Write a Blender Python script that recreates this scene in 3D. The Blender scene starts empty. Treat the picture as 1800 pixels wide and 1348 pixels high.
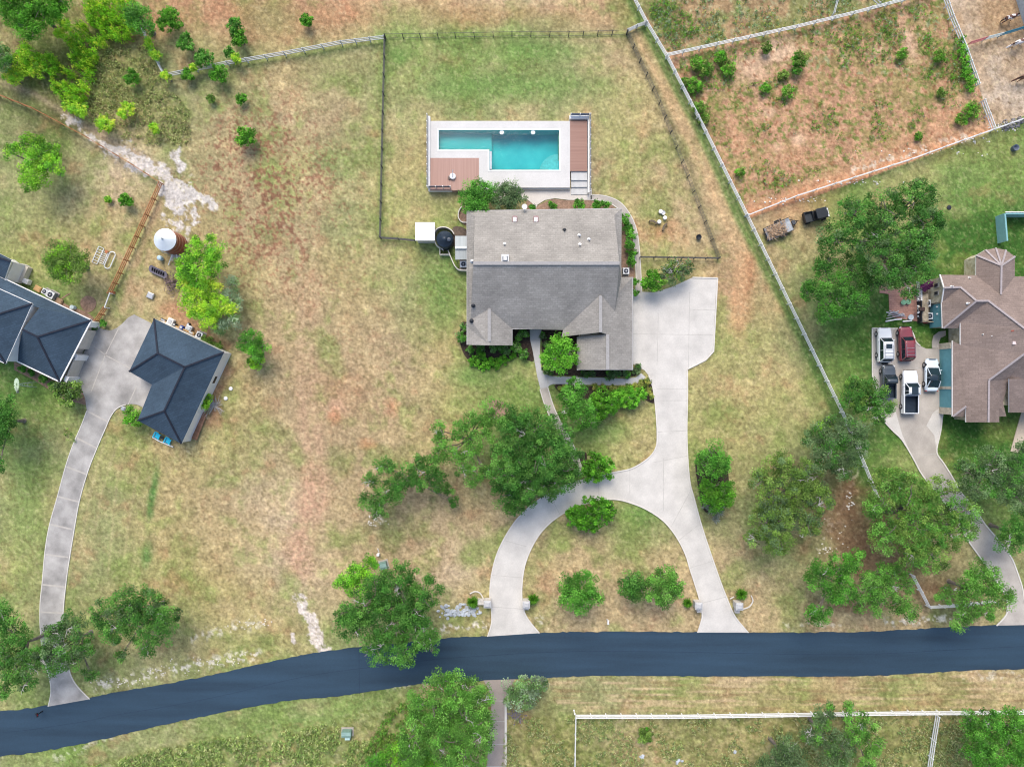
import bpy, bmesh, math, random
import numpy as np
from mathutils import Vector, Matrix
from mathutils.geometry import tessellate_polygon

# ------------------------------------------------------------------ camera, sky, sun, exposure
scene = bpy.context.scene
COL = scene.collection
H = 92.7                 # drone height above the lawn, metres
S = 0.077                # metres of ground per photo pixel
W0, H0 = 1800.0, 1348.0
cam = bpy.data.cameras.new('camera')
cam.sensor_width = 36.0
cam.lens = 36.0 * H / (W0 * S)
cam.clip_end = 4000
camo = bpy.data.objects.new('camera', cam)
camo.location = (0, 0, H)
COL.objects.link(camo)
scene.camera = camo
scene.cycles.filter_width = 1.15
scene.render.filter_size = 1.15
scene.render.resolution_x = 1024
scene.render.resolution_y = 766

SUN_EL, SUN_AZ = math.radians(52), math.radians(350)      # azimuth clockwise from +Y
world = bpy.data.worlds.new('World')
scene.world = world
world.use_nodes = True
wn = world.node_tree
sky = wn.nodes.new('ShaderNodeTexSky')
sky.sky_type = 'NISHITA'
sky.sun_disc = False
sky.sun_elevation = SUN_EL
sky.sun_rotation = SUN_AZ
sky.air_density = 1.0
sky.dust_density = 3.0
bg = wn.nodes['Background']
bg.inputs['Strength'].default_value = 0.14
wn.links.new(sky.outputs[0], bg.inputs['Color'])
sl = bpy.data.lights.new('sun', 'SUN')
sl.energy = 1.35
sl.angle = math.radians(36)
sl.color = (1.0, 0.94, 0.84)
so = bpy.data.objects.new('sun', sl)
dv = Vector((math.sin(SUN_AZ) * math.cos(SUN_EL), math.cos(SUN_AZ) * math.cos(SUN_EL), math.sin(SUN_EL)))
so.rotation_euler = dv.to_track_quat('Z', 'Y').to_euler()
so.location = (0, 0, 60)
COL.objects.link(so)
scene.view_settings.view_transform = 'Standard'
scene.view_settings.look = 'None'
scene.view_settings.gamma = 1
scene.view_settings.exposure = 0.86
K = 1.35     # how much brighter than its base colour a flat surface renders

rnd = random.Random(7)
rng = np.random.default_rng(11)

# ------------------------------------------------------------------ helpers
def P(px, py, z=0.0):
    """point of the place at height z that stands at survey spot (px, py) of the site plan"""
    f = S * (H - z) / H
    return Vector(((px - 900.0) * f, (674.0 - py) * f, z))

def lin(c, k=K):
    out = []
    for v in c[:3]:
        v = v / 255.0
        v = v / 12.92 if v <= 0.04045 else ((v + 0.055) / 1.055) ** 2.4
        out.append(min(0.9, v / k))
    return tuple(out)

MATS = {}
def mat(name, rgb, rough=0.8, amt=0.15, scale=3.0, bump=0.0, metal=0.0, spec=0.3, alt=None, detail=6, stretch=None, coat=0.0, fine=0.0):
    """base colour (linear) broken up by procedural noise"""
    if name in MATS: return MATS[name]
    m = bpy.data.materials.new(name); m.use_nodes = True
    nt = m.node_tree; b = nt.nodes['Principled BSDF']
    b.inputs['Roughness'].default_value = rough
    b.inputs['Metallic'].default_value = metal
    b.inputs['Specular IOR Level'].default_value = spec
    b.inputs['Coat Weight'].default_value = coat
    tc = nt.nodes.new('ShaderNodeTexCoord')
    src = tc.outputs['Object']
    if stretch:
        mp = nt.nodes.new('ShaderNodeMapping'); mp.inputs['Scale'].default_value = stretch[:3]
        if len(stretch) > 3: mp.inputs['Rotation'].default_value = (0, 0, stretch[3])
        nt.links.new(src, mp.inputs['Vector']); src = mp.outputs[0]
    n = nt.nodes.new('ShaderNodeTexNoise'); n.inputs['Scale'].default_value = scale; n.inputs['Detail'].default_value = detail
    nt.links.new(src, n.inputs['Vector'])
    r = nt.nodes.new('ShaderNodeMapRange'); r.inputs[1].default_value = 0.3; r.inputs[2].default_value = 0.7
    nt.links.new(n.outputs['Fac'], r.inputs[0])
    mx = nt.nodes.new('ShaderNodeMix'); mx.data_type = 'RGBA'
    a = tuple(v * (1 - amt) for v in rgb); c = alt if alt else tuple(min(0.95, v * (1 + amt)) for v in rgb)
    mx.inputs[6].default_value = (*a, 1); mx.inputs[7].default_value = (*c, 1)
    nt.links.new(r.outputs[0], mx.inputs[0])
    out = mx.outputs[2]
    if fine:
        n2 = nt.nodes.new('ShaderNodeTexNoise'); n2.inputs['Scale'].default_value = 9.0; n2.inputs['Detail'].default_value = 3
        nt.links.new(tc.outputs['Object'], n2.inputs['Vector'])
        r2 = nt.nodes.new('ShaderNodeMapRange'); r2.inputs[1].default_value = .3; r2.inputs[2].default_value = .7
        r2.inputs[3].default_value = 1 - fine; r2.inputs[4].default_value = 1 + fine
        nt.links.new(n2.outputs['Fac'], r2.inputs[0])
        vm = nt.nodes.new('ShaderNodeVectorMath'); vm.operation = 'SCALE'
        nt.links.new(out, vm.inputs[0]); nt.links.new(r2.outputs[0], vm.inputs['Scale'])
        out = vm.outputs[0]
    nt.links.new(out, b.inputs['Base Color'])
    if bump:
        bp = nt.nodes.new('ShaderNodeBump'); bp.inputs['Strength'].default_value = bump; bp.inputs['Distance'].default_value = 0.05
        nt.links.new(n.outputs['Fac'], bp.inputs['Height']); nt.links.new(bp.outputs[0], b.inputs['Normal'])
    MATS[name] = m
    return m

def roof_mat(name, rgb, rot=0.0, amt=0.10):
    m = bpy.data.materials.new(name); m.use_nodes = True
    nt = m.node_tree; b = nt.nodes['Principled BSDF']
    b.inputs['Roughness'].default_value = 0.9; b.inputs['Specular IOR Level'].default_value = 0.15
    tc = nt.nodes.new('ShaderNodeTexCoord')
    mp = nt.nodes.new('ShaderNodeMapping'); mp.inputs['Rotation'].default_value = (0, 0, rot)
    nt.links.new(tc.outputs['Object'], mp.inputs['Vector'])
    br = nt.nodes.new('ShaderNodeTexBrick')
    br.inputs['Scale'].default_value = 1.0
    br.inputs['Brick Width'].default_value = 0.62; br.inputs['Row Height'].default_value = 0.27
    br.inputs['Mortar Size'].default_value = 0.03; br.inputs['Mortar Smooth'].default_value = 0.4
    br.inputs['Bias'].default_value = 0.0
    br.inputs['Color1'].default_value = (*[v * (1 - amt) for v in rgb], 1)
    br.inputs['Color2'].default_value = (*[v * (1 + amt) for v in rgb], 1)
    br.inputs['Mortar'].default_value = (*[v * 0.84 for v in rgb], 1)
    nt.links.new(mp.outputs[0], br.inputs['Vector'])
    n = nt.nodes.new('ShaderNodeTexNoise'); n.inputs['Scale'].default_value = 0.35; n.inputs['Detail'].default_value = 8
    nt.links.new(tc.outputs['Object'], n.inputs['Vector'])
    r = nt.nodes.new('ShaderNodeMapRange'); r.inputs[1].default_value = .3; r.inputs[2].default_value = .7; r.inputs[3].default_value = .84; r.inputs[4].default_value = 1.14
    nt.links.new(n.outputs['Fac'], r.inputs[0])
    n2 = nt.nodes.new('ShaderNodeTexNoise'); n2.inputs['Scale'].default_value = 6.0; n2.inputs['Detail'].default_value = 3
    nt.links.new(tc.outputs['Object'], n2.inputs['Vector'])
    r2 = nt.nodes.new('ShaderNodeMapRange'); r2.inputs[1].default_value = .3; r2.inputs[2].default_value = .7; r2.inputs[3].default_value = .89; r2.inputs[4].default_value = 1.11
    nt.links.new(n2.outputs['Fac'], r2.inputs[0])
    mu = nt.nodes.new('ShaderNodeMath'); mu.operation = 'MULTIPLY'
    nt.links.new(r.outputs[0], mu.inputs[0]); nt.links.new(r2.outputs[0], mu.inputs[1])
    vm = nt.nodes.new('ShaderNodeVectorMath'); vm.operation = 'SCALE'
    nt.links.new(br.outputs['Color'], vm.inputs[0]); nt.links.new(mu.outputs[0], vm.inputs['Scale'])
    nt.links.new(vm.outputs[0], b.inputs['Base Color'])
    MATS[name] = m
    return m

def tag(o, label=None, cat=None, group=None, kind=None):
    if label: o['label'] = label
    if cat: o['category'] = cat
    if group: o['group'] = group
    if kind: o['kind'] = kind
    return o

def empty(name, loc, label=None, cat=None, group=None, rot=0.0):
    o = bpy.data.objects.new(name, None)
    o.empty_display_size = 0.3
    o.location = loc; o.rotation_euler = (0, 0, rot)
    COL.objects.link(o)
    return tag(o, label, cat, group)

class MB:
    def __init__(s): s.v = []; s.f = []; s.mi = []; s.cur = 0
    def add(s, vs, fs):
        k = len(s.v); s.v += [tuple(v) for v in vs]
        s.f += [tuple(i + k for i in f) for f in fs]; s.mi += [s.cur] * len(fs)
        return s
    def box(s, c, d, rz=0.0, taper=1.0):
        """c = centre of base, d = full sizes"""
        cx, cy, cz = c; x, y, z = d[0] / 2, d[1] / 2, d[2]
        co, si = math.cos(rz), math.sin(rz); vs = []
        for k, t in ((0, 1), (1, taper)):
            for a, b in ((-1, -1), (1, -1), (1, 1), (-1, 1)):
                X, Y = a * x * t, b * y * t
                vs.append((cx + X * co - Y * si, cy + X * si + Y * co, cz + k * z))
        return s.add(vs, [(3, 2, 1, 0), (4, 5, 6, 7), (0, 1, 5, 4), (1, 2, 6, 5), (2, 3, 7, 6), (3, 0, 4, 7)])
    def beam(s, a, b, w, h):
        """box from a to b, width w (sideways), height h (up)"""
        a = Vector(a); b = Vector(b); d = (b - a)
        if d.length < 1e-6: return s
        d.normalize(); up = Vector((0, 0, 1))
        if abs(d.z) > 0.95: up = Vector((0, 1, 0))
        sd = d.cross(up).normalized(); u = sd.cross(d).normalized()
        vs = []
        for p in (a, b):
            for q, r in ((-1, -1), (1, -1), (1, 1), (-1, 1)):
                vs.append(p + sd * q * w / 2 + u * r * h / 2)
        return s.add(vs, [(3, 2, 1, 0), (4, 5, 6, 7), (0, 1, 5, 4), (1, 2, 6, 5), (2, 3, 7, 6), (3, 0, 4, 7)])
    def tube(s, pts, rad, n=6, cap=True):
        pts = [Vector(p) for p in pts]
        if not hasattr(rad, '__len__'): rad = [rad] * len(pts)
        vs = []; fs = []
        for i, p in enumerate(pts):
            d = (pts[min(i + 1, len(pts) - 1)] - pts[max(i - 1, 0)])
            d = d.normalized() if d.length > 1e-9 else Vector((0, 0, 1))
            a = Vector((1, 0, 0)) if abs(d.x) < 0.8 else Vector((0, 1, 0))
            u = d.cross(a).normalized(); w = d.cross(u)
            for k in range(n):
                t = 2 * math.pi * k / n
                vs.append(p + (u * math.cos(t) + w * math.sin(t)) * rad[i])
        for i in range(len(pts) - 1):
            for k in range(n):
                k2 = (k + 1) % n
                fs.append((i * n + k, i * n + k2, (i + 1) * n + k2, (i + 1) * n + k))
        if cap:
            fs.append(tuple(range(n - 1, -1, -1))); fs.append(tuple((len(pts) - 1) * n + k for k in range(n)))
        return s.add(vs, fs)
    def lathe(s, c, prof, n=16, rx=1.0, ry=1.0):
        vs = []; fs = []
        for r, z in prof:
            for k in range(n):
                t = 2 * math.pi * k / n
                vs.append((c[0] + r * rx * math.cos(t), c[1] + r * ry * math.sin(t), c[2] + z))
        for i in range(len(prof) - 1):
            for k in range(n):
                k2 = (k + 1) % n
                fs.append((i * n + k, i * n + k2, (i + 1) * n + k2, (i + 1) * n + k))
        fs.append(tuple(range(n - 1, -1, -1))); fs.append(tuple((len(prof) - 1) * n + k for k in range(n)))
        return s.add(vs, fs)
    def prism(s, pts, z0, z1):
        """closed polygon (list of xy) between z0 and z1, concave allowed"""
        pts = [(p[0], p[1]) for p in pts]
        area = sum(pts[i][0] * pts[(i + 1) % len(pts)][1] - pts[(i + 1) % len(pts)][0] * pts[i][1] for i in range(len(pts)))
        if area < 0: pts = pts[::-1]
        n = len(pts)
        tris = tessellate_polygon([[Vector((x, y, 0)) for x, y in pts]])
        vs = [(x, y, z1) for x, y in pts] + [(x, y, z0) for x, y in pts]
        fs = []
        for t in tris:
            a, b, c = t
            cr = (pts[b][0] - pts[a][0]) * (pts[c][1] - pts[a][1]) - (pts[b][1] - pts[a][1]) * (pts[c][0] - pts[a][0])
            fs.append((a, b, c) if cr > 0 else (a, c, b))
        for i in range(n):
            j = (i + 1) % n
            fs.append((i, i + n, j + n, j))
        return s.add(vs, fs)
    def build(s, name, m, parent=None, base=None, smooth=False, local=False, bevel=0.0):
        """links everything collected as ONE mesh object; base = its origin"""
        if base is None:
            if parent is not None and not local: base = Vector(parent.location)
            elif local: base = Vector((0, 0, 0))
            else:
                xs = [v[0] for v in s.v]; ys = [v[1] for v in s.v]; zs = [v[2] for v in s.v]
                base = Vector(((min(xs) + max(xs)) / 2, (min(ys) + max(ys)) / 2, min(zs)))
        me = bpy.data.meshes.new(name)
        me.from_pydata([(v[0] - base[0], v[1] - base[1], v[2] - base[2]) for v in s.v], [], s.f)
        for mm in (m if isinstance(m, (list, tuple)) else [m]): me.materials.append(mm)
        if max(s.mi, default=0): me.polygons.foreach_set('material_index', s.mi)
        if smooth: me.polygons.foreach_set('use_smooth', [True] * len(me.polygons))
        me.update()
        o = bpy.data.objects.new(name, me)
        COL.objects.link(o)
        if parent is not None: o.parent = parent
        else: o.location = base
        if bevel:
            md = o.modifiers.new('bevel', 'BEVEL'); md.width = bevel; md.segments = 2; md.limit_method = 'ANGLE'
        return o

def smooth_line(pts, n=6, closed=False):
    out = []; m = len(pts)
    rng_ = range(m) if closed else range(m - 1)
    for i in rng_:
        if closed: p0, p1, p2, p3 = pts[i - 1], pts[i], pts[(i + 1) % m], pts[(i + 2) % m]
        else: p0, p1, p2, p3 = pts[max(i - 1, 0)], pts[i], pts[i + 1], pts[min(i + 2, m - 1)]
        for k in range(n):
            t = k / n
            out.append(tuple(0.5 * (2 * p1[j] + (p2[j] - p0[j]) * t + (2 * p0[j] - 5 * p1[j] + 4 * p2[j] - p3[j]) * t * t + (3 * p1[j] - p0[j] - 3 * p2[j] + p3[j]) * t ** 3) for j in (0, 1)))
    if not closed: out.append(tuple(pts[-1]))
    return out

def W(pts, z=0.0): return [P(x, y, z) for x, y in pts]

def inset(pts, d):
    """move a closed xy polygon's edges inwards by d"""
    pts = [Vector((p[0], p[1])) for p in pts]
    area = sum(pts[i].x * pts[(i + 1) % len(pts)].y - pts[(i + 1) % len(pts)].x * pts[i].y for i in range(len(pts)))
    if area < 0: pts = pts[::-1]
    out = []
    n = len(pts)
    for i in range(n):
        a, b, c = pts[i - 1], pts[i], pts[(i + 1) % n]
        d1 = (b - a).normalized(); d2 = (c - b).normalized()
        n1 = Vector((-d1.y, d1.x)); n2 = Vector((-d2.y, d2.x))
        bis = (n1 + n2)
        if bis.length < 0.2: out.append(b + n1 * d); continue
        bis.normalize(); k = d / max(0.3, bis.dot(n1))
        out.append(b + bis * k)
    return out

def sheet(name, pts_px, z0, z1, m, label=None, cat=None, kind='structure', parent=None):
    o = MB().prism(W(pts_px), z0, z1).build(name, m, parent)
    if parent is None: tag(o, label, cat, None, kind)
    return o

def strip(mb, pts, w, z, thick=0.05):
    """ribbon of width w along world points, top at z"""
    pts = [Vector((p[0], p[1])) for p in pts]
    L = []; R = []
    for i, p in enumerate(pts):
        d = (pts[min(i + 1, len(pts) - 1)] - pts[max(i - 1, 0)]).normalized()
        n = Vector((-d.y, d.x)) * w / 2
        L.append(p + n); R.append(p - n)
    k = len(pts)
    vs = [(a.x, a.y, z) for a in L] + [(a.x, a.y, z) for a in R] + [(a.x, a.y, z - thick) for a in L] + [(a.x, a.y, z - thick) for a in R]
    fs = []
    for i in range(k - 1):
        fs += [(i, k + i, k + i + 1, i + 1), (2 * k + i, i, i + 1, 2 * k + i + 1), (k + i, 3 * k + i, 3 * k + i + 1, k + i + 1)]
    fs += [(0, 2 * k, 3 * k, k), (k - 1, 2 * k - 1, 4 * k - 1, 3 * k - 1)]
    mb.add(vs, fs)

# ------------------------------------------------------------------ value noise for the ground
def vnoise(x, y, seed):
    xi = np.floor(x).astype(np.int64); yi = np.floor(y).astype(np.int64)
    fx = x - xi; fy = y - yi
    fx = fx * fx * (3 - 2 * fx); fy = fy * fy * (3 - 2 * fy)
    def h(a, b):
        n = (a * 374761393 + b * 668265263 + seed * 1442695041) & 0xffffffff
        n = ((n ^ (n >> 13)) * 1274126177) & 0xffffffff
        n = (n ^ (n >> 16)) & 0xffff
        return n / 65535.0
    a = h(xi, yi); b = h(xi + 1, yi); c = h(xi, yi + 1); d = h(xi + 1, yi + 1)
    return (a * (1 - fx) + b * fx) * (1 - fy) + (c * (1 - fx) + d * fx) * fy

def fbm(x, y, size, seed, octv=4, gain=0.55):
    """size in photo pixels, result about 0..1"""
    t = 0; a = 1; tot = 0
    for o in range(octv):
        c, s_ = math.cos(o * 1.1 + seed), math.sin(o * 1.1 + seed)
        t = t + a * vnoise((x * c - y * s_) / size + o * 17.3, (x * s_ + y * c) / size + o * 9.1, seed * 31 + o)
        tot += a; a *= gain; size = size / 2.03
    return t / tot
def sm(v, a, b):
    t = np.clip((v - a) / (b - a), 0, 1); return t * t * (3 - 2 * t)

def inpoly(x, y, poly):
    r = np.zeros(x.shape, bool); n = len(poly)
    for i in range(n):
        x1, y1 = poly[i]; x2, y2 = poly[(i + 1) % n]
        if y1 == y2: continue
        c = ((y1 > y) != (y2 > y)) & (x < (x2 - x1) * (y - y1) / (y2 - y1) + x1)
        r ^= c
    return r
def seg_dist(x, y, line):
    d = np.full(x.shape, 1e9)
    for (x1, y1), (x2, y2) in zip(line[:-1], line[1:]):
        dx, dy = x2 - x1, y2 - y1
        t = np.clip(((x - x1) * dx + (y - y1) * dy) / (dx * dx + dy * dy), 0, 1)
        d = np.minimum(d, np.hypot(x - x1 - t * dx, y - y1 - t * dy))
    return d

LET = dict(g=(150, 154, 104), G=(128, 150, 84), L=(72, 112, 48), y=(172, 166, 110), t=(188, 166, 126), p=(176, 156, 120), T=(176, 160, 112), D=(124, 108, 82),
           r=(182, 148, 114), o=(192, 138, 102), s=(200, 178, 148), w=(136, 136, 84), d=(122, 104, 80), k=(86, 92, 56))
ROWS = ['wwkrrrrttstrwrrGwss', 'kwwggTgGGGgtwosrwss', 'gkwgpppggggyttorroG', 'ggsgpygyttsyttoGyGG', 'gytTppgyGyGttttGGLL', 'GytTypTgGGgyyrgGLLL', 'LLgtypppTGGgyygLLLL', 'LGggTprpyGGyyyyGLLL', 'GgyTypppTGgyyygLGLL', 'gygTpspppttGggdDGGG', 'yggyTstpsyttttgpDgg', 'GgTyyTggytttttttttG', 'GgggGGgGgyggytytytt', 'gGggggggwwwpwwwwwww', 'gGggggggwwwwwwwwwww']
PADDOCK = [(1172, 98), (1600, 0), (1665, -60), (1668, 0), (1720, 150), (1748, 228), (1600, 285), (1500, 322), (1320, 383), (1260, 270), (1215, 180)]
PADDOCK2 = [(1112, -150), (1112, 0), (1172, 96), (1600, 0), (1665, -60), (1665, -150)]
HORSEYARD = [(1668, -120), (1668, 0), (1720, 150), (1745, 222), (1830, 195), (1960, 150), (1960, -120)]
LUSH_R = [(1600, 400), (1690, 370), (1960, 360), (1960, 700), (1960, 1010), (1880, 1000), (1800, 900), (1700, 800), (1640, 800), (1560, 800), (1540, 740), (1520, 640), (1500, 580), (1540, 480)]

def ground_colour(x, y):
    wx = x + (fbm(x, y, 90, 3) - .5) * 110; wy = y + (fbm(x, y, 90, 5) - .5) * 110
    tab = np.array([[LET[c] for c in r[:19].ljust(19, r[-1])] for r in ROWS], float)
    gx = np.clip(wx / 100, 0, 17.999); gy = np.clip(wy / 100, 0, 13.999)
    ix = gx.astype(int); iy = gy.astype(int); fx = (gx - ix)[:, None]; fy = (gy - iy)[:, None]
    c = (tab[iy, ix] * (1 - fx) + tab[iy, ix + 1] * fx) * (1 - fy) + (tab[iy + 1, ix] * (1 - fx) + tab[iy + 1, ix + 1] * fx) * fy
    def mix(c, col, m): return c + (np.array(col, float) - c) * np.clip(m, 0, 1)[:, None]
    n1 = fbm(x, y, 60, 8, 5); n2 = fbm(x, y, 34, 14, 5, .62); n3 = fbm(x, y, 14, 21, 3, .7); n4 = fbm(x, y, 5, 29, 2, .8)
    c = mix(c, (204, 180, 134), sm(n1, .50, .80) * .46)
    c = mix(c, (112, 140, 66), sm(n1, .50, .22) * .46)
    c = mix(c, (178, 132, 102), sm(n2, .56, .82) * .42)
    c = mix(c, (136, 158, 84), sm(n2, .44, .22) * .42)
    c = c * (1 + (n3 - .5)[:, None] * .25)
    # mowing and wheel tracks in the left field
    tr = np.exp(-((seg_dist(x, y, [(545, 330), (540, 700), (560, 860), (530, 1000)]) - 6 - 8 * n1) / 12) ** 2)
    c = mix(c, (200, 164, 134), tr * (.30 + .35 * sm(y, 560, 800)))
    # sandy washed strip
    def blob(px, py, rx, ry, a=0, s=1.0):
        ca, sa = math.cos(a), math.sin(a); dx, dy = x - px, y - py
        u = (dx * ca + dy * sa) / rx; v = (-dx * sa + dy * ca) / ry
        return np.clip(1.25 - np.sqrt(u * u + v * v) + (n2 - .5) * 1.5, 0, 1) * s
    for b in ((540, 885, 22, 75, .15), (520, 960, 30, 50, .1), (590, 720, 22, 20, 0), (685, 722, 26, 30, 0)):
        c = mix(c, (205, 165, 135), blob(*b) * .75)
    for b in ((588, 732, 14, 14), (690, 715, 18, 22), (645, 780, 18, 12), (1310, 480, 20, 60), (1300, 560, 22, 50), (1160, 410, 45, 30), (660, 235, 18, 10)):
        c = mix(c, (205, 140, 102), blob(*b) * .5)
    for b in ((300, 25, 120, 70), (520, 30, 170, 38), (850, 25, 260, 26)):
        c = mix(c, (186, 134, 100), blob(*b) * .45)
    for b in ((620, 120, 70, 20), (720, 30, 60, 22), (480, 30, 50, 30), (350, 80, 40, 30), (960, 40, 60, 20)):
        c = mix(c, (150, 150, 100), blob(*b) * .6)
    # green bands
    for b in ((700, 95, 24, 20), (950, 90, 110, 22), (880, 150, 200, 30), (780, 500, 40, 75), (830, 660, 60, 25), (1040, 760, 60, 22), (1120, 900, 70, 20), (60, 520, 90, 40), (30, 650, 60, 60)):
        c = mix(c, (112, 148, 76), blob(*b) * .65)
    for b in ((272, 850, 8, 40, .12), (265, 885, 8, 40, .12), (256, 975, 11, 28, .1)):
        c = mix(c, (64, 120, 52), np.clip(blob(*b) * 1.2, 0, 1) * .55)
    for b in ((170, 1100, 90, 26), (560, 1260, 120, 20, -.2), (420, 1300, 160, 20, -.2), (40, 900, 40, 120)):
        c = mix(c, (128, 158, 84), blob(*b) * .55)
    # red-brown bare specks in the grass of the left field
    area = np.clip(1.3 - np.hypot((x - 470) / 190, (y - 350) / 210), 0, 1) + np.clip(1.1 - np.hypot((x - 440) / 90, (y - 290) / 110), 0, 1) * .5
    area2 = np.clip(1.0 - np.hypot((x - 640) / 160, (y - 560) / 200), 0, 1) * .5 + np.clip(1. - np.hypot((x - 420) / 170, (y - 880) / 170), 0, 1) * .3
    sp = fbm(x, y, 4.6, 40, 2, .6) * .8 + fbm(x, y, 16, 42, 2) * .2
    cl = fbm(x, y, 70, 41, 3)
    thr = .74 - np.clip(area, 0, 1.3) * .17 - area2 * .12 - (cl - .5) * .35
    c = mix(c, (158, 104, 84), sm(sp, thr, thr + .06) * .66 * (np.clip(area + area2, 0, 1)))
    c = mix(c, (112, 84, 66), sm(sp, thr + .07, thr + .15) * .35 * np.clip(area, 0, 1))
    # rough weedy ground, upper left and below the road
    wild = inpoly(x, y, [(-160, 120), (0, 150), (130, 205), (330, 265), (330, 190), (285, 130), (255, 70), (260, -110), (-160, -110)])
    wild2 = inpoly(x, y, [(-160, 1400), (120, 1348), (330, 1300), (520, 1268), (600, 1262), (680, 1235), (760, 1215), (760, 1460), (-160, 1460)]) | inpoly(x, y, [(890, 1258), (1960, 1254), (1960, 1460), (890, 1460)])
    tuft = fbm(x, y, 8, 50, 3, .7)
    wm = (wild | wild2).astype(float)
    c = mix(c, (112, 122, 62), sm(tuft, .48, .36) * .5 * wm)
    c = mix(c, (176, 172, 112), sm(tuft, .58, .74) * .6 * wm)
    # paddocks
    pd = inpoly(x, y, PADDOCK); pd2 = inpoly(x, y, PADDOCK2)
    soil = np.array((190, 148, 116), float) * (1 + (n3 - .5)[:, None] * .25)
    pk = fbm(x, y, 45, 60, 5, .6)
    soil = mix(soil, (214, 172, 138), sm(pk, .55, .70) * .7)
    def bl(px, py, rx, ry, a=0):
        ca, sa = math.cos(a), math.sin(a); dx, dy = x - px, y - py
        u = (dx * ca + dy * sa) / rx; v = (-dx * sa + dy * ca) / ry
        return np.clip(1.25 - np.sqrt(u * u + v * v) + (n2 - .5) * .9, 0, 1)
    sand = sum(bl(*b) for b in ((1330, 115, 62, 34, -.5), (1370, 90, 35, 20), (1545, 88, 22, 15), (1368, 262, 14, 12), (1404, 245, 14, 16), (1352, 200, 12, 8), (1600, 75, 16, 40, -.3), (1690, 180, 30, 14, -.6)))
    bare = sum(bl(*b) for b in ((1665, 200, 60, 20, -.5), (1600, 250, 70, 16, -.35), (1480, 305, 80, 12, -.35), (1300, 250, 14, 50, -.4), (1385, 275, 60, 22)))
    soil = mix(soil, (222, 188, 156), sand * .8)
    gr = sm(fbm(x, y, 12, 66, 4, .75) + .30 * fbm(x, y, 90, 67, 2) - .14 + .07 * sm(y, 230, 60), .47, .62)
    soil = mix(soil, (198, 152, 118), np.clip(bare, 0, 1) * .8)
    inner = (1 - .85 * np.clip(bare, 0, 1)) * np.clip(seg_dist(x, y, [(1748, 228), (1600, 285), (1500, 322), (1320, 383)]) / 26 - .6 , 0, 1) * (1 - np.clip(sand, 0, 1))
    soil = mix(soil, (144, 138, 84), gr * .62 * inner)
    soil = mix(soil, (104, 126, 58), sm(tuft, .57, .66) * .75 * inner)
    soil = mix(soil, (150, 162, 120), sm(fbm(x, y, 7, 72, 2), .66, .74) * .7 * inner * (y < 130))
    soil = mix(soil, (140, 86, 62), sm(fbm(x, y, 6, 70, 2), .70, .80) * .5)
    c = np.where(pd[:, None], soil, c)
    s2 = mix(np.array((168, 140, 104), float) * (1 + (n3 - .5)[:, None] * .3), (126, 138, 82), sm(n2, .42, .62) * .7)
    s2 = mix(s2, (190, 192, 150), sm(tuft, .60, .70) * .5)
    c = np.where(pd2[:, None], s2, c)
    hy = inpoly(x, y, HORSEYARD)
    hs = np.array((190, 166, 138), float) * (1 + (n3 - .5)[:, None] * .22)
    hs = mix(hs, (168, 132, 92), sm(n1, .5, .7) * .5); hs = mix(hs, (206, 190, 172), sm(n1, .48, .3) * .6)
    hs = mix(hs, (110, 84, 60), sm(fbm(x, y, 6, 75, 2), .76, .86) * .5)
    c = np.where(hy[:, None], hs, c)
    # bare strip inside the long paddock fence
    c = mix(c, (206, 150, 112), np.clip(1 - np.abs(seg_dist(x, y, [(1745, 232), (1600, 277), (1500, 314), (1320, 376)]) - 2) / 16, 0, 1) * pd * .8)
    # watered lawn at the right house
    lw = inpoly(wx * .5 + x * .5, wy * .5 + y * .5, LUSH_R).astype(float)
    ed_ = seg_dist(wx * .5 + x * .5, wy * .5 + y * .5, LUSH_R + LUSH_R[:1])
    lw = lw * np.clip(.25 + ed_ / 45 + (n2 - .5) * 1.6, 0, 1)
    lc = np.array((64, 104, 44), float) * (1 + (n3 - .5)[:, None] * .22)
    lc = mix(lc, (128, 142, 72), sm(n1, .52, .68) * .6)
    c = mix(c, (0, 0, 0), lw * 0) if False else c * (1 - .85 * lw[:, None]) + lc * .85 * lw[:, None]
    # worn diagonal track between black fence and white fence
    tk = seg_dist(x, y, [(1120, 55), (1185, 190), (1245, 310), (1300, 440), (1300, 600)])
    c = mix(c, (206, 172, 130), np.exp(-((tk) / 15) ** 2) * .6 * (.4 + n2))
    for off in (-7, 8):
        t2 = seg_dist(x, y, [(1125 + off, 62), (1190 + off, 195), (1250 + off, 315), (1305 + off, 445)])
        c = mix(c, (214, 178, 134), np.exp(-(t2 / 3.0) ** 2) * .5)
    fl = seg_dist(x, y, [(1105, -10), (1170, 115), (1240, 245), (1302, 385), (1390, 550), (1470, 722), (1535, 868)])
    c = mix(c, (88, 124, 60), np.exp(-((fl - 4) / 7) ** 2) * .7 * (x < 1900) * (~pd) * (~pd2))
    fb = seg_dist(x, y, [(1103, 60), (1160, 170), (1215, 300), (1262, 452)])
    c = mix(c, (122, 116, 84), np.exp(-(fb / 5) ** 2) * .65)
    for ln in ([(675, 68), (667, 418), (728, 422)], [(678, 66), (1100, 62)], [(290, 136), (675, 72)]):
        c = mix(c, (110, 132, 70), np.exp(-(seg_dist(x, y, ln) / 6) ** 2) * .55)
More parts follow.
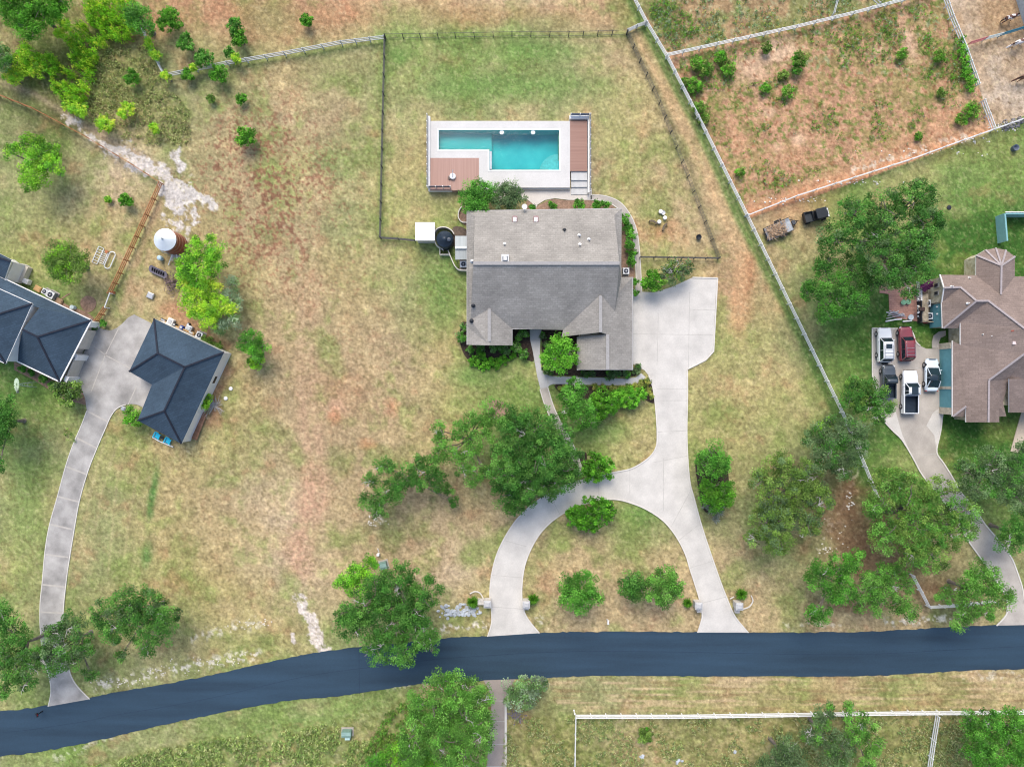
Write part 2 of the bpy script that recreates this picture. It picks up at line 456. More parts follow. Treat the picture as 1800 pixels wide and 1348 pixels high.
    # tracks on the left
    for ln, col, w in (([(-60, 125), (60, 165), (170, 235), (300, 300)], (178, 156, 132), 7), ([(290, 340), (262, 400), (235, 480), (215, 545)], (196, 164, 128), 7), ([(262, 440), (245, 520), (250, 560)], (200, 172, 132), 6), ([(170, 350), (150, 400)], (196, 172, 128), 8), ([(205, 385), (190, 430)], (200, 178, 134), 10)):
        c = mix(c, col, np.exp(-(seg_dist(x, y, ln) / w) ** 2) * .65 * (.5 + n2))
    # faint mower lines by the left drive
    for ln in ([(185, 770), (160, 860), (140, 970)], [(205, 780), (180, 860), (165, 940)], [(240, 840), (225, 930), (218, 980)], [(208, 820), (196, 940), (190, 1010)]):
        c = mix(c, (196, 180, 134), np.exp(-(seg_dist(x, y, ln) / 2.6) ** 2) * .4)
    # white caliche
    cal = np.zeros_like(x)
    for ln, w in (([(122, 208), (140, 225)], 12), ([(150, 235), (200, 262)], 8), ([(205, 265), (255, 285), (290, 308)], 17), ([(300, 330), (318, 370)], 26), ([(312, 270), (315, 290)], 12), ([(340, 340), (372, 358)], 12), ([(290, 385), (320, 395)], 12), ([(330, 400), (325, 440), (305, 452)], 6)):
        cal = np.maximum(cal, np.clip(1.05 - seg_dist(x, y, ln) / (w * 1.9), 0, 1))
    cn = fbm(x, y, 16, 80, 5, .7)
    c = mix(c, (216, 208, 200), sm(cal * .50 + cn * .95, .76, .86) * np.clip(cal * 3, 0, 1))
    cal2 = np.maximum(np.clip(1.25 - seg_dist(x, y, [(527, 1055), (545, 1090), (560, 1130), (568, 1142)]) / 17, 0, 1), np.clip(1.1 - seg_dist(x, y, [(513, 1115), (516, 1128)]) / 7, 0, 1))
    c = mix(c, (226, 214, 202), sm(cal2 * .55 + cn * .9, .74, .86) * np.clip(cal2 * 3, 0, 1))
    # limestone chips along the verges
    chip = fbm(x, y, 6, 90, 2, .7)
    for ln, w, s_ in (([(170, 1205), (240, 1192), (330, 1170), (450, 1150)], 12, .9), ([(340, 1120), (450, 1095)], 12, .7), ([(765, 1105), (850, 1098)], 9, 1.0), ([(100, 1330), (200, 1290)], 12, .5), ([(1560, 1095), (1680, 1085)], 9, .9),
                     ([(1380, 1098), (1480, 1098)], 8, .5), ([(600, 1212), (700, 1205), (760, 1203)], 6, .6), ([(1700, 1190), (1800, 1182)], 12, .6), ([(960, 1100), (945, 1085)], 8, .7), ([(655, 900), (665, 915)], 10, .8), ([(1440, 960), (1490, 880), (1500, 830)], 14, .6), ([(1500, 300), (1650, 255), (1700, 240)], 9, .7), ([(300, 700), (330, 790)], 8, .3),
                     ([(1240, 1075), (1310, 1100)], 8, .2)):
        m_ = np.exp(-(seg_dist(x, y, ln) / w) ** 2)
        c = mix(c, (228, 220, 204), sm(chip + m_ * .18, .70, .78) * m_ * s_)
    # horizontal mown streaks on the verge south of the road
    vg = inpoly(x, y, [(960, 1196), (1960, 1180), (1960, 1248), (985, 1250)]).astype(float)
    stk = vnoise(x / 90, y / 5.5, 123) * .6 + vnoise(x / 40 + 7, y / 3.2, 124) * .4
    c = mix(c, (204, 178, 140), sm(stk, .52, .75) * .75 * vg); c = mix(c, (150, 122, 90), sm(stk, .42, .25) * .5 * vg)
    # leaf litter under the right-hand trees
    for b in ((1530, 960, 80, 90), (1480, 880, 40, 70), (1640, 1040, 50, 22), (1500, 1065, 90, 14)):
        c = mix(c, (140, 108, 82), blob(*b) * .7)
    for b in ((370, 700, 16, 50), (395, 650, 14, 30), (340, 570, 60, 26, .5), (300, 545, 34, 14)):
        c = mix(c, (186, 140, 108), blob(*b) * .75)
    dk = fbm(x, y, 4.6, 95, 2, .7)
    c = mix(c, (112, 100, 66), sm(dk, .60, .74) * .34 * sm(fbm(x, y, 50, 96, 3), .35, .6)); c = mix(c, (220, 204, 160), sm(dk, .38, .24) * .28)
    # open verge stones
    c = c * (1 + (n4 - .5)[:, None] * .36)
    lw2 = np.clip(c, 8, 250) / 255.0
    l = np.where(lw2 <= .04045, lw2 / 12.92, ((lw2 + .055) / 1.055) ** 2.4) / K
    return l

def build_ground():
    st = 2.1
    xs = np.arange(-170, 1971, st); ys = np.arange(-120, 1471, st)
    far = np.array([60, 200, 500, 1200, 3000, 8000, 16000.])
    xs = np.concatenate([xs[0] - far[::-1], xs, xs[-1] + far]); ys = np.concatenate([ys[0] - far[::-1], ys, ys[-1] + far])
    X, Y = np.meshgrid(xs, ys)
    x = X.ravel(); y = Y.ravel()
    col = ground_colour(np.clip(x, -3000, 5000), np.clip(y, -3000, 5000))
    z = (fbm(x, y, 60, 200, 3) - .5) * 0.05
    z = z - 0.03
    co = np.stack([(x - 900) * S, (674 - y) * S, z], 1).astype(np.float32)
    nx, ny = len(xs), len(ys)
    hole = ((X > 773) & (X < 979) & (Y > 233) & (Y < 262)) | ((X > 863) & (X < 979) & (Y > 233) & (Y < 297))
    i = np.arange(nx * ny).reshape(ny, nx)
    q = np.stack([i[:-1, :-1], i[1:, :-1], i[1:, 1:], i[:-1, 1:]], -1).reshape(-1, 4)
    q = q[~hole.ravel()[q].any(1)]
    me = mesh_np('ground', co, q)
    a = me.color_attributes.new('tint', 'FLOAT_COLOR', 'POINT')
    a.data.foreach_set('color', np.concatenate([col, np.ones((len(col), 1))], 1).astype(np.float32).ravel())
    me.polygons.foreach_set('use_smooth', np.ones(len(q), bool))
    m = bpy.data.materials.new('grass and soil'); m.use_nodes = True
    nt = m.node_tree; b = nt.nodes['Principled BSDF']; b.inputs['Roughness'].default_value = .95; b.inputs['Specular IOR Level'].default_value = .1
    at = nt.nodes.new('ShaderNodeAttribute'); at.attribute_name = 'tint'
    tc = nt.nodes.new('ShaderNodeTexCoord')
    n = nt.nodes.new('ShaderNodeTexNoise'); n.inputs['Scale'].default_value = 2.7; n.inputs['Detail'].default_value = 6; n.inputs['Roughness'].default_value = .75
    nt.links.new(tc.outputs['Object'], n.inputs['Vector'])
    r = nt.nodes.new('ShaderNodeMapRange'); r.inputs[1].default_value = .3; r.inputs[2].default_value = .7; r.inputs[3].default_value = .62; r.inputs[4].default_value = 1.38
    nt.links.new(n.outputs['Fac'], r.inputs[0])
    vm = nt.nodes.new('ShaderNodeVectorMath'); vm.operation = 'SCALE'
    nt.links.new(at.outputs['Color'], vm.inputs[0]); nt.links.new(r.outputs[0], vm.inputs['Scale'])
    nt.links.new(vm.outputs[0], b.inputs['Base Color'])
    bp = nt.nodes.new('ShaderNodeBump'); bp.inputs['Strength'].default_value = .5; bp.inputs['Distance'].default_value = .12
    nt.links.new(n.outputs['Fac'], bp.inputs['Height']); nt.links.new(bp.outputs[0], b.inputs['Normal'])
    me.materials.append(m)
    o = bpy.data.objects.new('ground', me); COL.objects.link(o)
    tag(o, 'patchy dry grass and reddish soil covering the whole property', 'ground', None, 'structure')

def mesh_np(name, co, quads):
    me = bpy.data.meshes.new(name)
    me.vertices.add(len(co)); me.vertices.foreach_set('co', np.ascontiguousarray(co, np.float32).ravel())
    k = quads.shape[1]
    me.loops.add(quads.size); me.loops.foreach_set('vertex_index', quads.ravel().astype(np.int32))
    me.polygons.add(len(quads)); me.polygons.foreach_set('loop_start', np.arange(0, quads.size, k, dtype=np.int32))
    try: me.polygons.foreach_set('loop_total', np.full(len(quads), k, np.int32))
    except Exception: pass
    me.update(calc_edges=True)
    return me
build_ground()
# ------------------------------------------------------------------ road, drives, paths
def asphalt():
    m = mat('asphalt', (0.021, 0.046, 0.074), .62, .22, .5, .0, spec=.35, stretch=(.12, 1.4, 1), fine=.12)  # blue of the reflected sky is put into the base colour
    return m
def conc(name, rgb, dark=.8, amt=.10):
    return mat(name, rgb, .85, amt, .45, .05, fine=.07, detail=9)
M_WHITECONC = conc('pale concrete', (.53, .505, .465), amt=.13)
M_OLDCONC = conc('stained old concrete', (.34, .325, .305), amt=.34)
M_MIDCONC = conc('grey brown concrete', (.39, .355, .315), amt=.18)
M_EDGE = mat('light kerb concrete', (.60, .57, .52), .85, .08, 2)
M_JOINT = mat('joint grime', (.40, .38, .345), .9, .2, 2)
M_LJOINT = mat('pale joint', (.42, .39, .35), .9, .1, 2)

RU = [(-420, 1300), (-200, 1268), (0, 1250), (60, 1243), (155, 1227), (200, 1217), (300, 1200), (400, 1180), (500, 1157), (580, 1143), (700, 1130), (770, 1122), (860, 1117), (950, 1112), (1050, 1110), (1200, 1110), (1315, 1111), (1450, 1111), (1540, 1109), (1650, 1103), (1750, 1098), (1800, 1096), (2000, 1084), (2300, 1060)]
RD = [(-420, 1384), (-200, 1350), (0, 1328), (60, 1322), (150, 1305), (250, 1282), (330, 1264), (400, 1250), (500, 1232), (600, 1222), (700, 1207), (760, 1200), (860, 1195), (960, 1191), (1050, 1187), (1200, 1188), (1350, 1188), (1500, 1188), (1600, 1184), (1700, 1178), (1800, 1175), (2000, 1162), (2300, 1138)]
def ragged(line, a, n=14):
    out = []
    for (x, y) in smooth_line(line, n):
        out.append((x, y + (vnoise(np.array([x / 6.0]), np.array([y / 30.0]), 5)[0] - .5) * a))
    return out
sheet('road', ragged(RU, 2.6) + ragged(RD, 2.6)[::-1], -.12, .035, asphalt(), 'smooth dark blue grey asphalt lane curving across the lower part')
road_o = bpy.data.objects['road']
_u = smooth_line(RU[2:-1], 4); _mid = [(x, y + 37 + 3 * math.sin(x / 210)) for x, y in _u]
mb = MB(); strip(mb, W(_mid), .06, .0395, .002)
o = mb.build('seam', mat('asphalt seam', (.016, .034, .06), .6, .2, 2), None, base=road_o.location); o.parent = road_o; o.location = (0, 0, 0)
mb = MB(); strip(mb, W([(631, 1139), (632, 1219)]), .06, .0395, .002)
o = mb.build('seam', MATS['asphalt seam'], None, base=road_o.location); o.parent = road_o; o.location = (0, 0, 0)
def edge_lines(name, lines, parent, w=.14, z=.075, m=None):
    mb = MB()
    for ln in lines: strip(mb, W(ln), w, z, .1)
    return mb.build(name, m or M_EDGE, parent)

# main drive
DR = [(1215, 489), (1217, 488), (1261, 489), (1258, 520), (1256, 560), (1254, 618), (1240, 633), (1224, 643), (1208, 649)]
DR2 = smooth_line([(1208, 649), (1208, 700), (1207, 760), (1209, 810), (1213, 850), (1219, 872), (1235, 930), (1262, 1010), (1278, 1052), (1292, 1083), (1315, 1111)], 5)
IN_R = smooth_line([(1226, 1111), (1232, 1092), (1234, 1080), (1231, 1060), (1224, 1035), (1212, 998), (1205, 975), (1190, 945), (1168, 917), (1140, 897), (1110, 884), (1078, 877), (1040, 882), (1000, 896), (962, 923), (938, 955), (922, 995), (917, 1040), (921, 1072), (930, 1090), (948, 1112)], 4)
OUT_L = smooth_line([(857, 1118), (864, 1095), (864, 1070), (861, 1045), (864, 1010), (874, 972), (892, 936), (915, 905), (950, 876), (1000, 850), (1040, 840), (1078, 830), (1110, 823), (1138, 806), (1152, 788), (1155, 765), (1152, 715), (1147, 680), (1140, 660)], 4)
drv = empty('driveway', P(1100, 800)); tag(drv, 'pale concrete loop drive with parking pad beside the central house', None, None, 'structure')
poly = [(1113, 508), (1125, 513), (1150, 514), (1180, 505)] + DR + DR2[1:] + IN_R + OUT_L + [(1133, 651), (1113, 640)]
MB().prism(W(poly), -.1, .05).build('slab', M_WHITECONC, drv)
edge_lines('kerb', [DR2, IN_R, OUT_L, [(1261, 489), (1254, 618), (1240, 633), (1208, 649)], [(1217, 488), (1261, 489)]], drv, .15, .14)
mb = MB()
for ln in ([(1212, 514), (1210, 649)], [(1113, 587), (1253, 589)], [(1157, 552), (1155, 640)], [(1160, 704), (1208, 704)], [(1155, 759), (1207, 757)], [(1150, 812), (1209, 801)], [(1107, 824), (1107, 868)], [(1166, 806), (1166, 898)], [(1052, 838), (1053, 881)], [(965, 868), (985, 905)], [(889, 950), (925, 960)], [(862, 1010), (919, 1015)], [(1215, 860), (1180, 925)],
           [(1230, 920), (1192, 950)], [(1255, 985), (1212, 998)], [(1278, 1048), (1232, 1060)], [(1218, 545), (1258, 545)], [(862, 1066), (921, 1070)], [(1155, 684), (1208, 683)]):
    strip(mb, W(ln), .055, .054, .01)
mb.build('joint', M_JOINT, drv)

M_PATH = conc('walk concrete', (.46, .455, .45), amt=.1)
pth = empty('path', P(950, 640)); tag(pth, 'pale concrete walk from the front door bending to the drive', None, None, 'structure')
wp = [(931, 577), (952, 577), (950, 590), (949, 620), (951, 645), (956, 656), (966, 661), (1015, 663), (1060, 664), (1098, 666), (1118, 663), (1127, 656), (1137, 665), (1122, 673), (1105, 677), (1060, 677), (1000, 675), (972, 675), (966, 677), (963, 681), (950, 684), (944, 660), (937, 620), (932, 598)]
MB().prism(W(wp), -.1, .07).build('slab', M_PATH, pth)
w2 = smooth_line([(949, 684), (957, 710), (968, 735), (990, 772), (1006, 803), (1019, 838)], 5); w3 = smooth_line([(963, 681), (971, 708), (981, 732), (999, 765), (1014, 796), (1026, 832)], 5)
MB().prism(W(w2 + w3[::-1]), -.1, .066).build('old_slab', M_MIDCONC, pth)
edge_lines('kerb', [w2, w3], pth, .12, .10)
mb = MB()
for ln in ([(934, 598), (949, 598)], [(938, 636), (951, 636)], [(949, 682), (963, 681)], [(963, 662), (963, 676)], [(1057, 665), (1057, 677)], [(1099, 667), (1099, 678)], [(1010, 664), (1010, 676)]): strip(mb, W(ln), .07, .078, .01)
mb.build('joint', M_JOINT, pth)
# curved walk at the east side of the house
ew1 = smooth_line([(1038, 343), (1065, 345), (1090, 356), (1108, 378), (1119, 405), (1124, 440), (1127, 490), (1128, 515)], 5)
ew2 = smooth_line([(1038, 352), (1062, 354), (1085, 366), (1103, 388), (1112, 412), (1116, 450), (1118, 490), (1117, 515)], 5)
p2 = empty('path', P(1110, 400)); tag(p2, 'narrow curved walk wrapping the right side of the central house', None, None, 'structure')
MB().prism(W(ew1 + ew2[::-1]), -.1, .06).build('slab', M_MIDCONC, p2)
edge_lines('kerb', [ew1, ew2], p2, .10, .09)

# left drive
ld = empty('driveway', P(150, 800)); tag(ld, 'stained grey concrete drive of the dark roofed house', None, None, 'structure')
ll = smooth_line([(153, 722), (144, 746), (131, 776), (122, 800), (113, 829), (101, 874), (88, 920), (80, 965), (75, 1020), (71, 1060), (71, 1100), (76, 1150), (87, 1190), (90, 1215), (85, 1241)], 4)
lr = smooth_line([(253, 717), (240, 711), (222, 711), (206, 718), (195, 732), (186, 752), (171, 787), (155, 828), (140, 880), (131, 930), (122, 985), (117, 1020), (112, 1070), (111, 1120), (120, 1170), (129, 1195), (142, 1212), (158, 1228)], 4)
pad = [(171, 574), (182, 579), (194, 581), (205, 577), (214, 570), (226, 558), (236, 553), (264, 567), (300, 600), (300, 660), (262, 740), (253, 717)]
MB().prism(W(pad + lr[1:] + ll[::-1] + [(150, 700), (140, 675), (125, 664)]), -.1, .05).build('slab', M_OLDCONC, ld)
edge_lines('kerb', [ll, lr[8:]], ld, .10, .08)
mb = MB()
for ln in ([(153, 722), (189, 741)], [(136, 770), (171, 788)], [(117, 820), (154, 834)], [(101, 872), (140, 882)], [(88, 921), (127, 930)], [(80, 974), (120, 979)], [(74, 1027), (114, 1031)], [(71, 1075), (111, 1077)]): strip(mb, W(ln), .22, .056, .01)
for ln in ([(152, 598), (187, 625), (268, 668)], [(209, 577), (185, 625), (160, 690)], [(225, 712), (240, 680)]): strip(mb, W(ln), .12, .056, .01)
mb.build('joint', M_LJOINT, ld)
# dark washed stains, modelled as thin flakes of grime
# right drive
rd = empty('driveway', P(1620, 700)); tag(rd, 'grey brown concrete drive and parking of the brown roofed house', None, None, 'structure')
rl = [(1533, 577), (1534, 680), (1542, 705), (1550, 734), (1567, 755), (1585, 773), (1605, 806), (1621, 835), (1650, 870), (1675, 905), (1700, 948), (1723, 980), (1743, 1010), (1765, 1042), (1770, 1060), (1768, 1080), (1751, 1099)]
rr = [(1835, 1097), (1800, 1060), (1797, 1035), (1791, 1015), (1779, 983), (1764, 960), (1753, 947), (1731, 921), (1710, 890), (1687, 863), (1675, 841), (1659, 815), (1646, 795), (1650, 770), (1653, 756), (1658, 719), (1664, 716), (1664, 612), (1653, 612), (1640, 613), (1628, 613), (1617, 608), (1609, 600), (1606, 590), (1600, 578)]
MB().prism(W(rl + rr), -.1, .05).build('slab', M_MIDCONC, rd)
edge_lines('kerb', [smooth_line(rl, 4), smooth_line(rr[1:18], 4), smooth_line(rr[21:], 4), [(1533, 577), (1600, 578)]], rd, .16, .12)
MB().prism(W([(1553, 736), (1568, 733), (1574, 722), (1580, 745), (1586, 765), (1605, 806), (1588, 778)]), .0, .058).build('pale_slab', M_WHITECONC, rd)
MB().prism(W([(1646, 793), (1642, 765), (1628, 748), (1640, 725), (1657, 712), (1656, 740), (1652, 765)]), .0, .058).build('pale_slab', M_WHITECONC, rd)
MB().prism(W([(1534, 578), (1569, 578), (1570, 680), (1536, 690)]), .0, .057).build('light_slab', conc('light pad', (.42, .40, .37)), rd)
mb = MB()
for ln in ([(1570, 578), (1569, 720)], [(1535, 646), (1660, 647)], [(1621, 800), (1646, 797)], [(1624, 725), (1656, 725)]): strip(mb, W(ln), .08, .064, .01)
mb.build('joint', M_JOINT, rd)
p3 = sheet('path', [(1638, 612), (1638, 600), (1641, 590), (1650, 583), (1662, 581), (1662, 590), (1653, 594), (1650, 602), (1650, 612)], -.1, .062, M_MIDCONC, 'short curved walk to the door behind the parked red car')
sheet('path', [(1776, 793), (1785, 760), (1795, 725), (1815, 725), (1800, 770), (1790, 796)], -.1, .062, conc('tan walk', (.48, .40, .31)), 'tan walk at the right edge below the brown roof')
# south drive
sd = empty('driveway', P(880, 1280)); tag(sd, 'brownish concrete drive leaving the lane southwards beside the big oak', None, None, 'structure')
MB().prism(W([(850, 1195), (905, 1193), (893, 1215), (889, 1240), (889, 1470), (852, 1470), (858, 1300), (864, 1240), (860, 1212)]), -.1, .052).build('slab', conc('brown slab', (.31, .265, .235), amt=.14), sd)
mb = MB()
for y in (1231, 1267, 1307, 1346): strip(mb, W([(855, y), (890, y)]), .09, .058, .01)
mb.build('joint', M_JOINT, sd)
edge_lines('kerb', [[(893, 1215), (889, 1240), (889, 1460)]], sd, .3, .13)

# planting beds
M_MULCH = mat('dark mulch', (.030, .022, .018), .95, .4, 5, .6, alt=(.075, .052, .04))
M_SOIL = mat('bed soil', (.26, .17, .12), .95, .3, 3, .4, fine=.2)
def bed(pts, m, label, z=.045, cl=True):
    return sheet('planting_bed', smooth_line(pts, 4, True) if cl else pts, -.1, z, m, label)
bed([(812, 570), (822, 566), (905, 575), (935, 575), (936, 610), (938, 634), (925, 632), (908, 627), (893, 632), (878, 641), (860, 647), (840, 647), (825, 635), (812, 615), (808, 590)], M_MULCH, 'dark mulch bed around the lower left corner of the central house')
bed([(952, 575), (1018, 575), (1020, 645), (1110, 645), (1125, 652), (1116, 661), (1060, 663), (1015, 661), (970, 659), (958, 653), (952, 640)], M_MULCH, 'dark mulch bed between front walk and the central house', cl=False)
bed([(978, 675), (1060, 680), (1110, 680), (1140, 668), (1150, 690), (1150, 708), (1135, 703), (1125, 690), (1060, 705), (1000, 705), (988, 693)], M_MULCH, 'dark mulch bed south of the entry walk')
bed([(925, 352), (945, 362), (970, 350), (1000, 353), (1040, 352), (1075, 360), (1100, 385), (1112, 420), (1116, 480), (1112, 520), (1090, 500), (1088, 372), (925, 372)], M_SOIL, 'reddish soil bed wrapping the back corner of the central house', cl=False)
bed([(808, 370), (806, 382), (812, 392), (822, 394), (822, 360), (812, 352)], M_SOIL, 'small stone edged bed at the back left corner')
bed([(796, 400), (800, 440), (815, 470), (824, 474), (824, 410)], mat('brown ground', (.12, .09, .07), .95, .3, 3, .3), 'bare brown ground behind the curved equipment screen', z=.02)
bed([(853, 715), (860, 706), (873, 703), (888, 708), (893, 722), (880, 735), (860, 735)], M_SOIL, 'round tree ring bed at the top of the big oak')
bed([(1012, 797), (1030, 795), (1030, 815), (1020, 818)], M_MULCH, 'mulch patch beside the walk near the drive')
bed([(1224, 800), (1262, 795), (1280, 830), (1275, 890), (1240, 900), (1228, 860)], M_MULCH, 'long mulch bed under the shrubs right of the drive')
bed([(143, 745-110), (120, 655), (100, 668), (60, 650), (25, 636), (25, 650), (60, 668), (110, 700), (150, 712), (155, 700)], M_SOIL, 'planting strip in front of the dark roofed house', z=.02, cl=False)
bed([(125, 515), (108, 525), (118, 536), (150, 548), (165, 560), (160, 567), (100, 540)], M_SOIL, 'bare soil along the back of the dark roofed house', z=.015)
bed([(143, 540), (142, 528), (152, 520), (164, 523), (169, 533), (164, 545), (153, 549)], M_SOIL, 'round bare bed behind the dark roofed house', z=.018)
brick = roof_mat('patio brick', (.40, .22, .17), amt=.15)
sheet('patio', [(1546, 503), (1562, 500), (1575, 506), (1610, 500), (1612, 565), (1570, 558), (1563, 545), (1562, 517), (1546, 515)], -.1, .045, brick, 'worn red brick patio between the shade trees and the brown roofed house')

# ------------------------------------------------------------------ houses
def roof(parent, verts, faces, m, thick=.2, fascia=None, name='roof'):
    """closed roof slab from plan vertices (px, py, height)"""
    bm = bmesh.new()
    vs = [bm.verts.new(P(x, y, z)) for x, y, z in verts]
    bm.verts.ensure_lookup_table()
    for f in faces:
        fc = bm.faces.new([vs[i] for i in f])
    bm.normal_update()
    for fc in bm.faces:
        if fc.normal.z < 0: fc.normal_flip()
    bm.edges.ensure_lookup_table()
    bmesh.ops.triangulate(bm, faces=list(bm.faces))
    be = [e for e in bm.edges if len(e.link_faces) == 1]
    top = list(bm.faces)
    low = {}
    for v in vs:
        low[v] = bm.verts.new((v.co.x, v.co.y, v.co.z - thick))
    for f in top:
        nf = bm.faces.new([low[v] for v in reversed(list(f.verts))])
        nf.material_index = 1
    for e in be:
        a, b = e.verts
        lf = e.link_faces[0]
        nf = bm.faces.new([a, b, low[b], low[a]]); nf.material_index = 1
    bmesh.ops.recalc_face_normals(bm, faces=list(bm.faces))
    base = parent.location
    for v in bm.verts: v.co -= base
    me = bpy.data.meshes.new(name); bm.to_mesh(me); bm.free()
    me.materials.append(m); me.materials.append(fascia or M_TRIM)
    o = bpy.data.objects.new(name, me); COL.objects.link(o); o.parent = parent
    # gutter / drip edge strip round the eaves and ridge caps
    return o
def caps(parent, roof_o, lines, m, w=.30, name='ridge_cap'):
    mb = MB()
    for ln in lines:
        pts = [P(*p) + Vector((0, 0, .05)) for p in ln]
        for a, b in zip(pts[:-1], pts[1:]): mb.beam(a, b, w, .08)
    o = mb.build(name, m, parent, base=Vector(parent.location)); o.parent = roof_o
    return o
def drip(parent, roof_o, lines, m, w=.12, name='gutter'):
    mb = MB()
    for ln in lines:
        pts = [P(*p) + Vector((0, 0, .0)) for p in ln]
        for a, b in zip(pts[:-1], pts[1:]): mb.beam(a, b, w, .12)
    o = mb.build(name, m, parent, base=Vector(parent.location)); o.parent = roof_o
    return o
def walls(parent, outline, z1, m, inset_d=.5, name='wall'):
    pts = [P(x, y, z) for x, y, z in outline]
    q = inset(pts, inset_d)
    return MB().prism(q, -.1, z1).build(name, m, parent)
def quadpanel(parent, name, m, a, b, z0, z1, t=.06, px=True):
    """upright panel between two ground plan points"""
    A = P(*a) if px else Vector(a); B = P(*b) if px else Vector(b)
    A.z = B.z = (z0 + z1) / 2
    return MB().beam(A, B, t, z1 - z0).build(name, m, parent)

M_TRIM = mat('painted trim', (.42, .41, .40), .6, .05, 2)
M_WTRIM = mat('white trim', (.74, .73, .71), .55, .04, 2)
M_GLASS = mat('dark window glass', (.03, .035, .04), .1, .1, 2, spec=.6)
M_METAL = mat('galvanised metal', (.46, .47, .48), .4, .12, 5, metal=.6)
M_DARK = mat('dark plastic', (.018, .022, .028), .5, .2, 4)
M_RA = roof_mat('grey brown shingles', (.285, .268, .243))
M_RB = roof_mat('charcoal shingles', (.048, .076, .108), rot=-.46)
M_RC = roof_mat('brown shingles', (.225, .175, .152))
M_STONE = mat('cream stone', (.52, .46, .36), .9, .25, 2.5, .3)

# central house
ch = empty('house', P(960, 480), 'large central house under a grey brown shingle roof between pool and loop drive', 'house')
V = [(821, 371, 3), (1093, 367, 3), (835, 380, 3.62), (832, 463, 7.2), (1089, 463, 7.2), (1080, 378, 3.55),   # 0-5
     (827, 562, 3.62), (821, 574, 3), (1081, 547, 4.2), (1055.5, 518, 5.25), (990, 580, 3), (900, 578, 3), (860, 543, 4.4),  # 6-12
     (1092, 487, 3.2), (1087, 515, 4.0), (1112, 487, 3), (1112, 650, 3), (1068, 650, 4.7), (1068, 588, 4.7), (1055.5, 584, 5.25),  # 13-19
     (987, 592, 2.9), (1014, 650, 2.9), (1014, 592, 2.9), (860, 607, 4.4), (821, 606, 3), (900, 607, 3)]  # 20-25
F = [(0, 1, 5, 4, 3, 2), (0, 2, 3, 6, 7), (3, 4, 8, 9, 10, 11, 12, 6), (1, 13, 14, 8, 4, 5), (13, 15, 14), (15, 16, 17, 18, 19, 9, 8, 14),
     (9, 19, 20, 10), (18, 17, 21, 22), (12, 23, 24, 7, 6), (12, 11, 25, 23)]
ro = roof(ch, V, F, M_RA, .22)
M_CAPA = mat('grey ridge shingles', (.31, .30, .29), .9, .1, 4)
M_CAPD = mat('shadow ridge edge', (.16, .16, .16), .9, .1, 4)
caps(ch, ro, [[(832, 463, 7.2), (1089, 463, 7.2)], [(860, 543, 4.4), (860, 600, 4.4)], [(1055.5, 520, 5.25), (1055.5, 584, 5.25)], [(1068, 588, 4.7), (1068, 650, 4.7)]], M_CAPA, .42)
drip(ch, ro, [[(821, 371, 2.95), (1093, 367, 2.95)], [(1112, 487, 2.95), (1112, 650, 2.95)], [(900, 578, 2.95), (988, 578, 2.95)], [(821, 606, 2.95), (821, 371, 2.95)], [(900, 607, 2.95), (900, 578, 2.95)], [(1112, 650, 2.9), (1014, 650, 2.9)]], M_TRIM, .1)
walls(ch, [(821, 371, 3), (1093, 367, 3), (1093, 487, 3), (1112, 487, 3), (1112, 650, 3), (1014, 650, 3), (1014, 592, 3), (987, 592, 3), (987, 578, 3), (900, 578, 3), (900, 607, 3), (821, 606, 3)], 2.85, M_STONE, .55)
for (x, y, z) in ((905, 386, 3.95), (942, 386, 3.95)):
    sk = MB().box(P(x, y, z - .1), (.62, .78, .32)).build('skylight', mat('skylight frame', (.30, .18, .17), .6, .1, 3), ch)
    MB().box(P(x, y, z + .2), (.42, .58, .05)).build('pane', mat('skylight dome', (.78, .76, .76), .25, .05, 3), ch).parent = sk
t = MB().box(P(888, 455, 6.7), (.95, .95, .5)).box(P(888, 455, 7.2), (.7, .7, .25), taper=.6).build('roof_vent', M_METAL, ch)
for (x, y, z) in ((887, 430, 5.7), (1019, 431, 5.75), (1018, 415, 5.1), (1035, 422, 5.4), (992, 405, 4.7), (830, 460, 6.8), (832, 537, 4.6), (829, 564, 3.8)):
    MB().lathe(P(x, y, z - .1), [(.30, 0), (.26, .14), (.11, .2), (.11, .62)], 10).build('roof_vent', (M_WTRIM if y == 431 or y == 430 else M_METAL) if z > 5 else M_DARK, ch)
dish = MB().tube([P(922, 373, 3.1), P(922, 370, 3.6), P(922, 365, 3.7)], .03).lathe(P(922, 364, 3.65), [(.05, 0), (.28, .08), (.36, .16), (.33, .15)], 14, 1, 1).build('satellite_dish', mat('dish grey', (.6, .6, .6), .4), ch)
for (x, y, w) in ((1113, 540, 0), (1113, 600, 0)):
    MB().box(P(x - 8.2, y, .05), (.08, 4.2, 2.2)).build('garage_door', M_WTRIM, ch)
MB().box(P(940, 563, .05), (1.4, .12, 2.3)).build('door', mat('brown door', (.12, .06, .04), .5), ch)

# pool terrace
pt = empty('swimming_pool', P(890, 270), 'raised white pool terrace with turquoise L-shaped water behind the central house', 'pool')
DZ = .75
M_POOLC = conc('white terrace concrete', (.56, .545, .52), amt=.06)
pool = [(771, 229), (983, 229), (983, 299), (860, 299), (860, 263.5), (771, 263.5)]
pw = W(pool)
ring_out = W([(752, 213), (1002, 213), (1002, 330), (752, 330)])
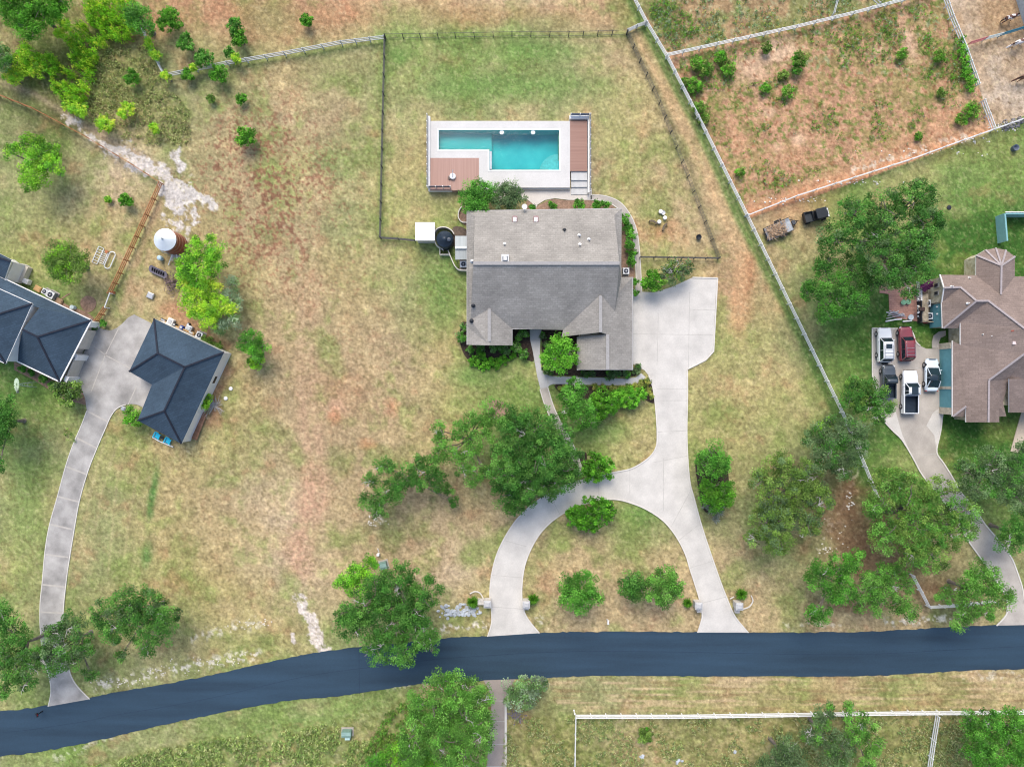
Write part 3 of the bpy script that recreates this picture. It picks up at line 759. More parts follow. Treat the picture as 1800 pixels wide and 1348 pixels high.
# terrace built from slabs round the water so that nothing overlaps
TZ = .75
def T(x, y): return P(x, y, TZ)
mb = MB()
for x0, x1, y0, y1 in ((752, 1002, 213, 229), (752, 771, 229, 263.5), (983, 1002, 229, 299), (752, 860, 263.5, 278), (842, 860, 278, 333), (860, 1002, 299, 330)):
    a = T(x0, y0); b = T(x1, y1)
    mb.prism([(a.x, a.y), (b.x, a.y), (b.x, b.y), (a.x, b.y)], -.1, TZ)
mb.build('terrace', M_POOLC, pt)
mb = MB()
for x0, x1, y0, y1 in ((771, 983, 226.5, 229), (768.5, 771, 226.5, 266), (983, 985.5, 226.5, 301.5), (771, 857.5, 263.5, 266), (857.5, 860, 263.5, 301.5), (860, 983, 299, 301.5)):
    a = T(x0, y0); b = T(x1, y1)
    mb.prism([(a.x, a.y), (b.x, a.y), (b.x, b.y), (a.x, b.y)], TZ - .05, TZ + .035)
mb.build('coping', mat('white coping', (.72, .72, .71), .5, .03, 3), pt)
M_PLASTER = mat('pool plaster', (.035, .40, .43), .6, .10, .35, alt=(.10, .52, .50), detail=3)
mb = MB()
a = T(771, 229); b = T(983, 299); c = T(860, 263.5)
mb.prism([(a.x, a.y), (b.x, a.y), (b.x, b.y), (c.x, b.y), (c.x, c.y), (a.x, c.y)], -1.3, -1.05)
mb.build('basin_floor', M_PLASTER, pt)
mb = MB()
ip = [(a.x, a.y), (b.x, a.y), (b.x, b.y), (c.x, b.y), (c.x, c.y), (a.x, c.y)]
for i in range(6):
    p, q = Vector((*ip[i], -.17)), Vector((*ip[(i + 1) % 6], -.17)); mb.beam(p, q, .06, 1.8)
mb.build('basin_wall', M_PLASTER, pt)
MB().prism([(a.x, a.y), (c.x + .3, a.y), (c.x + .3, c.y), (a.x, c.y)], -1.04, -.35).build('shallow_shelf', mat('shelf plaster', (.10, .42, .40), .6, .1, .5), pt)
mb = MB()
e = T(983, 299)
for i, rr_ in enumerate((2.6, 2.0, 1.4)):
    pts = [(e.x - .03, e.y + .03)] + [(e.x - .03 - rr_ * math.sin(k * math.pi / 16), e.y + .03 + rr_ * math.cos(k * math.pi / 16)) for k in range(9)]
    mb.prism(pts, -1.04 + .001 * i, -.75 + .38 * i)
mb.build('step', mat('step plaster', (.22, .50, .48), .6), pt)
wm_ = bpy.data.materials.new('pool water'); wm_.use_nodes = True
nt = wm_.node_tree; bs = nt.nodes['Principled BSDF']
bs.inputs['Base Color'].default_value = (.35, .86, .88, 1); bs.inputs['Roughness'].default_value = .03; bs.inputs['IOR'].default_value = 1.33; bs.inputs['Transmission Weight'].default_value = 1.0
nz = nt.nodes.new('ShaderNodeTexNoise'); nz.inputs['Scale'].default_value = 3.0; nz.inputs['Detail'].default_value = 3
tc = nt.nodes.new('ShaderNodeTexCoord'); nt.links.new(tc.outputs['Object'], nz.inputs['Vector'])
bp = nt.nodes.new('ShaderNodeBump'); bp.inputs['Strength'].default_value = .25; bp.inputs['Distance'].default_value = .03
nt.links.new(nz.outputs['Fac'], bp.inputs['Height']); nt.links.new(bp.outputs[0], bs.inputs['Normal'])
# light must reach the basin: clear sheet mixed with gloss
tr = nt.nodes.new('ShaderNodeBsdfTransparent'); tr.inputs[0].default_value = (.55, .90, .92, 1)
gl = nt.nodes.new('ShaderNodeBsdfGlossy'); gl.inputs['Roughness'].default_value = .06; nt.links.new(bp.outputs[0], gl.inputs['Normal'])
fr = nt.nodes.new('ShaderNodeFresnel'); fr.inputs[0].default_value = 1.33; nt.links.new(bp.outputs[0], fr.inputs['Normal'])
ms = nt.nodes.new('ShaderNodeMixShader'); nt.links.new(fr.outputs[0], ms.inputs[0]); nt.links.new(tr.outputs[0], ms.inputs[1]); nt.links.new(gl.outputs[0], ms.inputs[2])
nt.links.new(ms.outputs[0], nt.nodes['Material Output'].inputs['Surface'])
ws = MB(); ws.add([(*p, TZ - .12) for p in ip], [(0, 1, 2, 3, 4, 5)][::1])
wo = ws.build('water', wm_, pt)
for x in (882, 937):
    MB().lathe(T(x, 232.5) + Vector((0, 0, -.14)), [(.12, 0), (.22, .03), (.30, .05), (.2, .08)], 12).build('bubbler', mat('bubbling water', (.75, .92, .95), .3), pt)
MB().beam(T(862.5, 267) + Vector((0, 0, .1)), T(862.5, 298) + Vector((0, 0, .1)), .30, .12).build('cover_housing', mat('grey cover', (.42, .46, .48), .5), pt)
M_DECK = mat('reddish deck boards', (.37, .225, .18), .75, .08, 1.0, .1, stretch=(9, .15, 1), alt=(.42, .27, .22))
M_DECK2 = mat('reddish deck boards across', (.29, .165, .13), .75, .08, 1.0, .1, stretch=(.15, 9, 1), alt=(.33, .20, .155))
def slab(x0, x1, y0, y1, z0, z1, m, name):
    a = P(x0, y0, z1); b = P(x1, y1, z1)
    return MB().prism([(a.x, a.y), (b.x, a.y), (b.x, b.y), (a.x, b.y)], z0, z1).build(name, m, pt)
slab(756, 842, 278, 335, -.1, TZ + .01, M_DECK, 'wood_deck')
slab(1002, 1032, 213, 301, -.1, TZ + .01, M_DECK2, 'wood_deck')
for i, y in enumerate((301, 317, 329)):
    slab(1004, 1032, y, (317, 329, 342)[i], -.1, TZ - .2 * (i + 1), mat('grey step', (.50, .50, .49), .8, .08, 2), 'step')
slab(860, 1002, 330.5, 333, -.1, TZ - .3, M_POOLC, 'step')
MB().prism(W([(842, 332), (1040, 332), (1040, 352), (1000, 352), (975, 349), (958, 352), (945, 360), (941, 368), (936, 358), (925, 350), (905, 352), (842, 352)]), -.1, .06).build('patio', conc('cream patio', (.56, .52, .47), amt=.06), pt)
# glass and post screens round the terrace
M_SCREEN = mat('smoked glass panel', (.10, .12, .16), .15, .15, 2, spec=.6)
def screen(a, b, z0, z1, n):
    A = P(*a); B = P(*b)
    o = MB().beam((A.x, A.y, (z0 + z1) / 2 + .1), (B.x, B.y, (z0 + z1) / 2 + .1), .05, z1 - z0 - .2).build('screen_panel', M_SCREEN, pt)
    for i in range(n + 1):
        q = A.lerp(B, i / n); MB().box((q.x, q.y, z0), (.1, .1, z1 - z0 + .03)).build('post', M_WTRIM, pt)
def lowwall(pts, z1, w, m=None, parent=None, name='wall'):
    mb = MB(); strip(mb, W(pts), w, z1, z1 + .1)
    return mb.build(name, m or M_WTRIM, parent or pt)
lowwall([(755.5, 209), (755.5, 334)], .95, .3)
screen((753, 209), (753, 333), .75, 1.75, 10)
lowwall([(754, 336), (795, 336)], .6, .28); screen((755, 333.5), (793, 333.5), .75, 1.7, 3)
lowwall([(1000, 211), (1034, 211)], 1.0, .45); lowwall([(1033.5, 208), (1033.5, 342)], .95, .22)
screen((1002, 208.5), (1034, 208.5), .9, 1.75, 2); screen((1036, 208.5), (1036, 342), .75, 1.75, 11)
fp = empty('umbrella_base', T(796, 311), 'round white weighted stand on the reddish pool deck', 'umbrella stand')
MB().lathe(T(796, 311), [(.42, 0), (.42, .3), (.38, .36), (.06, .38), (.06, .6)], 20).build('drum', M_WTRIM, fp)
MB().lathe(T(790.5, 313) , [(.25, 0), (.25, .2), (.1, .24)], 14).build('weight', mat('brown weight', (.16, .12, .1), .7), fp)
MB().tube([T(796, 311) + Vector((0, 0, .6)), T(797, 304) + Vector((0, .2, .75))], .05).build('handle', M_METAL, fp)

# west equipment yard
ws_ = empty('shed', P(747, 408), 'small square shed with a white metal roof left of the black tank', 'shed')
q = P(747, 407, 2.2)
MB().box((q.x, q.y, -.05), (2.35, 2.2, 2.15)).build('wall', mat('shed siding', (.50, .47, .43), .8, .1, 3), ws_)
MB().box((q.x, q.y, 2.1), (2.55, 2.4, .12)).build('roof', mat('white metal roof', (.86, .86, .85), .5, .02, 2), ws_)
MB().box((q.x, q.y - 1.12, .05), (.8, .05, 1.8)).build('door', M_TRIM, ws_)
tk = empty('water_tank', P(782, 421), 'round black plastic water tank beside the white roofed shed', 'water tank')
q = P(781.5, 420.5, 1.9)
MB().lathe((q.x, q.y, 0), [(1.1, 0), (1.15, .1), (1.15, 1.7), (1.0, 1.95), (.35, 2.15), (.33, 2.25), (.02, 2.27)], 40).build('body', mat('blue black plastic', (.020, .032, .05), .4, .2, 2), tk, smooth=True)
q2 = P(789, 421, 2.15); MB().lathe((q2.x, q2.y, 2.03), [(.26, 0), (.26, .12), (.08, .15)], 16).build('lid', mat('tank lid', (.04, .055, .08), .35), tk)
lt = empty('lean_to', P(812, 437), 'grey metal awning roof against the left wall of the central house', 'awning')
a = P(800, 415, 2.5); b = P(822, 456, 2.5); m_ = (a.y + b.y) / 2 + .0
mb = MB(); mb.box(((a.x + b.x) / 2, (a.y + m_) / 2, 2.45), (b.x - a.x, a.y - m_, .08)); mb.build('upper_panel', mat('pale ribbed metal', (.40, .43, .42), .5, .1, 1, stretch=(8, .3, 1)), lt)
MB().box(((a.x + b.x) / 2, (m_ + b.y) / 2, 2.25), (b.x - a.x, m_ - b.y, .08)).build('lower_panel', mat('grey ribbed metal', (.30, .33, .33), .5, .1, 1, stretch=(8, .3, 1)), lt)
MB().box(((a.x + b.x) / 2, m_, 2.45), (b.x - a.x, .28, .14)).build('ridge_flashing', mat('light flashing', (.62, .68, .70), .4), lt)
for xx in (a.x + .1, b.x - .1):
    for yy in (a.y - .1, b.y + .1): MB().box((xx, yy, -.05), (.09, .09, 2.35)).build('post', M_METAL, lt)
arc = [(799, 414), (795, 408), (788, 403.5), (780, 402), (771, 404), (765.5, 411), (765, 424), (769, 434), (776, 438), (780, 442)]
cs = empty('garden_wall', P(775, 440), 'low cream curved wall wrapping the black tank and air conditioner', 'low wall')
lowwall(smooth_line(arc, 4), 1.0, .12, mat('cream wall top', (.62, .58, .52), .8), cs, 'tank_screen')
lowwall(smooth_line([(788.5, 442), (795, 458), (801, 470), (808, 476), (822, 477)], 4), .9, .12, MATS['cream wall top'], cs, 'unit_screen')
lowwall([(774, 438), (774, 449), (791, 449)], .7, .12, MATS['cream wall top'], cs, 'low_curb')
lowwall(smooth_line([(822, 392), (812, 391), (806, 383), (807, 372), (812, 364)], 4), .35, .12, MATS['cream wall top'], empty('garden_wall', P(812, 385), 'short curved stone edging at the back left corner of the central house', 'edging'), 'edging')
M_ACG = mat('unit grey', (.62, .64, .66), .5, .05, 3)
def ac(px, py, label, s=.85, rot=0, group='air conditioners beside the houses', dark=M_DARK):
    q = P(px, py, .8)
    t = empty('air_conditioner', (q.x, q.y, 0), label, 'air conditioner', group, rot)
    MB().box((0, 0, 0), (s + .25, s + .25, .08)).build('pad', M_MIDCONC, t, local=True)
    MB().box((0, 0, .08), (s, s, .72)).build('cabinet', mat('unit louvres', (.20, .22, .24), .5, .2, 8), t, local=True, bevel=.05)
    mb = MB(); mb.lathe((0, 0, .8), [(s * .5, 0), (s * .5, .07), (s * .36, .07), (s * .36, 0)], 24)
    o = MB().box((0, 0, .8), (s, s, .06)).build('top_frame', M_ACG, t, local=True, bevel=.06)
    f = MB().lathe((0, 0, .862), [(s * .36, 0), (s * .36, .02), (.01, .03)], 24).build('fan_grille', mat('fan well', (.012, .02, .04), .6), t, local=True); f.parent = o
    h = MB().lathe((0, 0, .89), [(.09, 0), (.09, .03)], 12).box((0, 0, .885), (s * .7, .02, .02)).box((0, 0, .886), (.02, s * .7, .02)).build('fan_hub', M_METAL, t, local=True); h.parent = o
    return t
ac(814.5, 464.5, 'air conditioner below the grey awning at the left of the central house')
ac(1100.5, 476.5, 'air conditioner in the notch right of the central house')
ac(1630, 533, 'upper air conditioner on the brown house stone yard', .95)
ac(1634, 555.5, 'lower air conditioner on the brown house stone yard', .9)
ac(88.5, 518, 'large air conditioner behind the dark roofed house', .95, -.5)
ac(78.5, 512.5, 'smaller dark air conditioner behind the dark roofed house', .75, -.5)
ac(350, 589, 'air conditioner at the back corner of the detached garage', .85, -.45)

# detached garage with L-shaped roof
dg = empty('garage', P(310, 665), 'detached garage with L-shaped charcoal roof and white wall', 'garage')
V = [(271, 560, 2.7), (394, 619, 2.7), (319, 780, 2.7), (242, 739, 2.7), (267, 676, 2.7), (227, 653, 2.7), (277.5, 621, 4.9), (325, 645, 4.9), (289, 722, 4.9)]
F = [(0, 1, 7, 6), (0, 6, 5), (5, 6, 7, 4), (4, 7, 8, 3), (3, 8, 2), (2, 8, 7, 1)]
ro = roof(dg, V, F, M_RB, .2, M_WTRIM)
M_CAPB = mat('dark ridge shingles', (.018, .022, .035), .9, .3, 5)
hips = [[(271, 560, 2.7), (277.5, 621, 4.9)], [(227, 653, 2.7), (277.5, 621, 4.9), (325, 645, 4.9), (289, 722, 4.9)], [(394, 619, 2.7), (325, 645, 4.9)], [(242, 739, 2.7), (289, 722, 4.9), (319, 780, 2.7)]]
caps(dg, ro, hips, M_CAPB, .22)
wl = walls(dg, [(v[0], v[1], 2.7) for v in V[:6]], 2.55, M_WTRIM, .12)
A = P(396, 621, 1.5); B = P(324, 779, 1.5)
d = (B - A).normalized(); nrm = Vector((d.y, -d.x, 0))
# window and vine brace on the white wall
c0 = P(376.5, 667, 1.3)
wo = MB().beam(c0 - d * .6, c0 + d * .6, .18, .9).build('window', M_TRIM, dg); MB().beam(c0 - d * .5, c0 + d * .5, .24, .7).build('pane', M_GLASS, dg).parent = wo
for (x, y) in ((215, 664), (233, 690)): pass
M_GD = mat('garage door panels', (.50, .46, .40), .7, .08, 2)
A = P(267, 676, 2.7); B = P(242, 739, 2.7); d = (B - A).normalized(); n_ = Vector((d.y, -d.x, 0)); n_ = n_ if n_.x < 0 else -n_
for k in (.27, .72):
    c = A.lerp(B, k) - n_ * .05; c.z = 1.15; MB().beam(c - d * 1.0, c + d * 1.0, .12, 2.1).build('garage_door', M_GD, dg)

# left house, charcoal roofs
lh = empty('house', P(60, 580), 'white walled house with charcoal hip and gable roofs at the left edge', 'house')
V = [(161, 563, 2.9), (105, 671, 2.9), (28, 634, 2.9), (66, 592, 5.2), (40, 579, 5.2), (8, 490, 2.9), (69, 541, 4.6), (-120, 428, 2.9), (-120, 495, 4.6)]
F = [(0, 3, 1), (1, 3, 4, 2), (0, 5, 6, 4, 3), (5, 7, 8, 6)]
ro = roof(lh, V, F, M_RB, .2, M_WTRIM)
caps(lh, ro, [[(161, 563, 2.9), (66, 592, 5.2), (105, 671, 2.9)], [(66, 592, 5.2), (40, 579, 5.2)]], M_CAPB, .22)
drip(lh, ro, [[(-120, 428, 2.9), (8, 490, 2.9), (161, 563, 2.9), (105, 671, 2.9), (28, 634, 2.9)]], M_WTRIM, .16)
V = [(57, 534, 5.2), (10, 639, 5.2), (-38, 563, 7.4), (-130, 450, 5.2), (-177, 555, 5.2), (-130, 522, 7.4)]
F = [(0, 2, 1), (0, 3, 5, 2), (1, 2, 5, 4)]
ro2 = roof(lh, V, F, M_RB, .2, M_WTRIM, 'upper_roof')
caps(lh, ro2, [[(57, 534, 5.2), (-38, 563, 7.4), (10, 639, 5.2)]], M_CAPB, .22)
drip(lh, ro2, [[(-130, 450, 5.15), (57, 534, 5.15), (10, 639, 5.15), (-177, 555, 5.15)]], M_WTRIM, .12)
walls(lh, [(57, 534, 5.2), (10, 639, 5.2), (-177, 555, 5.2), (-130, 450, 5.2)], 5.02, M_WTRIM, .22, 'upper_wall')
c = P(24, 613, 3.6); wo = MB().beam(c + Vector((-.22, -.42, 0)), c + Vector((.22, .42, 0)), .1, .8).build('window', M_TRIM, lh)
MB().beam(c + Vector((-.15, -.32, 0)), c + Vector((.21, .34, 0)), .14, .6).build('pane', M_GLASS, lh).parent = wo
walls(lh, [(161, 563, 2.9), (105, 671, 2.9), (28, 634, 2.9), (-120, 565, 2.9), (-120, 428, 2.9)], 2.7, mat('cream siding', (.55, .50, .44), .8, .06, 3), .75)
V = [(21, 457, 3.2), (8, 490, 3.2), (-120, 428, 3.2), (-120, 385, 3.2), (-20, 448, 4.6), (19, 459, 4.5), (-120, 412, 4.6)]
F = [(0, 3, 6, 5), (5, 6, 2, 1)]
ro3 = roof(lh, V, F, M_RB, .2, M_WTRIM); caps(lh, ro3, [[(19, 460, 4.5), (-120, 412, 4.6)]], M_CAPB, .22)
g0 = P(25, 461, 2.8); g1 = P(11, 493, 2.8)
MB().beam((g0.x, g0.y, 1.5), (g1.x, g1.y, 1.5), .2, 3.0).build('wall', M_WTRIM, lh)
pc = [P(26, 460, 2.2), P(37, 467, 2.2), P(26, 492, 2.2), P(14, 490, 2.2)]
MB().prism(pc, -.05, .9).build('porch_wall', mat('beige porch', (.55, .50, .42), .8, .06, 3), lh)
lw_ = MB(); strip(lw_, [P(26, 458), P(38, 467), P(27, 493), P(10, 490)], .15, 1.0, 1.0); lw_.build('porch_rail', M_WTRIM, lh)
c = P(22.5, 475, 1.3); MB().box((c.x, c.y, .88), (.7, .5, .06), -.5).build('porch_mat', mat('brown mat', (.12, .05, .03), .9), lh)
for (x, y) in ((163.5, 570), (142, 628), (126, 666)):
    c = P(x, y, 1.2); MB().box((c.x, c.y, -.05), (.75, .5, 2.4), 1.1 - .0).build('pillar', M_WTRIM, lh)
for (x, y) in ((153, 597), (134, 645)):
    c = P(x, y, 1.2); d = (P(131, 665) - P(166, 580)).normalized(); MB().beam(c - d * 1.35, c + d * 1.35, .12, 2.3).build('garage_door', M_GD, lh)

# right house, brown roof with rounded bay
rh = empty('house', P(1740, 600), 'brown shingled house with rounded bay and teal garage wall at the right edge', 'house')
V = [(1652, 483, 3.0), (1715.5, 484, 3.0), (1759, 518, 4.7), (1784, 486, 3.0), (1960, 486, 3.0), (1960, 622, 7.0), (1800, 577, 6.6), (1737, 529, 5.2), (1716, 529, 5.2), (1688, 505, 4.1), (1659, 506, 4.1),  # 0-10
     (1655, 532, 3.0), (1656.5, 577, 2.9), (1687, 577, 2.9), (1688, 566, 3.3),  # 11-14
     (1716, 449, 3.0), (1732, 439.5, 3.0), (1750, 436, 3.0), (1768, 439.5, 3.0), (1784, 451, 3.0), (1760, 467, 4.7),  # 15-20
     (1688, 606, 3.3), (1674, 599, 2.8), (1674, 732, 2.8), (1698, 714, 3.4), (1698, 742, 3.3), (1737, 742, 4.6), (1738, 668, 4.6), (1800, 622, 6.2), (1960, 640, 6.6),  # 21-29
     (1756.5, 742, 3.4), (1756.5, 715, 3.4), (1769, 732, 2.9), (1763, 707, 3.2), (1774, 668, 3.9), (1774, 724, 2.9), (1960, 724, 2.9), (1820, 690, 4.3), (1960, 690, 4.5), (1700, 732, 2.9), (1756.5, 732, 2.9)]
F = [(0, 10, 9, 8, 7, 6, 5, 4, 3, 2, 1), (10, 11, 12, 8, 9), (12, 13, 14, 7, 8), (15, 1, 2, 20), (20, 2, 3, 19), (15, 20, 16), (16, 20, 17), (17, 20, 18), (18, 20, 19),
     (14, 21, 22, 23, 24, 25, 26, 27, 28, 5, 6, 7), (27, 26, 30, 31), (27, 31, 33, 34, 28), (31, 33, 32, 40), (34, 37, 38, 29, 5, 28)]
ro = roof(rh, V, F, M_RC, .2, M_WTRIM)
V2 = [V[34], V[35], V[36], V[38], V[37]]
ro2 = roof(rh, [(1774, 666, 4.6), (1774, 725, 3.2), (1960, 725, 3.2), (1960, 664, 4.8)], [(0, 1, 2, 3)], M_RC, .2, M_WTRIM)
ro3 = roof(rh, [(1674, 732, 2.75), (1698, 733, 2.75), (1698, 714, 3.35)], [(0, 1, 2)], M_RC, .15, M_WTRIM)
M_CAPC = mat('pale ridge shingles', (.33, .29, .29), .9, .12, 4)
caps(rh, ro, [[(1659, 506, 4.1), (1688, 505, 4.1), (1716, 529, 5.2), (1737, 529, 5.2), (1800, 577, 6.6), (1960, 622, 7.0)], [(1716, 529, 5.2), (1658, 577, 2.95)], [(1960, 640, 6.6), (1800, 622, 6.2), (1738, 668, 4.6), (1737, 742, 4.6)],
              [(1760, 467, 4.7), (1759, 518, 4.7)], [(1716, 449, 3.02), (1760, 467, 4.7), (1784, 451, 3.02)], [(1732, 439.5, 3.02), (1760, 467, 4.7), (1750, 436, 3.02)], [(1768, 439.5, 3.02), (1760, 467, 4.7)], [(1674, 732, 2.8), (1698, 714, 3.4)]], M_CAPC, .24)
drip(rh, ro, [[(1652, 483, 2.95), (1659, 506, 4.05), (1655, 532, 2.95), (1656.5, 577, 2.85)], [(1674, 599, 2.75), (1674, 732, 2.75)], [(1698, 742, 3.25), (1698, 716, 3.25)], [(1688, 568, 3.25), (1688, 606, 3.25)]], M_WTRIM, .14)
M_TEAL = mat('teal siding', (.13, .33, .37), .7, .06, 2)
M_BLOCK = mat('mixed limestone wall', (.50, .43, .28), .9, .3, 2.2, .35, alt=(.62, .58, .46))
def vwall(parent, a, b, z0, z1, m, name='wall', t=.2):
    A = P(*a); B = P(*b); return MB().beam((A.x, A.y, (z0 + z1) / 2), (B.x, B.y, (z0 + z1) / 2), t, z1 - z0).build(name, m, parent)
walls(rh, [(1674, 599, 2.8), (1674, 732, 2.8), (1698, 732, 2.8), (1698, 742, 2.8), (1756, 742, 2.8), (1756, 715, 2.8), (1960, 724, 2.8), (1960, 486, 2.8), (1784, 486, 2.8), (1784, 451, 2.8), (1768, 440, 2.8), (1750, 436, 2.8), (1732, 440, 2.8), (1716, 449, 2.8), (1716, 484, 2.8), (1652, 484, 2.8), (1656, 577, 2.8), (1688, 577, 2.8), (1688, 604, 2.8)], 2.65, M_BLOCK, .25)
# west gable in limestone
gw = [P(1651, 487, 3.0), P(1657, 506, 3.95), P(1654, 530, 3.0)]
xw = P(1652, 500, 2.8).x + .12
mb = MB(); mb.add([(xw, gw[0].y, 0), (xw, gw[0].y, 2.95), (xw, gw[1].y, 4.0), (xw, gw[2].y, 2.95), (xw, gw[2].y, 0)], [(0, 1, 2, 3, 4)])
mb.add([(xw + .2, v[1], v[2]) for v in mb.v], [(4, 3, 2, 1, 0)]); mb.build('gable_wall', M_BLOCK, rh)
for y in (501.5, 515.5):
    c = P(1649.5, y, 2.1); wo = MB().box((xw - .06, c.y, 1.6), (.12, .55, .85)).build('window', M_TRIM, rh); MB().box((xw - .10, c.y, 1.68), (.12, .42, .68)).build('pane', M_GLASS, rh).parent = wo
xt = P(1656.5, 555, 2.8).x + .10
ty0, ty1 = P(0, 533, 2.6).y, P(0, 574, 2.6).y
MB().box((xt, (ty0 + ty1) / 2, 0), (.12, ty0 - ty1, 2.7)).build('teal_wall', M_TEAL, rh)
for y in (539.5, 552):
    c = P(1650, y, 1.7); MB().lathe((xt - .12, c.y, 1.6), [(.05, 0), (.12, .05), (.12, .22), (.04, .27)], 10).build('wall_lamp', mat('lamp white', (.8, .8, .78), .4), rh)
xg = P(1674, 660, 2.8).x + .05
ga, gb = P(0, 613.5, 2.4).y, P(0, 713, 2.4).y
for y0, y1, m_, nm in ((603, 613.5, M_STONE, 'pillar'), (613.5, 679, M_TEAL, 'garage_door'), (679, 684, M_STONE, 'pillar'), (684, 716, M_TEAL, 'garage_door'), (716, 728, M_STONE, 'pillar')):
    a_, b_ = P(0, y0, 1.3).y, P(0, y1, 1.3).y
    MB().box((xg + (.08 if nm == 'garage_door' else 0), (a_ + b_) / 2, -.05), (.2, a_ - b_ - .004, 2.6)).build(nm, m_, rh)
for (x, y, z) in ((1702, 489, 3.3), (1671.5, 504, 4.2), (1700, 533.5, 4.8), (1724, 588, 4.4), (1739, 591, 4.7)):
    MB().lathe(P(x, y, z - .2), [(.18, 0), (.15, .12), (.06, .15), (.06, .5)], 10).build('roof_vent', M_WTRIM, rh)
MB().box(P(1780, 603, 5.6), (.5, .4, .4), 0).build('roof_vent', mat('pinkish vent', (.68, .55, .53), .5), rh)
mb = MB(); mb.beam(P(1777, 582, 5.9), P(1789, 580, 6.1), .16, .25); mb.build('roof_flashing', mat('rusty flashing', (.33, .09, .06), .7), rh)
# stone terrace with railing beside it
st = empty('stone_terrace', P(1632, 530), 'cluttered stone terrace with railing between brick patio and brown house', 'terrace')
MB().prism(W([(1611, 493), (1652, 490), (1654, 572), (1612, 567)]), -.05, .07).build('floor', mat('terrace stone', (.13, .105, .085), .9, .35, 2.5), st)
MB().prism(W([(1622, 518), (1625, 518), (1625, 567), (1614, 566), (1614, 520)]), .08, .9).build('counter', mat('stone counter', (.32, .27, .20), .85, .35, 3), st)
mb = MB(); strip(mb, W([(1612, 495), (1612.5, 530)]), .2, 1.0, 1.0); mb.build('wall', M_WTRIM, st)
mb = MB(); strip(mb, W([(1612.5, 530), (1613, 567)]), .12, 1.0, 1.0); mb.build('dark_wall', M_DARK, st)
mb = MB(); strip(mb, W([(1613, 566), (1640, 567)]), .1, .9, .9); mb.build('rail', mat('tan rail', (.45, .35, .25), .8), st)
MB().prism(W([(1613, 493), (1635, 494), (1634, 501), (1613, 503)]), .075, .14).build('brick_patch', brick, st)
for i in range(16):
    x = 1613 + rnd.random() * 3; y = 520 + rnd.random() * 42
    q = P(x, y, 1.0); MB().lathe((q.x, q.y, .96), [(.10, 0), (.13, .12), (.08, .2)], 8).build('pot', rnd.choice([M_WTRIM, M_DARK, M_METAL, M_STONE]), st)
for k, (x, y, lb) in enumerate(((1625, 503, 'large dark purple folded umbrella on the stone terrace'), (1633, 500, 'smaller purple umbrella beside the limestone gable'))):
    q = P(x, y, 1.6); u = empty('patio_umbrella', (q.x, q.y, 0), lb, 'umbrella')
    MB().tube([(q.x, q.y, 0), (q.x, q.y, 2.1)], .03).build('pole', M_DARK, u)
    mb = MB(); r_ = .85 - .2 * k
    prof = []; n = 12; vs = [(q.x, q.y, 2.1)]
    for i in range(n): t_ = 2 * math.pi * i / n; rr_ = r_ * (1 if i % 2 else .72); vs.append((q.x + rr_ * math.cos(t_), q.y + rr_ * math.sin(t_), 1.65 + .1 * (i % 2)))
    for i in range(n): vs.append((vs[i + 1][0], vs[i + 1][1], vs[i + 1][2] - .06))
    fs = [(0, 1 + i, 1 + (i + 1) % n) for i in range(n)] + [(1 + i, 1 + n + i, 1 + n + (i + 1) % n, 1 + (i + 1) % n) for i in range(n)]
    mb.add(vs, fs); mb.build('canopy', mat('plum fabric', (.065, .010, .05), .8, .3, 3), u)
q = P(1619.5, 524, .9); MB()
gl_ = empty('grill', P(1619, 541), 'rusty brown box grill on the stone counter', 'grill')
MB().box(P(1618.5, 544, .9), (.7, .55, .4)).build('body', mat('rust brown', (.06, .035, .03), .7, .3, 4), gl_, bevel=.06)
MB().box(P(1618.5, 544, 1.3) , (.6, .45, .16), taper=.7).build('lid', MATS['rust brown'], gl_)
tb = empty('red_bucket', P(1626, 565), 'orange red tub at the bottom rail of the stone terrace', 'tub')
MB().lathe(P(1624, 565, 0), [(.2, 0), (.3, .3), (.32, .34), (.26, .32), (.2, .1)], 14, 1.4, 1).build('tub', mat('orange red plastic', (.55, .10, .07), .5), tb)
# loose pipes and white rails on the brick patio
for i, (a, b, m_) in enumerate((((1558, 549), (1590, 553), M_WTRIM), ((1560, 555), (1588, 551), M_METAL), ((1562, 552), (1580, 547), M_METAL), ((1570, 547), (1592, 557), M_METAL), ((1558, 560), (1589, 553), mat('grey pipe', (.35, .33, .36), .6)), ((1563, 546), (1586, 556), MATS['grey pipe']))):
    o = MB().tube([P(*a, .08 + .07 * i), P(*b, .08 + .07 * i)], .07).build('pipe', m_)
    tag(o, 'loose grey and white pipe in the heap on the brick patio', 'pipe', 'loose pipes on the brick patio')
ed = MB(); strip(ed, W([(1556, 565), (1572, 562), (1584, 561)]), .18, .2, .2); strip(ed, W([(1586, 565), (1601, 564), (1601, 558)]), .18, .2, .2)
tag(ed.build('garden_edging', M_WTRIM), 'broken white edging below the brick patio', 'edging')
for (x, y, lb) in ((1585.5, 532, 'left pale green flower pot on the brick patio'), (1594, 531, 'right pale green flower pot on the brick patio')):
    t_ = empty('flower_pot', P(x, y), lb, 'flower pot', 'green pots on the brick patio')
    MB().lathe(P(x, y), [(.2, 0), (.32, .4), (.36, .42), (.28, .4)], 12).build('pot', mat('sage plastic', (.18, .36, .22), .6), t_)
t_ = empty('tub', P(1599, 558), 'pale blue grey round tub beside the pipe heap', 'tub')
MB().lathe(P(1599, 558), [(.28, 0), (.36, .3), (.38, .34), (.30, .3), (.05, .28)], 14).build('tub', mat('pale blue grey', (.46, .52, .56), .5), t_)
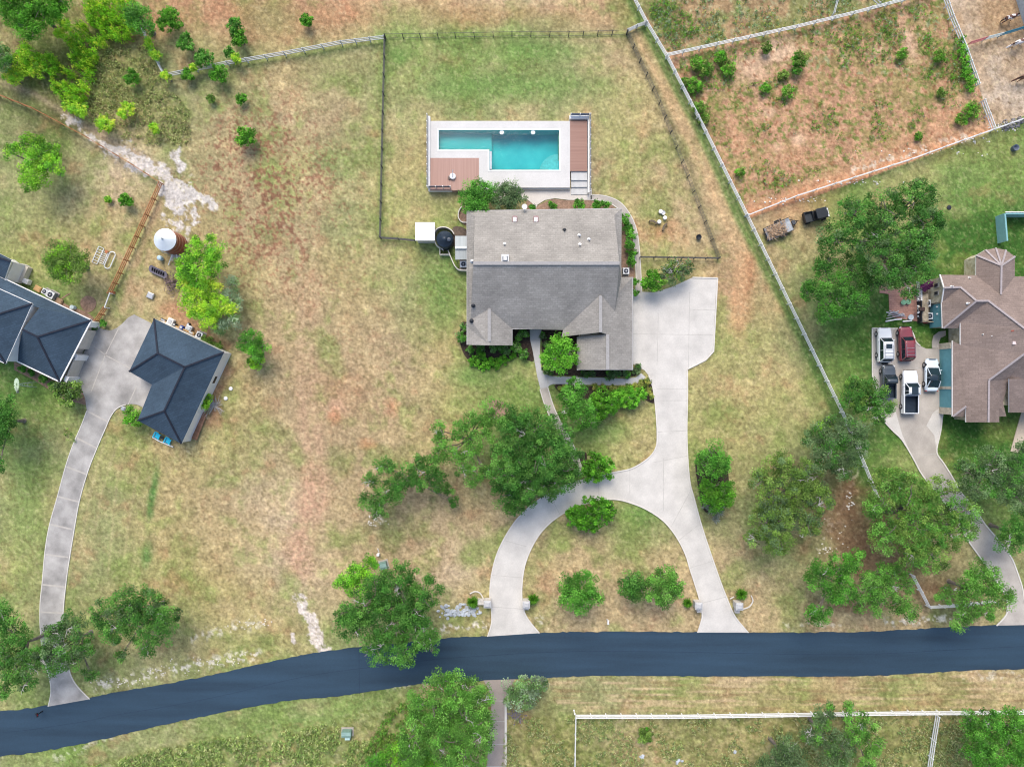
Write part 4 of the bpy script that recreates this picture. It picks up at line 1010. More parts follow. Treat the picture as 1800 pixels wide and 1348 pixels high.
# teal fence walls north of the bay
tf = empty('teal_screen_wall', P(1760, 405), 'teal painted screen wall enclosing the yard above the rounded bay', 'wall')
mb = MB(); strip(mb, W([(1752, 381), (1960, 381)]), .2, 1.7, 1.75); mb.build('long_wall', mat('teal grey paint', (.20, .40, .42), .7, .06, 2), tf)
mb = MB(); strip(mb, W([(1751, 381), (1755, 428)]), .2, 1.7, 1.75); mb.build('side_wall', MATS['teal grey paint'], tf)
mb = MB(); strip(mb, W([(1751, 378.6), (1960, 378.6)]), .12, 1.78, .1); strip(mb, W([(1757, 402), (1758.5, 427)]), .16, 1.3, 1.2); mb.build('top_rail', M_WTRIM, tf)
# ------------------------------------------------------------------ vegetation
def leaf_mat(name, rough=.55):
    m = bpy.data.materials.new(name); m.use_nodes = True
    nt = m.node_tree; b = nt.nodes['Principled BSDF']
    b.inputs['Roughness'].default_value = rough; b.inputs['Specular IOR Level'].default_value = .25
    at = nt.nodes.new('ShaderNodeAttribute'); at.attribute_name = 'tint'
    nt.links.new(at.outputs['Color'], b.inputs['Base Color'])
    t = nt.nodes.new('ShaderNodeBsdfTranslucent'); nt.links.new(at.outputs['Color'], t.inputs[0])
    mx = nt.nodes.new('ShaderNodeMixShader'); mx.inputs[0].default_value = .38
    nt.links.new(b.outputs[0], mx.inputs[1]); nt.links.new(t.outputs[0], mx.inputs[2])
    nt.links.new(mx.outputs[0], nt.nodes['Material Output'].inputs['Surface'])
    return m
M_LEAF = leaf_mat('foliage')
M_BARK = mat('grey bark', (.17, .145, .125), .95, .3, 4, .5)
M_DEAD = mat('bleached dead wood', (.40, .38, .36), .9, .2, 4)

def unit(v): return v / np.maximum(np.linalg.norm(v, axis=-1, keepdims=True), 1e-9)
def leaves(cc, cr, per, size, pal, jit, up=.5, droop=0.0, aspect=.5, flat=.75):
    """cc clump centres (n,3), cr clump radii (n), per leaves each; returns coords, tints"""
    n = len(cc)
    idx = np.repeat(np.arange(n), per)
    d = unit(rng.normal(size=(len(idx), 3)))
    r = rng.random(len(idx)) ** .45
    off = d * (r * cr[idx])[:, None]; off[:, 2] *= flat
    c = cc[idx] + off
    nrm = unit(d * .8 + np.array([0, 0, up]) + rng.normal(size=d.shape) * .45)
    t = unit(np.cross(nrm, unit(rng.normal(size=d.shape)) + d * 0)); t = unit(t * .5 + d * .6 + np.array([0, 0, -droop]) + rng.normal(size=d.shape) * .35)
    b = unit(np.cross(nrm, t))
    s = size * (0.7 + .6 * rng.random(len(idx)))
    L = t * s[:, None]; Wd = b * (s * aspect)[:, None]
    co = np.stack([c - L * .5, c + Wd * .5 + L * .05, c + L * .5, c - Wd * .5 + L * .05], 1)
    pal = np.array(pal, float)
    pk = rng.random(n) ; k0 = np.minimum((pk * len(pal)).astype(int), len(pal) - 1)
    base = pal[k0][idx] * 1.45
    br = (1 + (rng.random(n) - .5) * jit)[idx] * (1 + (rng.random(len(idx)) - .5) * .55)
    col = base * br[:, None]
    return co, np.repeat(col[:, None, :], 4, 1)
def leaf_object(name, cos, cols, parent=None, base=(0, 0, 0)):
    co = np.concatenate([c.reshape(-1, 3) for c in cos]); col = np.concatenate([c.reshape(-1, 3) for c in cols])
    co = co - np.array(base, float)
    q = np.arange(len(co)).reshape(-1, 4)
    me = mesh_np(name, co, q)
    a = me.color_attributes.new('tint', 'FLOAT_COLOR', 'POINT')
    a.data.foreach_set('color', np.concatenate([np.clip(col, .004, .8), np.ones((len(col), 1))], 1).astype(np.float32).ravel())
    me.materials.append(M_LEAF)
    o = bpy.data.objects.new(name, me); COL.objects.link(o)
    if parent is not None: o.parent = parent
    else: o.location = base
    return o
OAK = [(.050, .158, .022), (.070, .190, .030), (.038, .124, .018), (.092, .215, .036)]
OAKB = [(.085, .22, .030), (.105, .255, .038), (.062, .17, .024), (.13, .28, .050)]
OLIVE = [(.105, .19, .030), (.135, .225, .040), (.080, .150, .026), (.155, .245, .050)]
GREY = [(.080, .140, .050), (.105, .170, .068), (.062, .115, .038), (.125, .19, .08)]
LIME = [(.31, .56, .032), (.25, .48, .028), (.38, .62, .045), (.15, .34, .024)]
LIME2 = [(.18, .40, .024), (.15, .35, .022), (.24, .46, .034), (.09, .24, .020)]
HEDGE = [(.058, .20, .012), (.078, .24, .016), (.044, .155, .010), (.10, .27, .020)]
BRIGHT = [(.095, .30, .020), (.125, .34, .026), (.066, .22, .016), (.16, .38, .036)]
SILVER = [(.19, .27, .15), (.24, .32, .20), (.10, .19, .06), (.14, .25, .08)]
BUSH = [(.060, .20, .020), (.080, .235, .028), (.045, .155, .016), (.10, .265, .034)]
YEL = [(.28, .30, .06), (.34, .34, .10), (.18, .24, .05)]

def lobes_world(lobes, ht, flat):
    out = []
    for l in lobes:
        x, y, r = l[:3]; zt = l[3] if len(l) > 3 else ht
        rw = r * S * (H - zt) / H * 1.13
        zc = max(zt - rw * flat * .9, rw * flat * .5)
        zc = zt - rw * flat * .55
        p = P(x, y, zc)
        out.append((p, rw, zt))
    return out

def tree(lobes, ht, pal, label, cat='tree', group=None, name='tree', dens=1.0, leaf=.195, clump=(.42, .85), bare=0, flat=.7, jit=.95, trunk_r=.22, fill=.5, droop=.1, up=1.1, limbs=True, cover=1.15, trunk=True, aspect=.62):
    lw = lobes_world(lobes, ht, flat)
    cx = sum(p.x * r * r for p, r, z in lw) / sum(r * r for p, r, z in lw); cy = sum(p.y * r * r for p, r, z in lw) / sum(r * r for p, r, z in lw)
    base = Vector((cx, cy, 0))
    t = empty(name, base, label, cat, group)
    cos = []; cols = []
    for p, r, zt in lw:
        # outer shell of leaf clumps, bunched so that gaps stay open
        area = math.pi * r * r
        n = max(5, int(area * 2.7 * dens * cover / (clump[0] + clump[1])))
        d = unit(rng.normal(size=(n, 3))); d[:, 2] = np.abs(d[:, 2]) * 1.0 - .25
        d = unit(d)
        rad = r * (.60 + .50 * rng.random(n) ** .8)
        cc = np.stack([p.x + d[:, 0] * rad, p.y + d[:, 1] * rad, p.z + d[:, 2] * rad * flat], 1)
        cc[:, 2] = np.maximum(cc[:, 2], .3)
        cr = clump[0] + (clump[1] - clump[0]) * rng.random(n)
        cr = np.minimum(cr, r * .6)
        per = int(44 * dens * ((clump[0] + clump[1]) / 1.27) ** 1.4 * (.30 / leaf) ** 1.6)
        per = max(7, int(per * (.62 / aspect) ** .6))
        a, b = leaves(cc, cr, per, leaf, pal, jit, up, droop, aspect); cos.append(a); cols.append(b)
        # looser shaded foliage inside
        m = int(n * fill) + 1
        d = unit(rng.normal(size=(m, 3))); rad = r * .65 * rng.random(m) ** .5
        cc = np.stack([p.x + d[:, 0] * rad, p.y + d[:, 1] * rad, p.z + d[:, 2] * rad * flat * .6], 1); cc[:, 2] = np.maximum(cc[:, 2], .3)
        a, b = leaves(cc, np.full(m, clump[1] * .9), max(5, per // 2), leaf, pal[:3], jit, up, droop, aspect); cos.append(a); cols.append(b)
    leaf_object('crown', cos, cols, t, base)
    if trunk:
        zf = min(p.z for p, r, z in lw) * .45 + .1
        mb = MB(); tr_ = trunk_r
        fork = Vector((cx + rnd.uniform(-.2, .2), cy + rnd.uniform(-.2, .2), zf))
        mb.tube([(cx, cy, -.1), (cx, cy, .15), (cx + .05, cy, zf * .5), fork], [tr_ * 1.7, tr_ * 1.15, tr_, tr_ * .85], 8)
        mb.build('trunk', M_BARK, t)
        if limbs:
            mb = MB(); mb2 = MB()
            for p, r, z in lw:
                a = fork; e = Vector((p.x, p.y, p.z + r * flat * .15)); mid = a.lerp(e, .5) + Vector((rnd.uniform(-.4, .4), rnd.uniform(-.4, .4), rnd.uniform(0, .5)))
                R0 = tr_ * (.35 + .3 * min(1, r / 2.5))
                mb.tube([a, mid, e], [R0, R0 * .7, R0 * .35], 6)
                for k in range(4):
                    ang = rnd.random() * 6.28; q = e + Vector((math.cos(ang) * r * .7, math.sin(ang) * r * .7, r * flat * .35)); mq = e.lerp(q, .5) + Vector((rnd.uniform(-.3, .3), rnd.uniform(-.3, .3), .1))
                    mb.tube([e if k % 2 else mid, mq, q], [R0 * .35, R0 * .22, .02], 5)
            mb.build('limbs', M_BARK, t)
        if bare:
            big = sorted(lw, key=lambda v: -v[1])
            for k in range(bare):
                mb = MB()
                p, r, z = rnd.choice(big[:max(3, len(big))])
                ang = rnd.random() * 6.28; rr_ = r * rnd.uniform(.1, .75)
                o = Vector((p.x + math.cos(ang) * rr_ * .6, p.y + math.sin(ang) * rr_ * .6, p.z + r * flat * .42))
                for br in range(rnd.randint(1, 3)):
                    ang += rnd.uniform(.4, 1.6); L = rnd.uniform(.5, 1.3); pts = [o]; cur = o.copy(); a2 = ang
                    for s_ in range(4):
                        a2 += rnd.uniform(-.6, .6); cur = cur + Vector((math.cos(a2), math.sin(a2), rnd.uniform(.05, .3))) * L / 4; pts.append(cur.copy())
                    mb.tube(pts, [.045, .04, .03, .022, .012], 5)
                    tw = pts[2]; mb.tube([tw, tw + Vector((math.cos(a2 + 1) * .35, math.sin(a2 + 1) * .35, .15))], [.035, .015], 4)
                mb.build('dead_branch', M_DEAD, t)
    return t

OG = 'oaks on the house lots'
tree([(915, 762, 34), (948, 745, 25), (980, 770, 22), (905, 800, 34, 8), (952, 800, 40), (990, 828, 26, 6.5), (930, 848, 34, 7), (897, 868, 26, 6), (885, 835, 26), (965, 848, 24, 6.2), (906, 736, 20), (1000, 800, 18, 6), (905, 888, 15, 5), (1008, 830, 13, 5.5)], 8.2, OAK,
     'largest spreading oak beside the loop drive at the upper left bend', group=OG, bare=9, trunk_r=.34)
tree([(866, 728, 22), (838, 742, 19), (812, 752, 19), (776, 756, 12), (780, 785, 15), (770, 803, 13), (796, 800, 14), (825, 795, 17), (850, 766, 15), (815, 825, 12), (838, 838, 15), (858, 830, 13), (775, 775, 10)], 5.8, OAKB,
     'open gappy oak touching the left side of the largest oak', group=OG, bare=10, dens=.9, trunk_r=.22)
tree([(675, 820, 15), (652, 845, 11), (655, 880, 19), (690, 862, 17), (715, 838, 18), (735, 815, 11), (750, 835, 24), (770, 846, 14), (787, 862, 9, 3), (797, 880, 7, 2.6), (700, 850, 12), (668, 895, 12)], 5.2, OAK,
     'low straggling oak alone in the middle of the open lawn', group=OG, bare=6, trunk_r=.2)
tree([(1012, 684, 15), (1003, 703, 18), (1024, 712, 17), (996, 726, 13), (1018, 736, 15), (1040, 743, 9), (1008, 672, 7)], 5.0, BUSH, 'oak rising from the mulch bed south of the entry walk', group=OG, bare=3)
tree([(1062, 705, 20), (1050, 725, 14), (1072, 715, 12)], 2.6, HEDGE, 'rounded dense evergreen between the bed oak and the clipped hedge', 'shrub', name='shrub', leaf=.22, clump=(.3, .5), dens=1.3)
tree([(1088, 700, 14), (1105, 698, 16), (1122, 692, 11), (1112, 705, 10)], 1.6, BRIGHT, 'clipped bright green hedge mound beside the drive bed', 'shrub', name='shrub', leaf=.2, clump=(.28, .45), dens=1.4)
tree([(984, 622, 20), (966, 628, 14), (1000, 618, 14), (984, 604, 14), (990, 640, 14), (970, 645, 10), (1004, 635, 10), (968, 612, 10)], 4.2, BRIGHT, 'bright green crepe myrtle in the notch of the central house', name='tree', leaf=.34, clump=(.4, .7), aspect=.3, droop=.0, jit=.9)
tree([(832, 347, 24), (852, 342, 18), (826, 358, 14), (846, 358, 16), (838, 330, 12)], 3.2, BUSH, 'fine leaved bush at the corner of the reddish pool deck', 'shrub', name='shrub', leaf=.3, aspect=.25)
tree([(890, 342, 20), (906, 346, 14), (880, 352, 14), (897, 354, 13)], 3.0, GREY, 'grey green bush right of the fine leaved bush by the pool', 'shrub', name='shrub', leaf=.3, aspect=.3)
tree([(1045, 815, 17), (1056, 825, 19), (1042, 832, 15), (1065, 815, 8)], 2.2, HEDGE, 'round shrub in the fork of walk and loop drive', 'shrub', name='shrub', leaf=.26, clump=(.3, .5), dens=1.2)
tree([(1018, 908, 18), (1042, 902, 25), (1066, 893, 16), (1035, 918, 14), (1012, 900, 12)], 2.4, HEDGE, 'wide dense shrub inside the top of the loop drive', 'shrub', name='shrub', leaf=.26, clump=(.3, .5), dens=1.2)
tree([(1018, 1038, 22), (1005, 1050, 16), (1035, 1050, 18), (1030, 1020, 15), (1000, 1025, 14), (1018, 1062, 16)], 5.0, BUSH, 'round solitary tree left inside the loop by the lane', group='small trees inside the loop drive')
tree([(1112, 1018, 16), (1103, 1032, 15), (1122, 1035, 17), (1112, 1045, 12)], 4.6, OAK, 'left tree of the touching pair inside the loop drive', group='small trees inside the loop drive')
tree([(1168, 1015, 19), (1152, 1030, 17), (1185, 1028, 18), (1168, 1045, 17), (1190, 1040, 10), (1145, 1045, 10)], 5.0, OAKB, 'right larger tree of the touching pair inside the loop drive', group='small trees inside the loop drive')
tree([(1252, 800, 20), (1268, 815, 13), (1240, 818, 14), (1256, 825, 15)], 4.2, BUSH, 'upper tree in the long mulch bed right of the drive', group='trees in the long mulch bed')
tree([(1252, 855, 17), (1270, 872, 16), (1245, 872, 13), (1262, 885, 14), (1240, 850, 10), (1278, 855, 9)], 3.8, HEDGE, 'lower tree in the long mulch bed right of the drive', group='trees in the long mulch bed')
tree([(1340, 845, 20), (1372, 828, 26), (1412, 838, 28), (1438, 878, 22), (1400, 880, 30), (1355, 888, 26), (1345, 925, 24), (1372, 950, 18), (1420, 918, 20), (1325, 945, 12), (1360, 965, 12), (1380, 915, 18)], 7.2, OLIVE + GREY[:2],
     'broad olive green oak between the loop drive and the right boundary', group=OG, bare=5, trunk_r=.3)
tree([(1442, 772, 24), (1475, 760, 24), (1505, 752, 17), (1450, 800, 22), (1490, 792, 24), (1482, 825, 14), (1512, 778, 12)], 6.4, GREY + OAK[:1], 'grey green oak leaning over the white boundary fence', group=OG, bare=7)
tree([(1447, 745, 9), (1440, 748, 6), (1456, 742, 6)], 1.5, LIME2, 'small lime shrub beside the boundary fence oak', 'shrub', name='shrub', leaf=.2, clump=(.25, .4))
tree([(1500, 688, 20), (1530, 693, 23), (1550, 712, 16), (1520, 715, 18), (1492, 705, 12), (1545, 735, 8)], 5.6, OAK + OLIVE[:1], 'oak overhanging the dark parked truck', group=OG, bare=2)
tree([(1500, 378, 28), (1555, 368, 30), (1605, 348, 32), (1622, 395, 30), (1468, 420, 24), (1530, 425, 32), (1590, 438, 32), (1625, 440, 22), (1610, 478, 22), (1560, 480, 26), (1640, 375, 12), (1598, 510, 13)], 8.8, OAK + GREY[:1],
     'huge dark oak above the brick patio', group=OG, trunk_r=.38, bare=2)
tree([(1455, 470, 20), (1500, 478, 26), (1468, 525, 26), (1430, 508, 18), (1500, 530, 22), (1455, 552, 16), (1530, 500, 16), (1418, 512, 8)], 7.0, OAK + BUSH[:1], 'dark oak below the huge one, nearer the boundary fence', group=OG, trunk_r=.28, bare=1)
tree([(1560, 850, 24), (1600, 868, 30), (1648, 868, 26), (1688, 900, 24), (1545, 888, 20), (1560, 938, 26), (1612, 930, 34), (1658, 938, 28), (1600, 978, 22), (1640, 982, 22), (1700, 930, 14), (1580, 842, 16), (1535, 900, 12)], 8.0, OAKB + OLIVE,
     'largest yellow green oak arching over the right-hand drive', group=OG, trunk_r=.34, bare=5, jit=.85)
tree([(1440, 1010, 22), (1478, 998, 20), (1500, 985, 16), (1480, 1034, 23), (1440, 1074, 18), (1462, 1045, 12)], 6.0, BUSH, 'left oak of the row along the lane at the lower right', group=OG, bare=2)
tree([(1530, 1030, 22), (1568, 1020, 22), (1580, 1058, 18), (1602, 1076, 12), (1540, 1058, 16), (1510, 1060, 12), (1595, 1030, 12), (1548, 1005, 14)], 6.0, OAKB, 'gappy oak left of the fence corner by the lane', group=OG, bare=5, dens=.95)
tree([(1660, 1046, 13), (1700, 1030, 22), (1738, 1020, 22), (1755, 1048, 21), (1702, 1068, 18), (1690, 1094, 15), (1720, 1000, 14), (1735, 1075, 12)], 6.2, OAKB, 'oak covering the fence corner and edge of the lane', group=OG, bare=2)
tree([(1700, 830, 21), (1738, 815, 24), (1778, 825, 24), (1802, 800, 22), (1712, 860, 18), (1760, 862, 22), (1792, 880, 24), (1745, 840, 16)], 7.0, GREY + OAK[:2], 'grey green oak at the right edge beyond the drive', group=OG, bare=6)
tree([(1780, 935, 19), (1802, 925, 22), (1766, 955, 13), (1790, 960, 12)], 5.5, OAK, 'small oak cut by the right edge beside the curving drive', group=OG, bare=2)
tree([(700, 1028, 34), (745, 1045, 26), (640, 1065, 28), (620, 1102, 25), (690, 1090, 36), (742, 1105, 27), (662, 1138, 24), (708, 1148, 20), (752, 1135, 15), (608, 1075, 16), (660, 1030, 20), (725, 1075, 24)], 8.6, OAK,
     'big round oak overhanging the lane in the lower middle', group=OG, trunk_r=.36, bare=16)
tree([(618, 1012, 18), (645, 998, 18), (628, 1035, 16), (600, 1025, 10)], 5.5, LIME2[:2] + BRIGHT, 'brighter yellow green tree behind the big round roadside oak')
tree([(775, 1198, 21), (818, 1208, 26), (848, 1222, 18), (760, 1238, 26), (812, 1256, 36), (850, 1265, 18), (845, 1295, 22), (782, 1300, 36), (820, 1332, 30), (730, 1300, 24), (742, 1268, 22), (735, 1235, 16), (720, 1325, 20)], 8.8, OAKB,
     'big bright oak south of the lane in the lower middle', group=OG, trunk_r=.36, bare=12)
tree([(700, 1335, 22), (735, 1338, 22), (760, 1350, 22), (720, 1365, 24)], 5.5, LIME2[:1] + BRIGHT, 'bright shrubby tree at the bottom edge below the big oak')
tree([(660, 1340, 14), (650, 1355, 16)], 3.6, BUSH, 'dark small shrub at the bottom edge left of the bright tree', 'shrub', name='shrub')
tree([(187, 1078, 22), (225, 1062, 26), (265, 1058, 25), (293, 1080, 20), (240, 1098, 26), (285, 1112, 19), (205, 1110, 19), (214, 1150, 9, 3.5), (262, 1135, 14)], 7.0, OAK + GREY[:1], 'dark oak above the verge at the lower left', group=OG, bare=5)
tree([(95, 1108, 15), (130, 1100, 21), (108, 1138, 25), (80, 1152, 17), (145, 1138, 18), (160, 1182, 10, 4), (60, 1168, 15), (98, 1172, 14), (130, 1160, 14)], 6.4, GREY + OAK, 'oak arching over the stained grey drive near the lane', group=OG, bare=10)
tree([(8, 1080, 20), (25, 1112, 22), (8, 1150, 23), (30, 1178, 22), (48, 1200, 13), (8, 1212, 14), (45, 1150, 13)], 6.6, OAK + GREY[:1], 'oak on the left edge above the lane', group=OG, bare=5)
tree([(2, 718, 22), (-5, 760, 20), (4, 745, 18), (-2, 820, 12), (-25, 740, 40)], 6.6, OAK, 'dark tree cut by the left edge below the dark roofed house')
tree([(1450, 1256, 17), (1440, 1288, 22), (1478, 1310, 22), (1465, 1340, 20), (1420, 1290, 10)], 6.2, GREY + OAKB[:1], 'grey green oak straddling the white rail fence', group=OG, bare=6)
tree([(1490, 1250, 12), (1518, 1272, 17), (1530, 1308, 17), (1500, 1290, 12), (1525, 1345, 12)], 5.6, OAKB, 'slim oak right of the one straddling the rail fence', group=OG, bare=5)
tree([(1380, 1312, 22), (1398, 1335, 20), (1362, 1330, 12), (1345, 1350, 14), (1385, 1352, 18)], 5.6, GREY, 'pale green tree at the bottom edge inside the rail fence', bare=4)
tree([(1700, 1265, 14), (1735, 1270, 22), (1778, 1268, 21), (1720, 1308, 26), (1768, 1308, 30), (1802, 1330, 28), (1738, 1345, 22), (1790, 1280, 20)], 7.0, BUSH, 'dense tree mass in the bottom right corner behind the rail fence', bare=4)
tree([(900, 1213, 16), (935, 1204, 17), (955, 1200, 9), (920, 1232, 13), (895, 1235, 8), (940, 1222, 10)], 2.6, SILVER, 'silvery green shrub clump beside the southern drive', 'shrub', name='shrub', leaf=.26)
tree([(55, 256, 17), (80, 268, 21), (92, 292, 15), (62, 308, 22), (75, 285, 18), (20, 268, 11), (50, 322, 12), (38, 262, 9)], 5.0, LIME2, 'lime green tree inside the orange fence at the left edge', jit=1.0)
tree([(115, 458, 26), (100, 450, 20), (130, 450, 20), (120, 475, 20), (100, 472, 17), (135, 470, 14)], 5.2, OLIVE + LIME2[:1], 'round fine leaved tree behind the dark roofed house', leaf=.32, aspect=.22, jit=.6)
tree([(352, 440, 20), (374, 437, 18), (330, 470, 18), (352, 480, 22), (375, 465, 16), (335, 450, 12)], 5.4, LIME2 + BRIGHT[:1], 'upper bright tree of the thicket right of the rusty water tower')
tree([(328, 505, 18), (350, 515, 20), (345, 540, 20), (378, 540, 20), (365, 562, 14), (395, 545, 14), (325, 490, 12), (372, 508, 14)], 4.2, LIME, 'yellow green thicket tree just above the detached garage', jit=.9)
tree([(405, 500, 13), (408, 525, 14), (402, 560, 16), (388, 575, 12), (410, 545, 12)], 3.4, SILVER, 'feathery silver palm clump at the right of the bright thicket', 'palm', leaf=.6, aspect=.1, clump=(.5, .8), droop=.2, trunk_r=.15)
tree([(445, 603, 19), (458, 612, 13), (432, 600, 13), (448, 620, 12)], 4.0, BUSH + BRIGHT[:1], 'green tree standing alone right of the detached garage')
tree([(450, 634, 10), (442, 638, 7)], 2.0, LIME2, 'lime shrub at the foot of the lone tree by the garage', 'shrub', name='shrub')
tree([(245, 35, 20), (235, 20, 14), (255, 50, 12)], 4.2, BUSH, 'dark green tree at the corner of the thicket by the white fence')
tree([(35, 20, 30), (70, 15, 30), (50, 45, 18), (100, 5, 24), (20, 0, 26), (60, 60, -0.01 + 10)], 6.0, HEDGE, 'dark dense tree group in the top left corner', dens=1.1)
tree([(5, 95, 14), (10, 112, 12), (-8, 105, 16)], 4.0, SILVER[2:] + BUSH, 'bluish green shrub cut by the left edge above the track', 'shrub', name='shrub')
tree([(120, 690, 16), (108, 682, 12), (130, 682, 12), (118, 705, 10)], 2.6, OLIVE + GREY[:1], 'olive shrub at the front corner of the dark roofed house', 'shrub', name='shrub', leaf=.25)
tree([(232, 728, 10), (240, 738, 8), (228, 738, 7)], 2.2, BRIGHT, 'bright shrub at the lower left corner of the detached garage', 'shrub', name='shrub', leaf=.24)
tree([(365, 702, 6), (360, 712, 5)], 1.6, LIME2, 'small lime shrub against the white garage wall', 'shrub', name='shrub', leaf=.2)
tree([(1190, 468, 14), (1208, 470, 9), (1172, 474, 10), (1182, 485, 11), (1198, 482, 8), (1168, 490, 7)], 2.6, GREY + OLIVE[:1], 'loose sprawling shrub with bare stems above the parking pad', 'shrub', name='shrub', bare=6, leaf=.26, dens=.7)
tree([(1146, 492, 13), (1140, 500, 9), (1154, 500, 10), (1148, 484, 9)], 2.6, HEDGE, 'dense round shrub at the top left of the parking pad', 'shrub', name='shrub', leaf=.22)
tree([(125, 770, 8), (120, 760, 6)], .5, OLIVE, 'scrubby low sprouts beside the stained grey drive', 'shrub', name='shrub', leaf=.14, clump=(.15, .25), dens=.5, trunk=False)
# dead shrub by the garage
ds = empty('dead_shrub', P(376, 712), 'bare grey dead shrub beside the white garage wall', 'shrub')
mb = MB(); o0 = P(376, 712)
for k in range(46):
    a = rnd.random() * 6.28; L = rnd.uniform(.8, 2.1); cur = o0.copy(); pts = [cur.copy()]
    for s_ in range(5): a += rnd.uniform(-.45, .45); cur = cur + Vector((math.cos(a), math.sin(a), rnd.uniform(.25, .6))) * L / 5; pts.append(cur.copy())
    mb.tube(pts, [.05, .045, .04, .03, .02, .012], 4)
mb.build('branches', M_DEAD, ds)

# small shrubs: each its own thing
SH = [(298, 35, 21, 2.2, HEDGE, 'largest round shrub north of the white fence, upper left'), (327, 75, 15, 1.8, BUSH, 'second round shrub north of the white fence, left of the tall pair'), (414, 46, 15, 2.2, BUSH, 'upper shrub of the elongated pair in the top field'), (421, 66, 15, 2.0, HEDGE, 'lower shrub of the elongated pair in the top field'),
      (358, 103, 16, 2.0, BUSH, 'shrub leaning over the white fence near its corner'), (385, 130, 15, 1.8, HEDGE, 'shrub just south of the white fence beside the leaning one'), (403, 93, 9, 1.3, BUSH, 'small shrub between the elongated pair and the white fence'), (330, 132, 10, 1.4, HEDGE, 'small shrub touching the white fence at the left'),
      (232, 136, 13, 1.6, HEDGE, 'round shrub alone in the weedy ground of the upper left'), (371, 173, 7, .9, OLIVE, 'tiny shrub on the lawn below the white fence'), (424, 174, 9, 1.1, HEDGE, 'small shrub on the lawn above the round lawn shrub'), (432, 240, 17, 2.0, HEDGE, 'round shrub on the lawn at the edge of the reddish patch'),
      (540, 36, 11, 1.4, HEDGE, 'lone small shrub in the dry top field'), (222, 352, 12, 1.5, HEDGE, 'round shrub inside the orange fenced yard'), (190, 350, 5, .7, LIME2, 'tiny shrub left of the round one in the orange fenced yard'), (1134, 1292, 13, 1.2, OLIVE + HEDGE[:1], 'grassy round shrub inside the lower white rail fence'),
      (1405, 103, 14, 1.5, HEDGE, 'darkest shrub on the bare soil of the paddock'), (1400, 122, 9, 1.1, BUSH, 'shrub touching the darkest paddock shrub from below'), (1349, 84, 9, 1.0, OLIVE, 'olive shrub on the sandy patch near the paddock top'), (1378, 132, 8, .8, OLIVE, 'low shrub left below the dark paddock shrub'), (1384, 160, 10, 1.0, BRIGHT, 'bright shrub at the lower end of the sandy paddock patch'), (1345, 155, 9, .9, BRIGHT, 'bright shrub left at the tip of the sandy paddock patch'),
      (1225, 110, 12, 1.1, BRIGHT, 'bright weed shrub near the left paddock fence junction'), (1240, 120, 14, 1.2, HEDGE, 'largest weed shrub near the left paddock fence'), (1268, 100, 11, 1.1, BRIGHT, 'weed shrub above the sandy patch at left'), (1280, 122, 12, 1.1, BRIGHT, 'weed shrub touching the left rim of the sandy patch'), (1222, 150, 13, 1.1, BRIGHT, 'weed shrub halfway down the left paddock fence'), (1205, 145, 8, .8, HEDGE, 'small weed shrub against the left paddock fence'), (1230, 190, 11, 1.0, BRIGHT, 'weed shrub by the fence below the others'), (1238, 208, 9, .9, HEDGE, 'lowest weed shrub along the left paddock fence'),
      (1708, 195, 13, 1.1, BRIGHT, 'bright shrub near the far right corner of the paddock'), (1690, 210, 10, .9, HEDGE, 'shrub left below the bright corner paddock shrub'), (1652, 100, 10, .9, BRIGHT, 'bright shrub left of the hedge along the horse yard fence'), (1585, 95, 9, .9, BRIGHT, 'bright shrub in the upper right weeds of the paddock'), (1655, 162, 8, .8, OLIVE, 'olive shrub in the right part of the paddock'), (1614, 240, 6, .6, HEDGE, 'tiny dark shrub near the lower paddock fence'), (1302, 303, 8, .7, BRIGHT, 'small bright shrub near the lower left paddock fence')]
for x, y, r, h, pal, lb in SH:
    if x > 1150: pal = pal[:2] + OLIVE[:2] + YEL[2:]
    tree([(x, y, r * .85), (x - r * .35, y + r * .3, r * .55), (x + r * .4, y + r * .25, r * .5), (x, y - r * .4, r * .5)], h, pal, lb, 'shrub', 'scattered round shrubs', 'shrub', leaf=.2, clump=(.22, .42), dens=1.1, trunk_r=.06, limbs=False)
for k, (x, y) in enumerate(((1687, 72), (1691, 92), (1696, 112), (1700, 128), (1705, 145))):
    tree([(x, y, 8), (x + 3, y + 9, 7)], .95, BRIGHT, 'bright shrub %s of the row of five along the horse yard fence' % ['uppermost', 'second from the top', 'middle one', 'second from the bottom', 'lowest'][k], 'shrub', 'shrubs along the horse yard fence', 'shrub', leaf=.2, clump=(.2, .4), trunk_r=.05, limbs=False)
# lime shrubs of the upper-left thicket: edge ones are single, the mass is one thicket
TH = [(115, 45, 13), (108, 60, 12), (65, 125, 14), (22, 135, 16), (185, 217, 16), (225, 190, 11), (272, 226, 9), (215, 200, 8), (262, 75, 10), (272, 95, 10), (292, 134, 8), (415, 103, 8), (340, 118, 6), (45, 100, 13), (35, 128, 12), (125, 185, 14), (140, 195, 14)]
NM = ['beside the dark corner trees', 'below the dark corner trees', 'at the left end of the thicket', 'at the track, far left', 'alone at the bend of the pale track', 'in the weeds right of the lone bend shrub', 'farthest right in the weedy hollow', 'smaller one in the weeds by the bend', 'on the white fence above its corner', 'halfway along the short white fence', 'at the corner post of the white fence', 'on the white fence right of its corner', 'tiny one on the white fence near the corner', 'between track and bluish shrub', 'just above the track at far left', 'low on the thicket by the track', 'lowest of the thicket beside the track']
for (x, y, r), nm in zip(TH, NM):
    tree([(x, y, r * .8), (x + r * .4, y + r * .3, r * .55), (x - r * .4, y - r * .2, r * .55)], 1.3 + r * .05, LIME, 'lime green shrub ' + nm, 'shrub', 'lime shrubs round the upper left thicket', 'shrub', leaf=.34, aspect=.3, clump=(.25, .5), trunk_r=.06, limbs=False, jit=1.0)
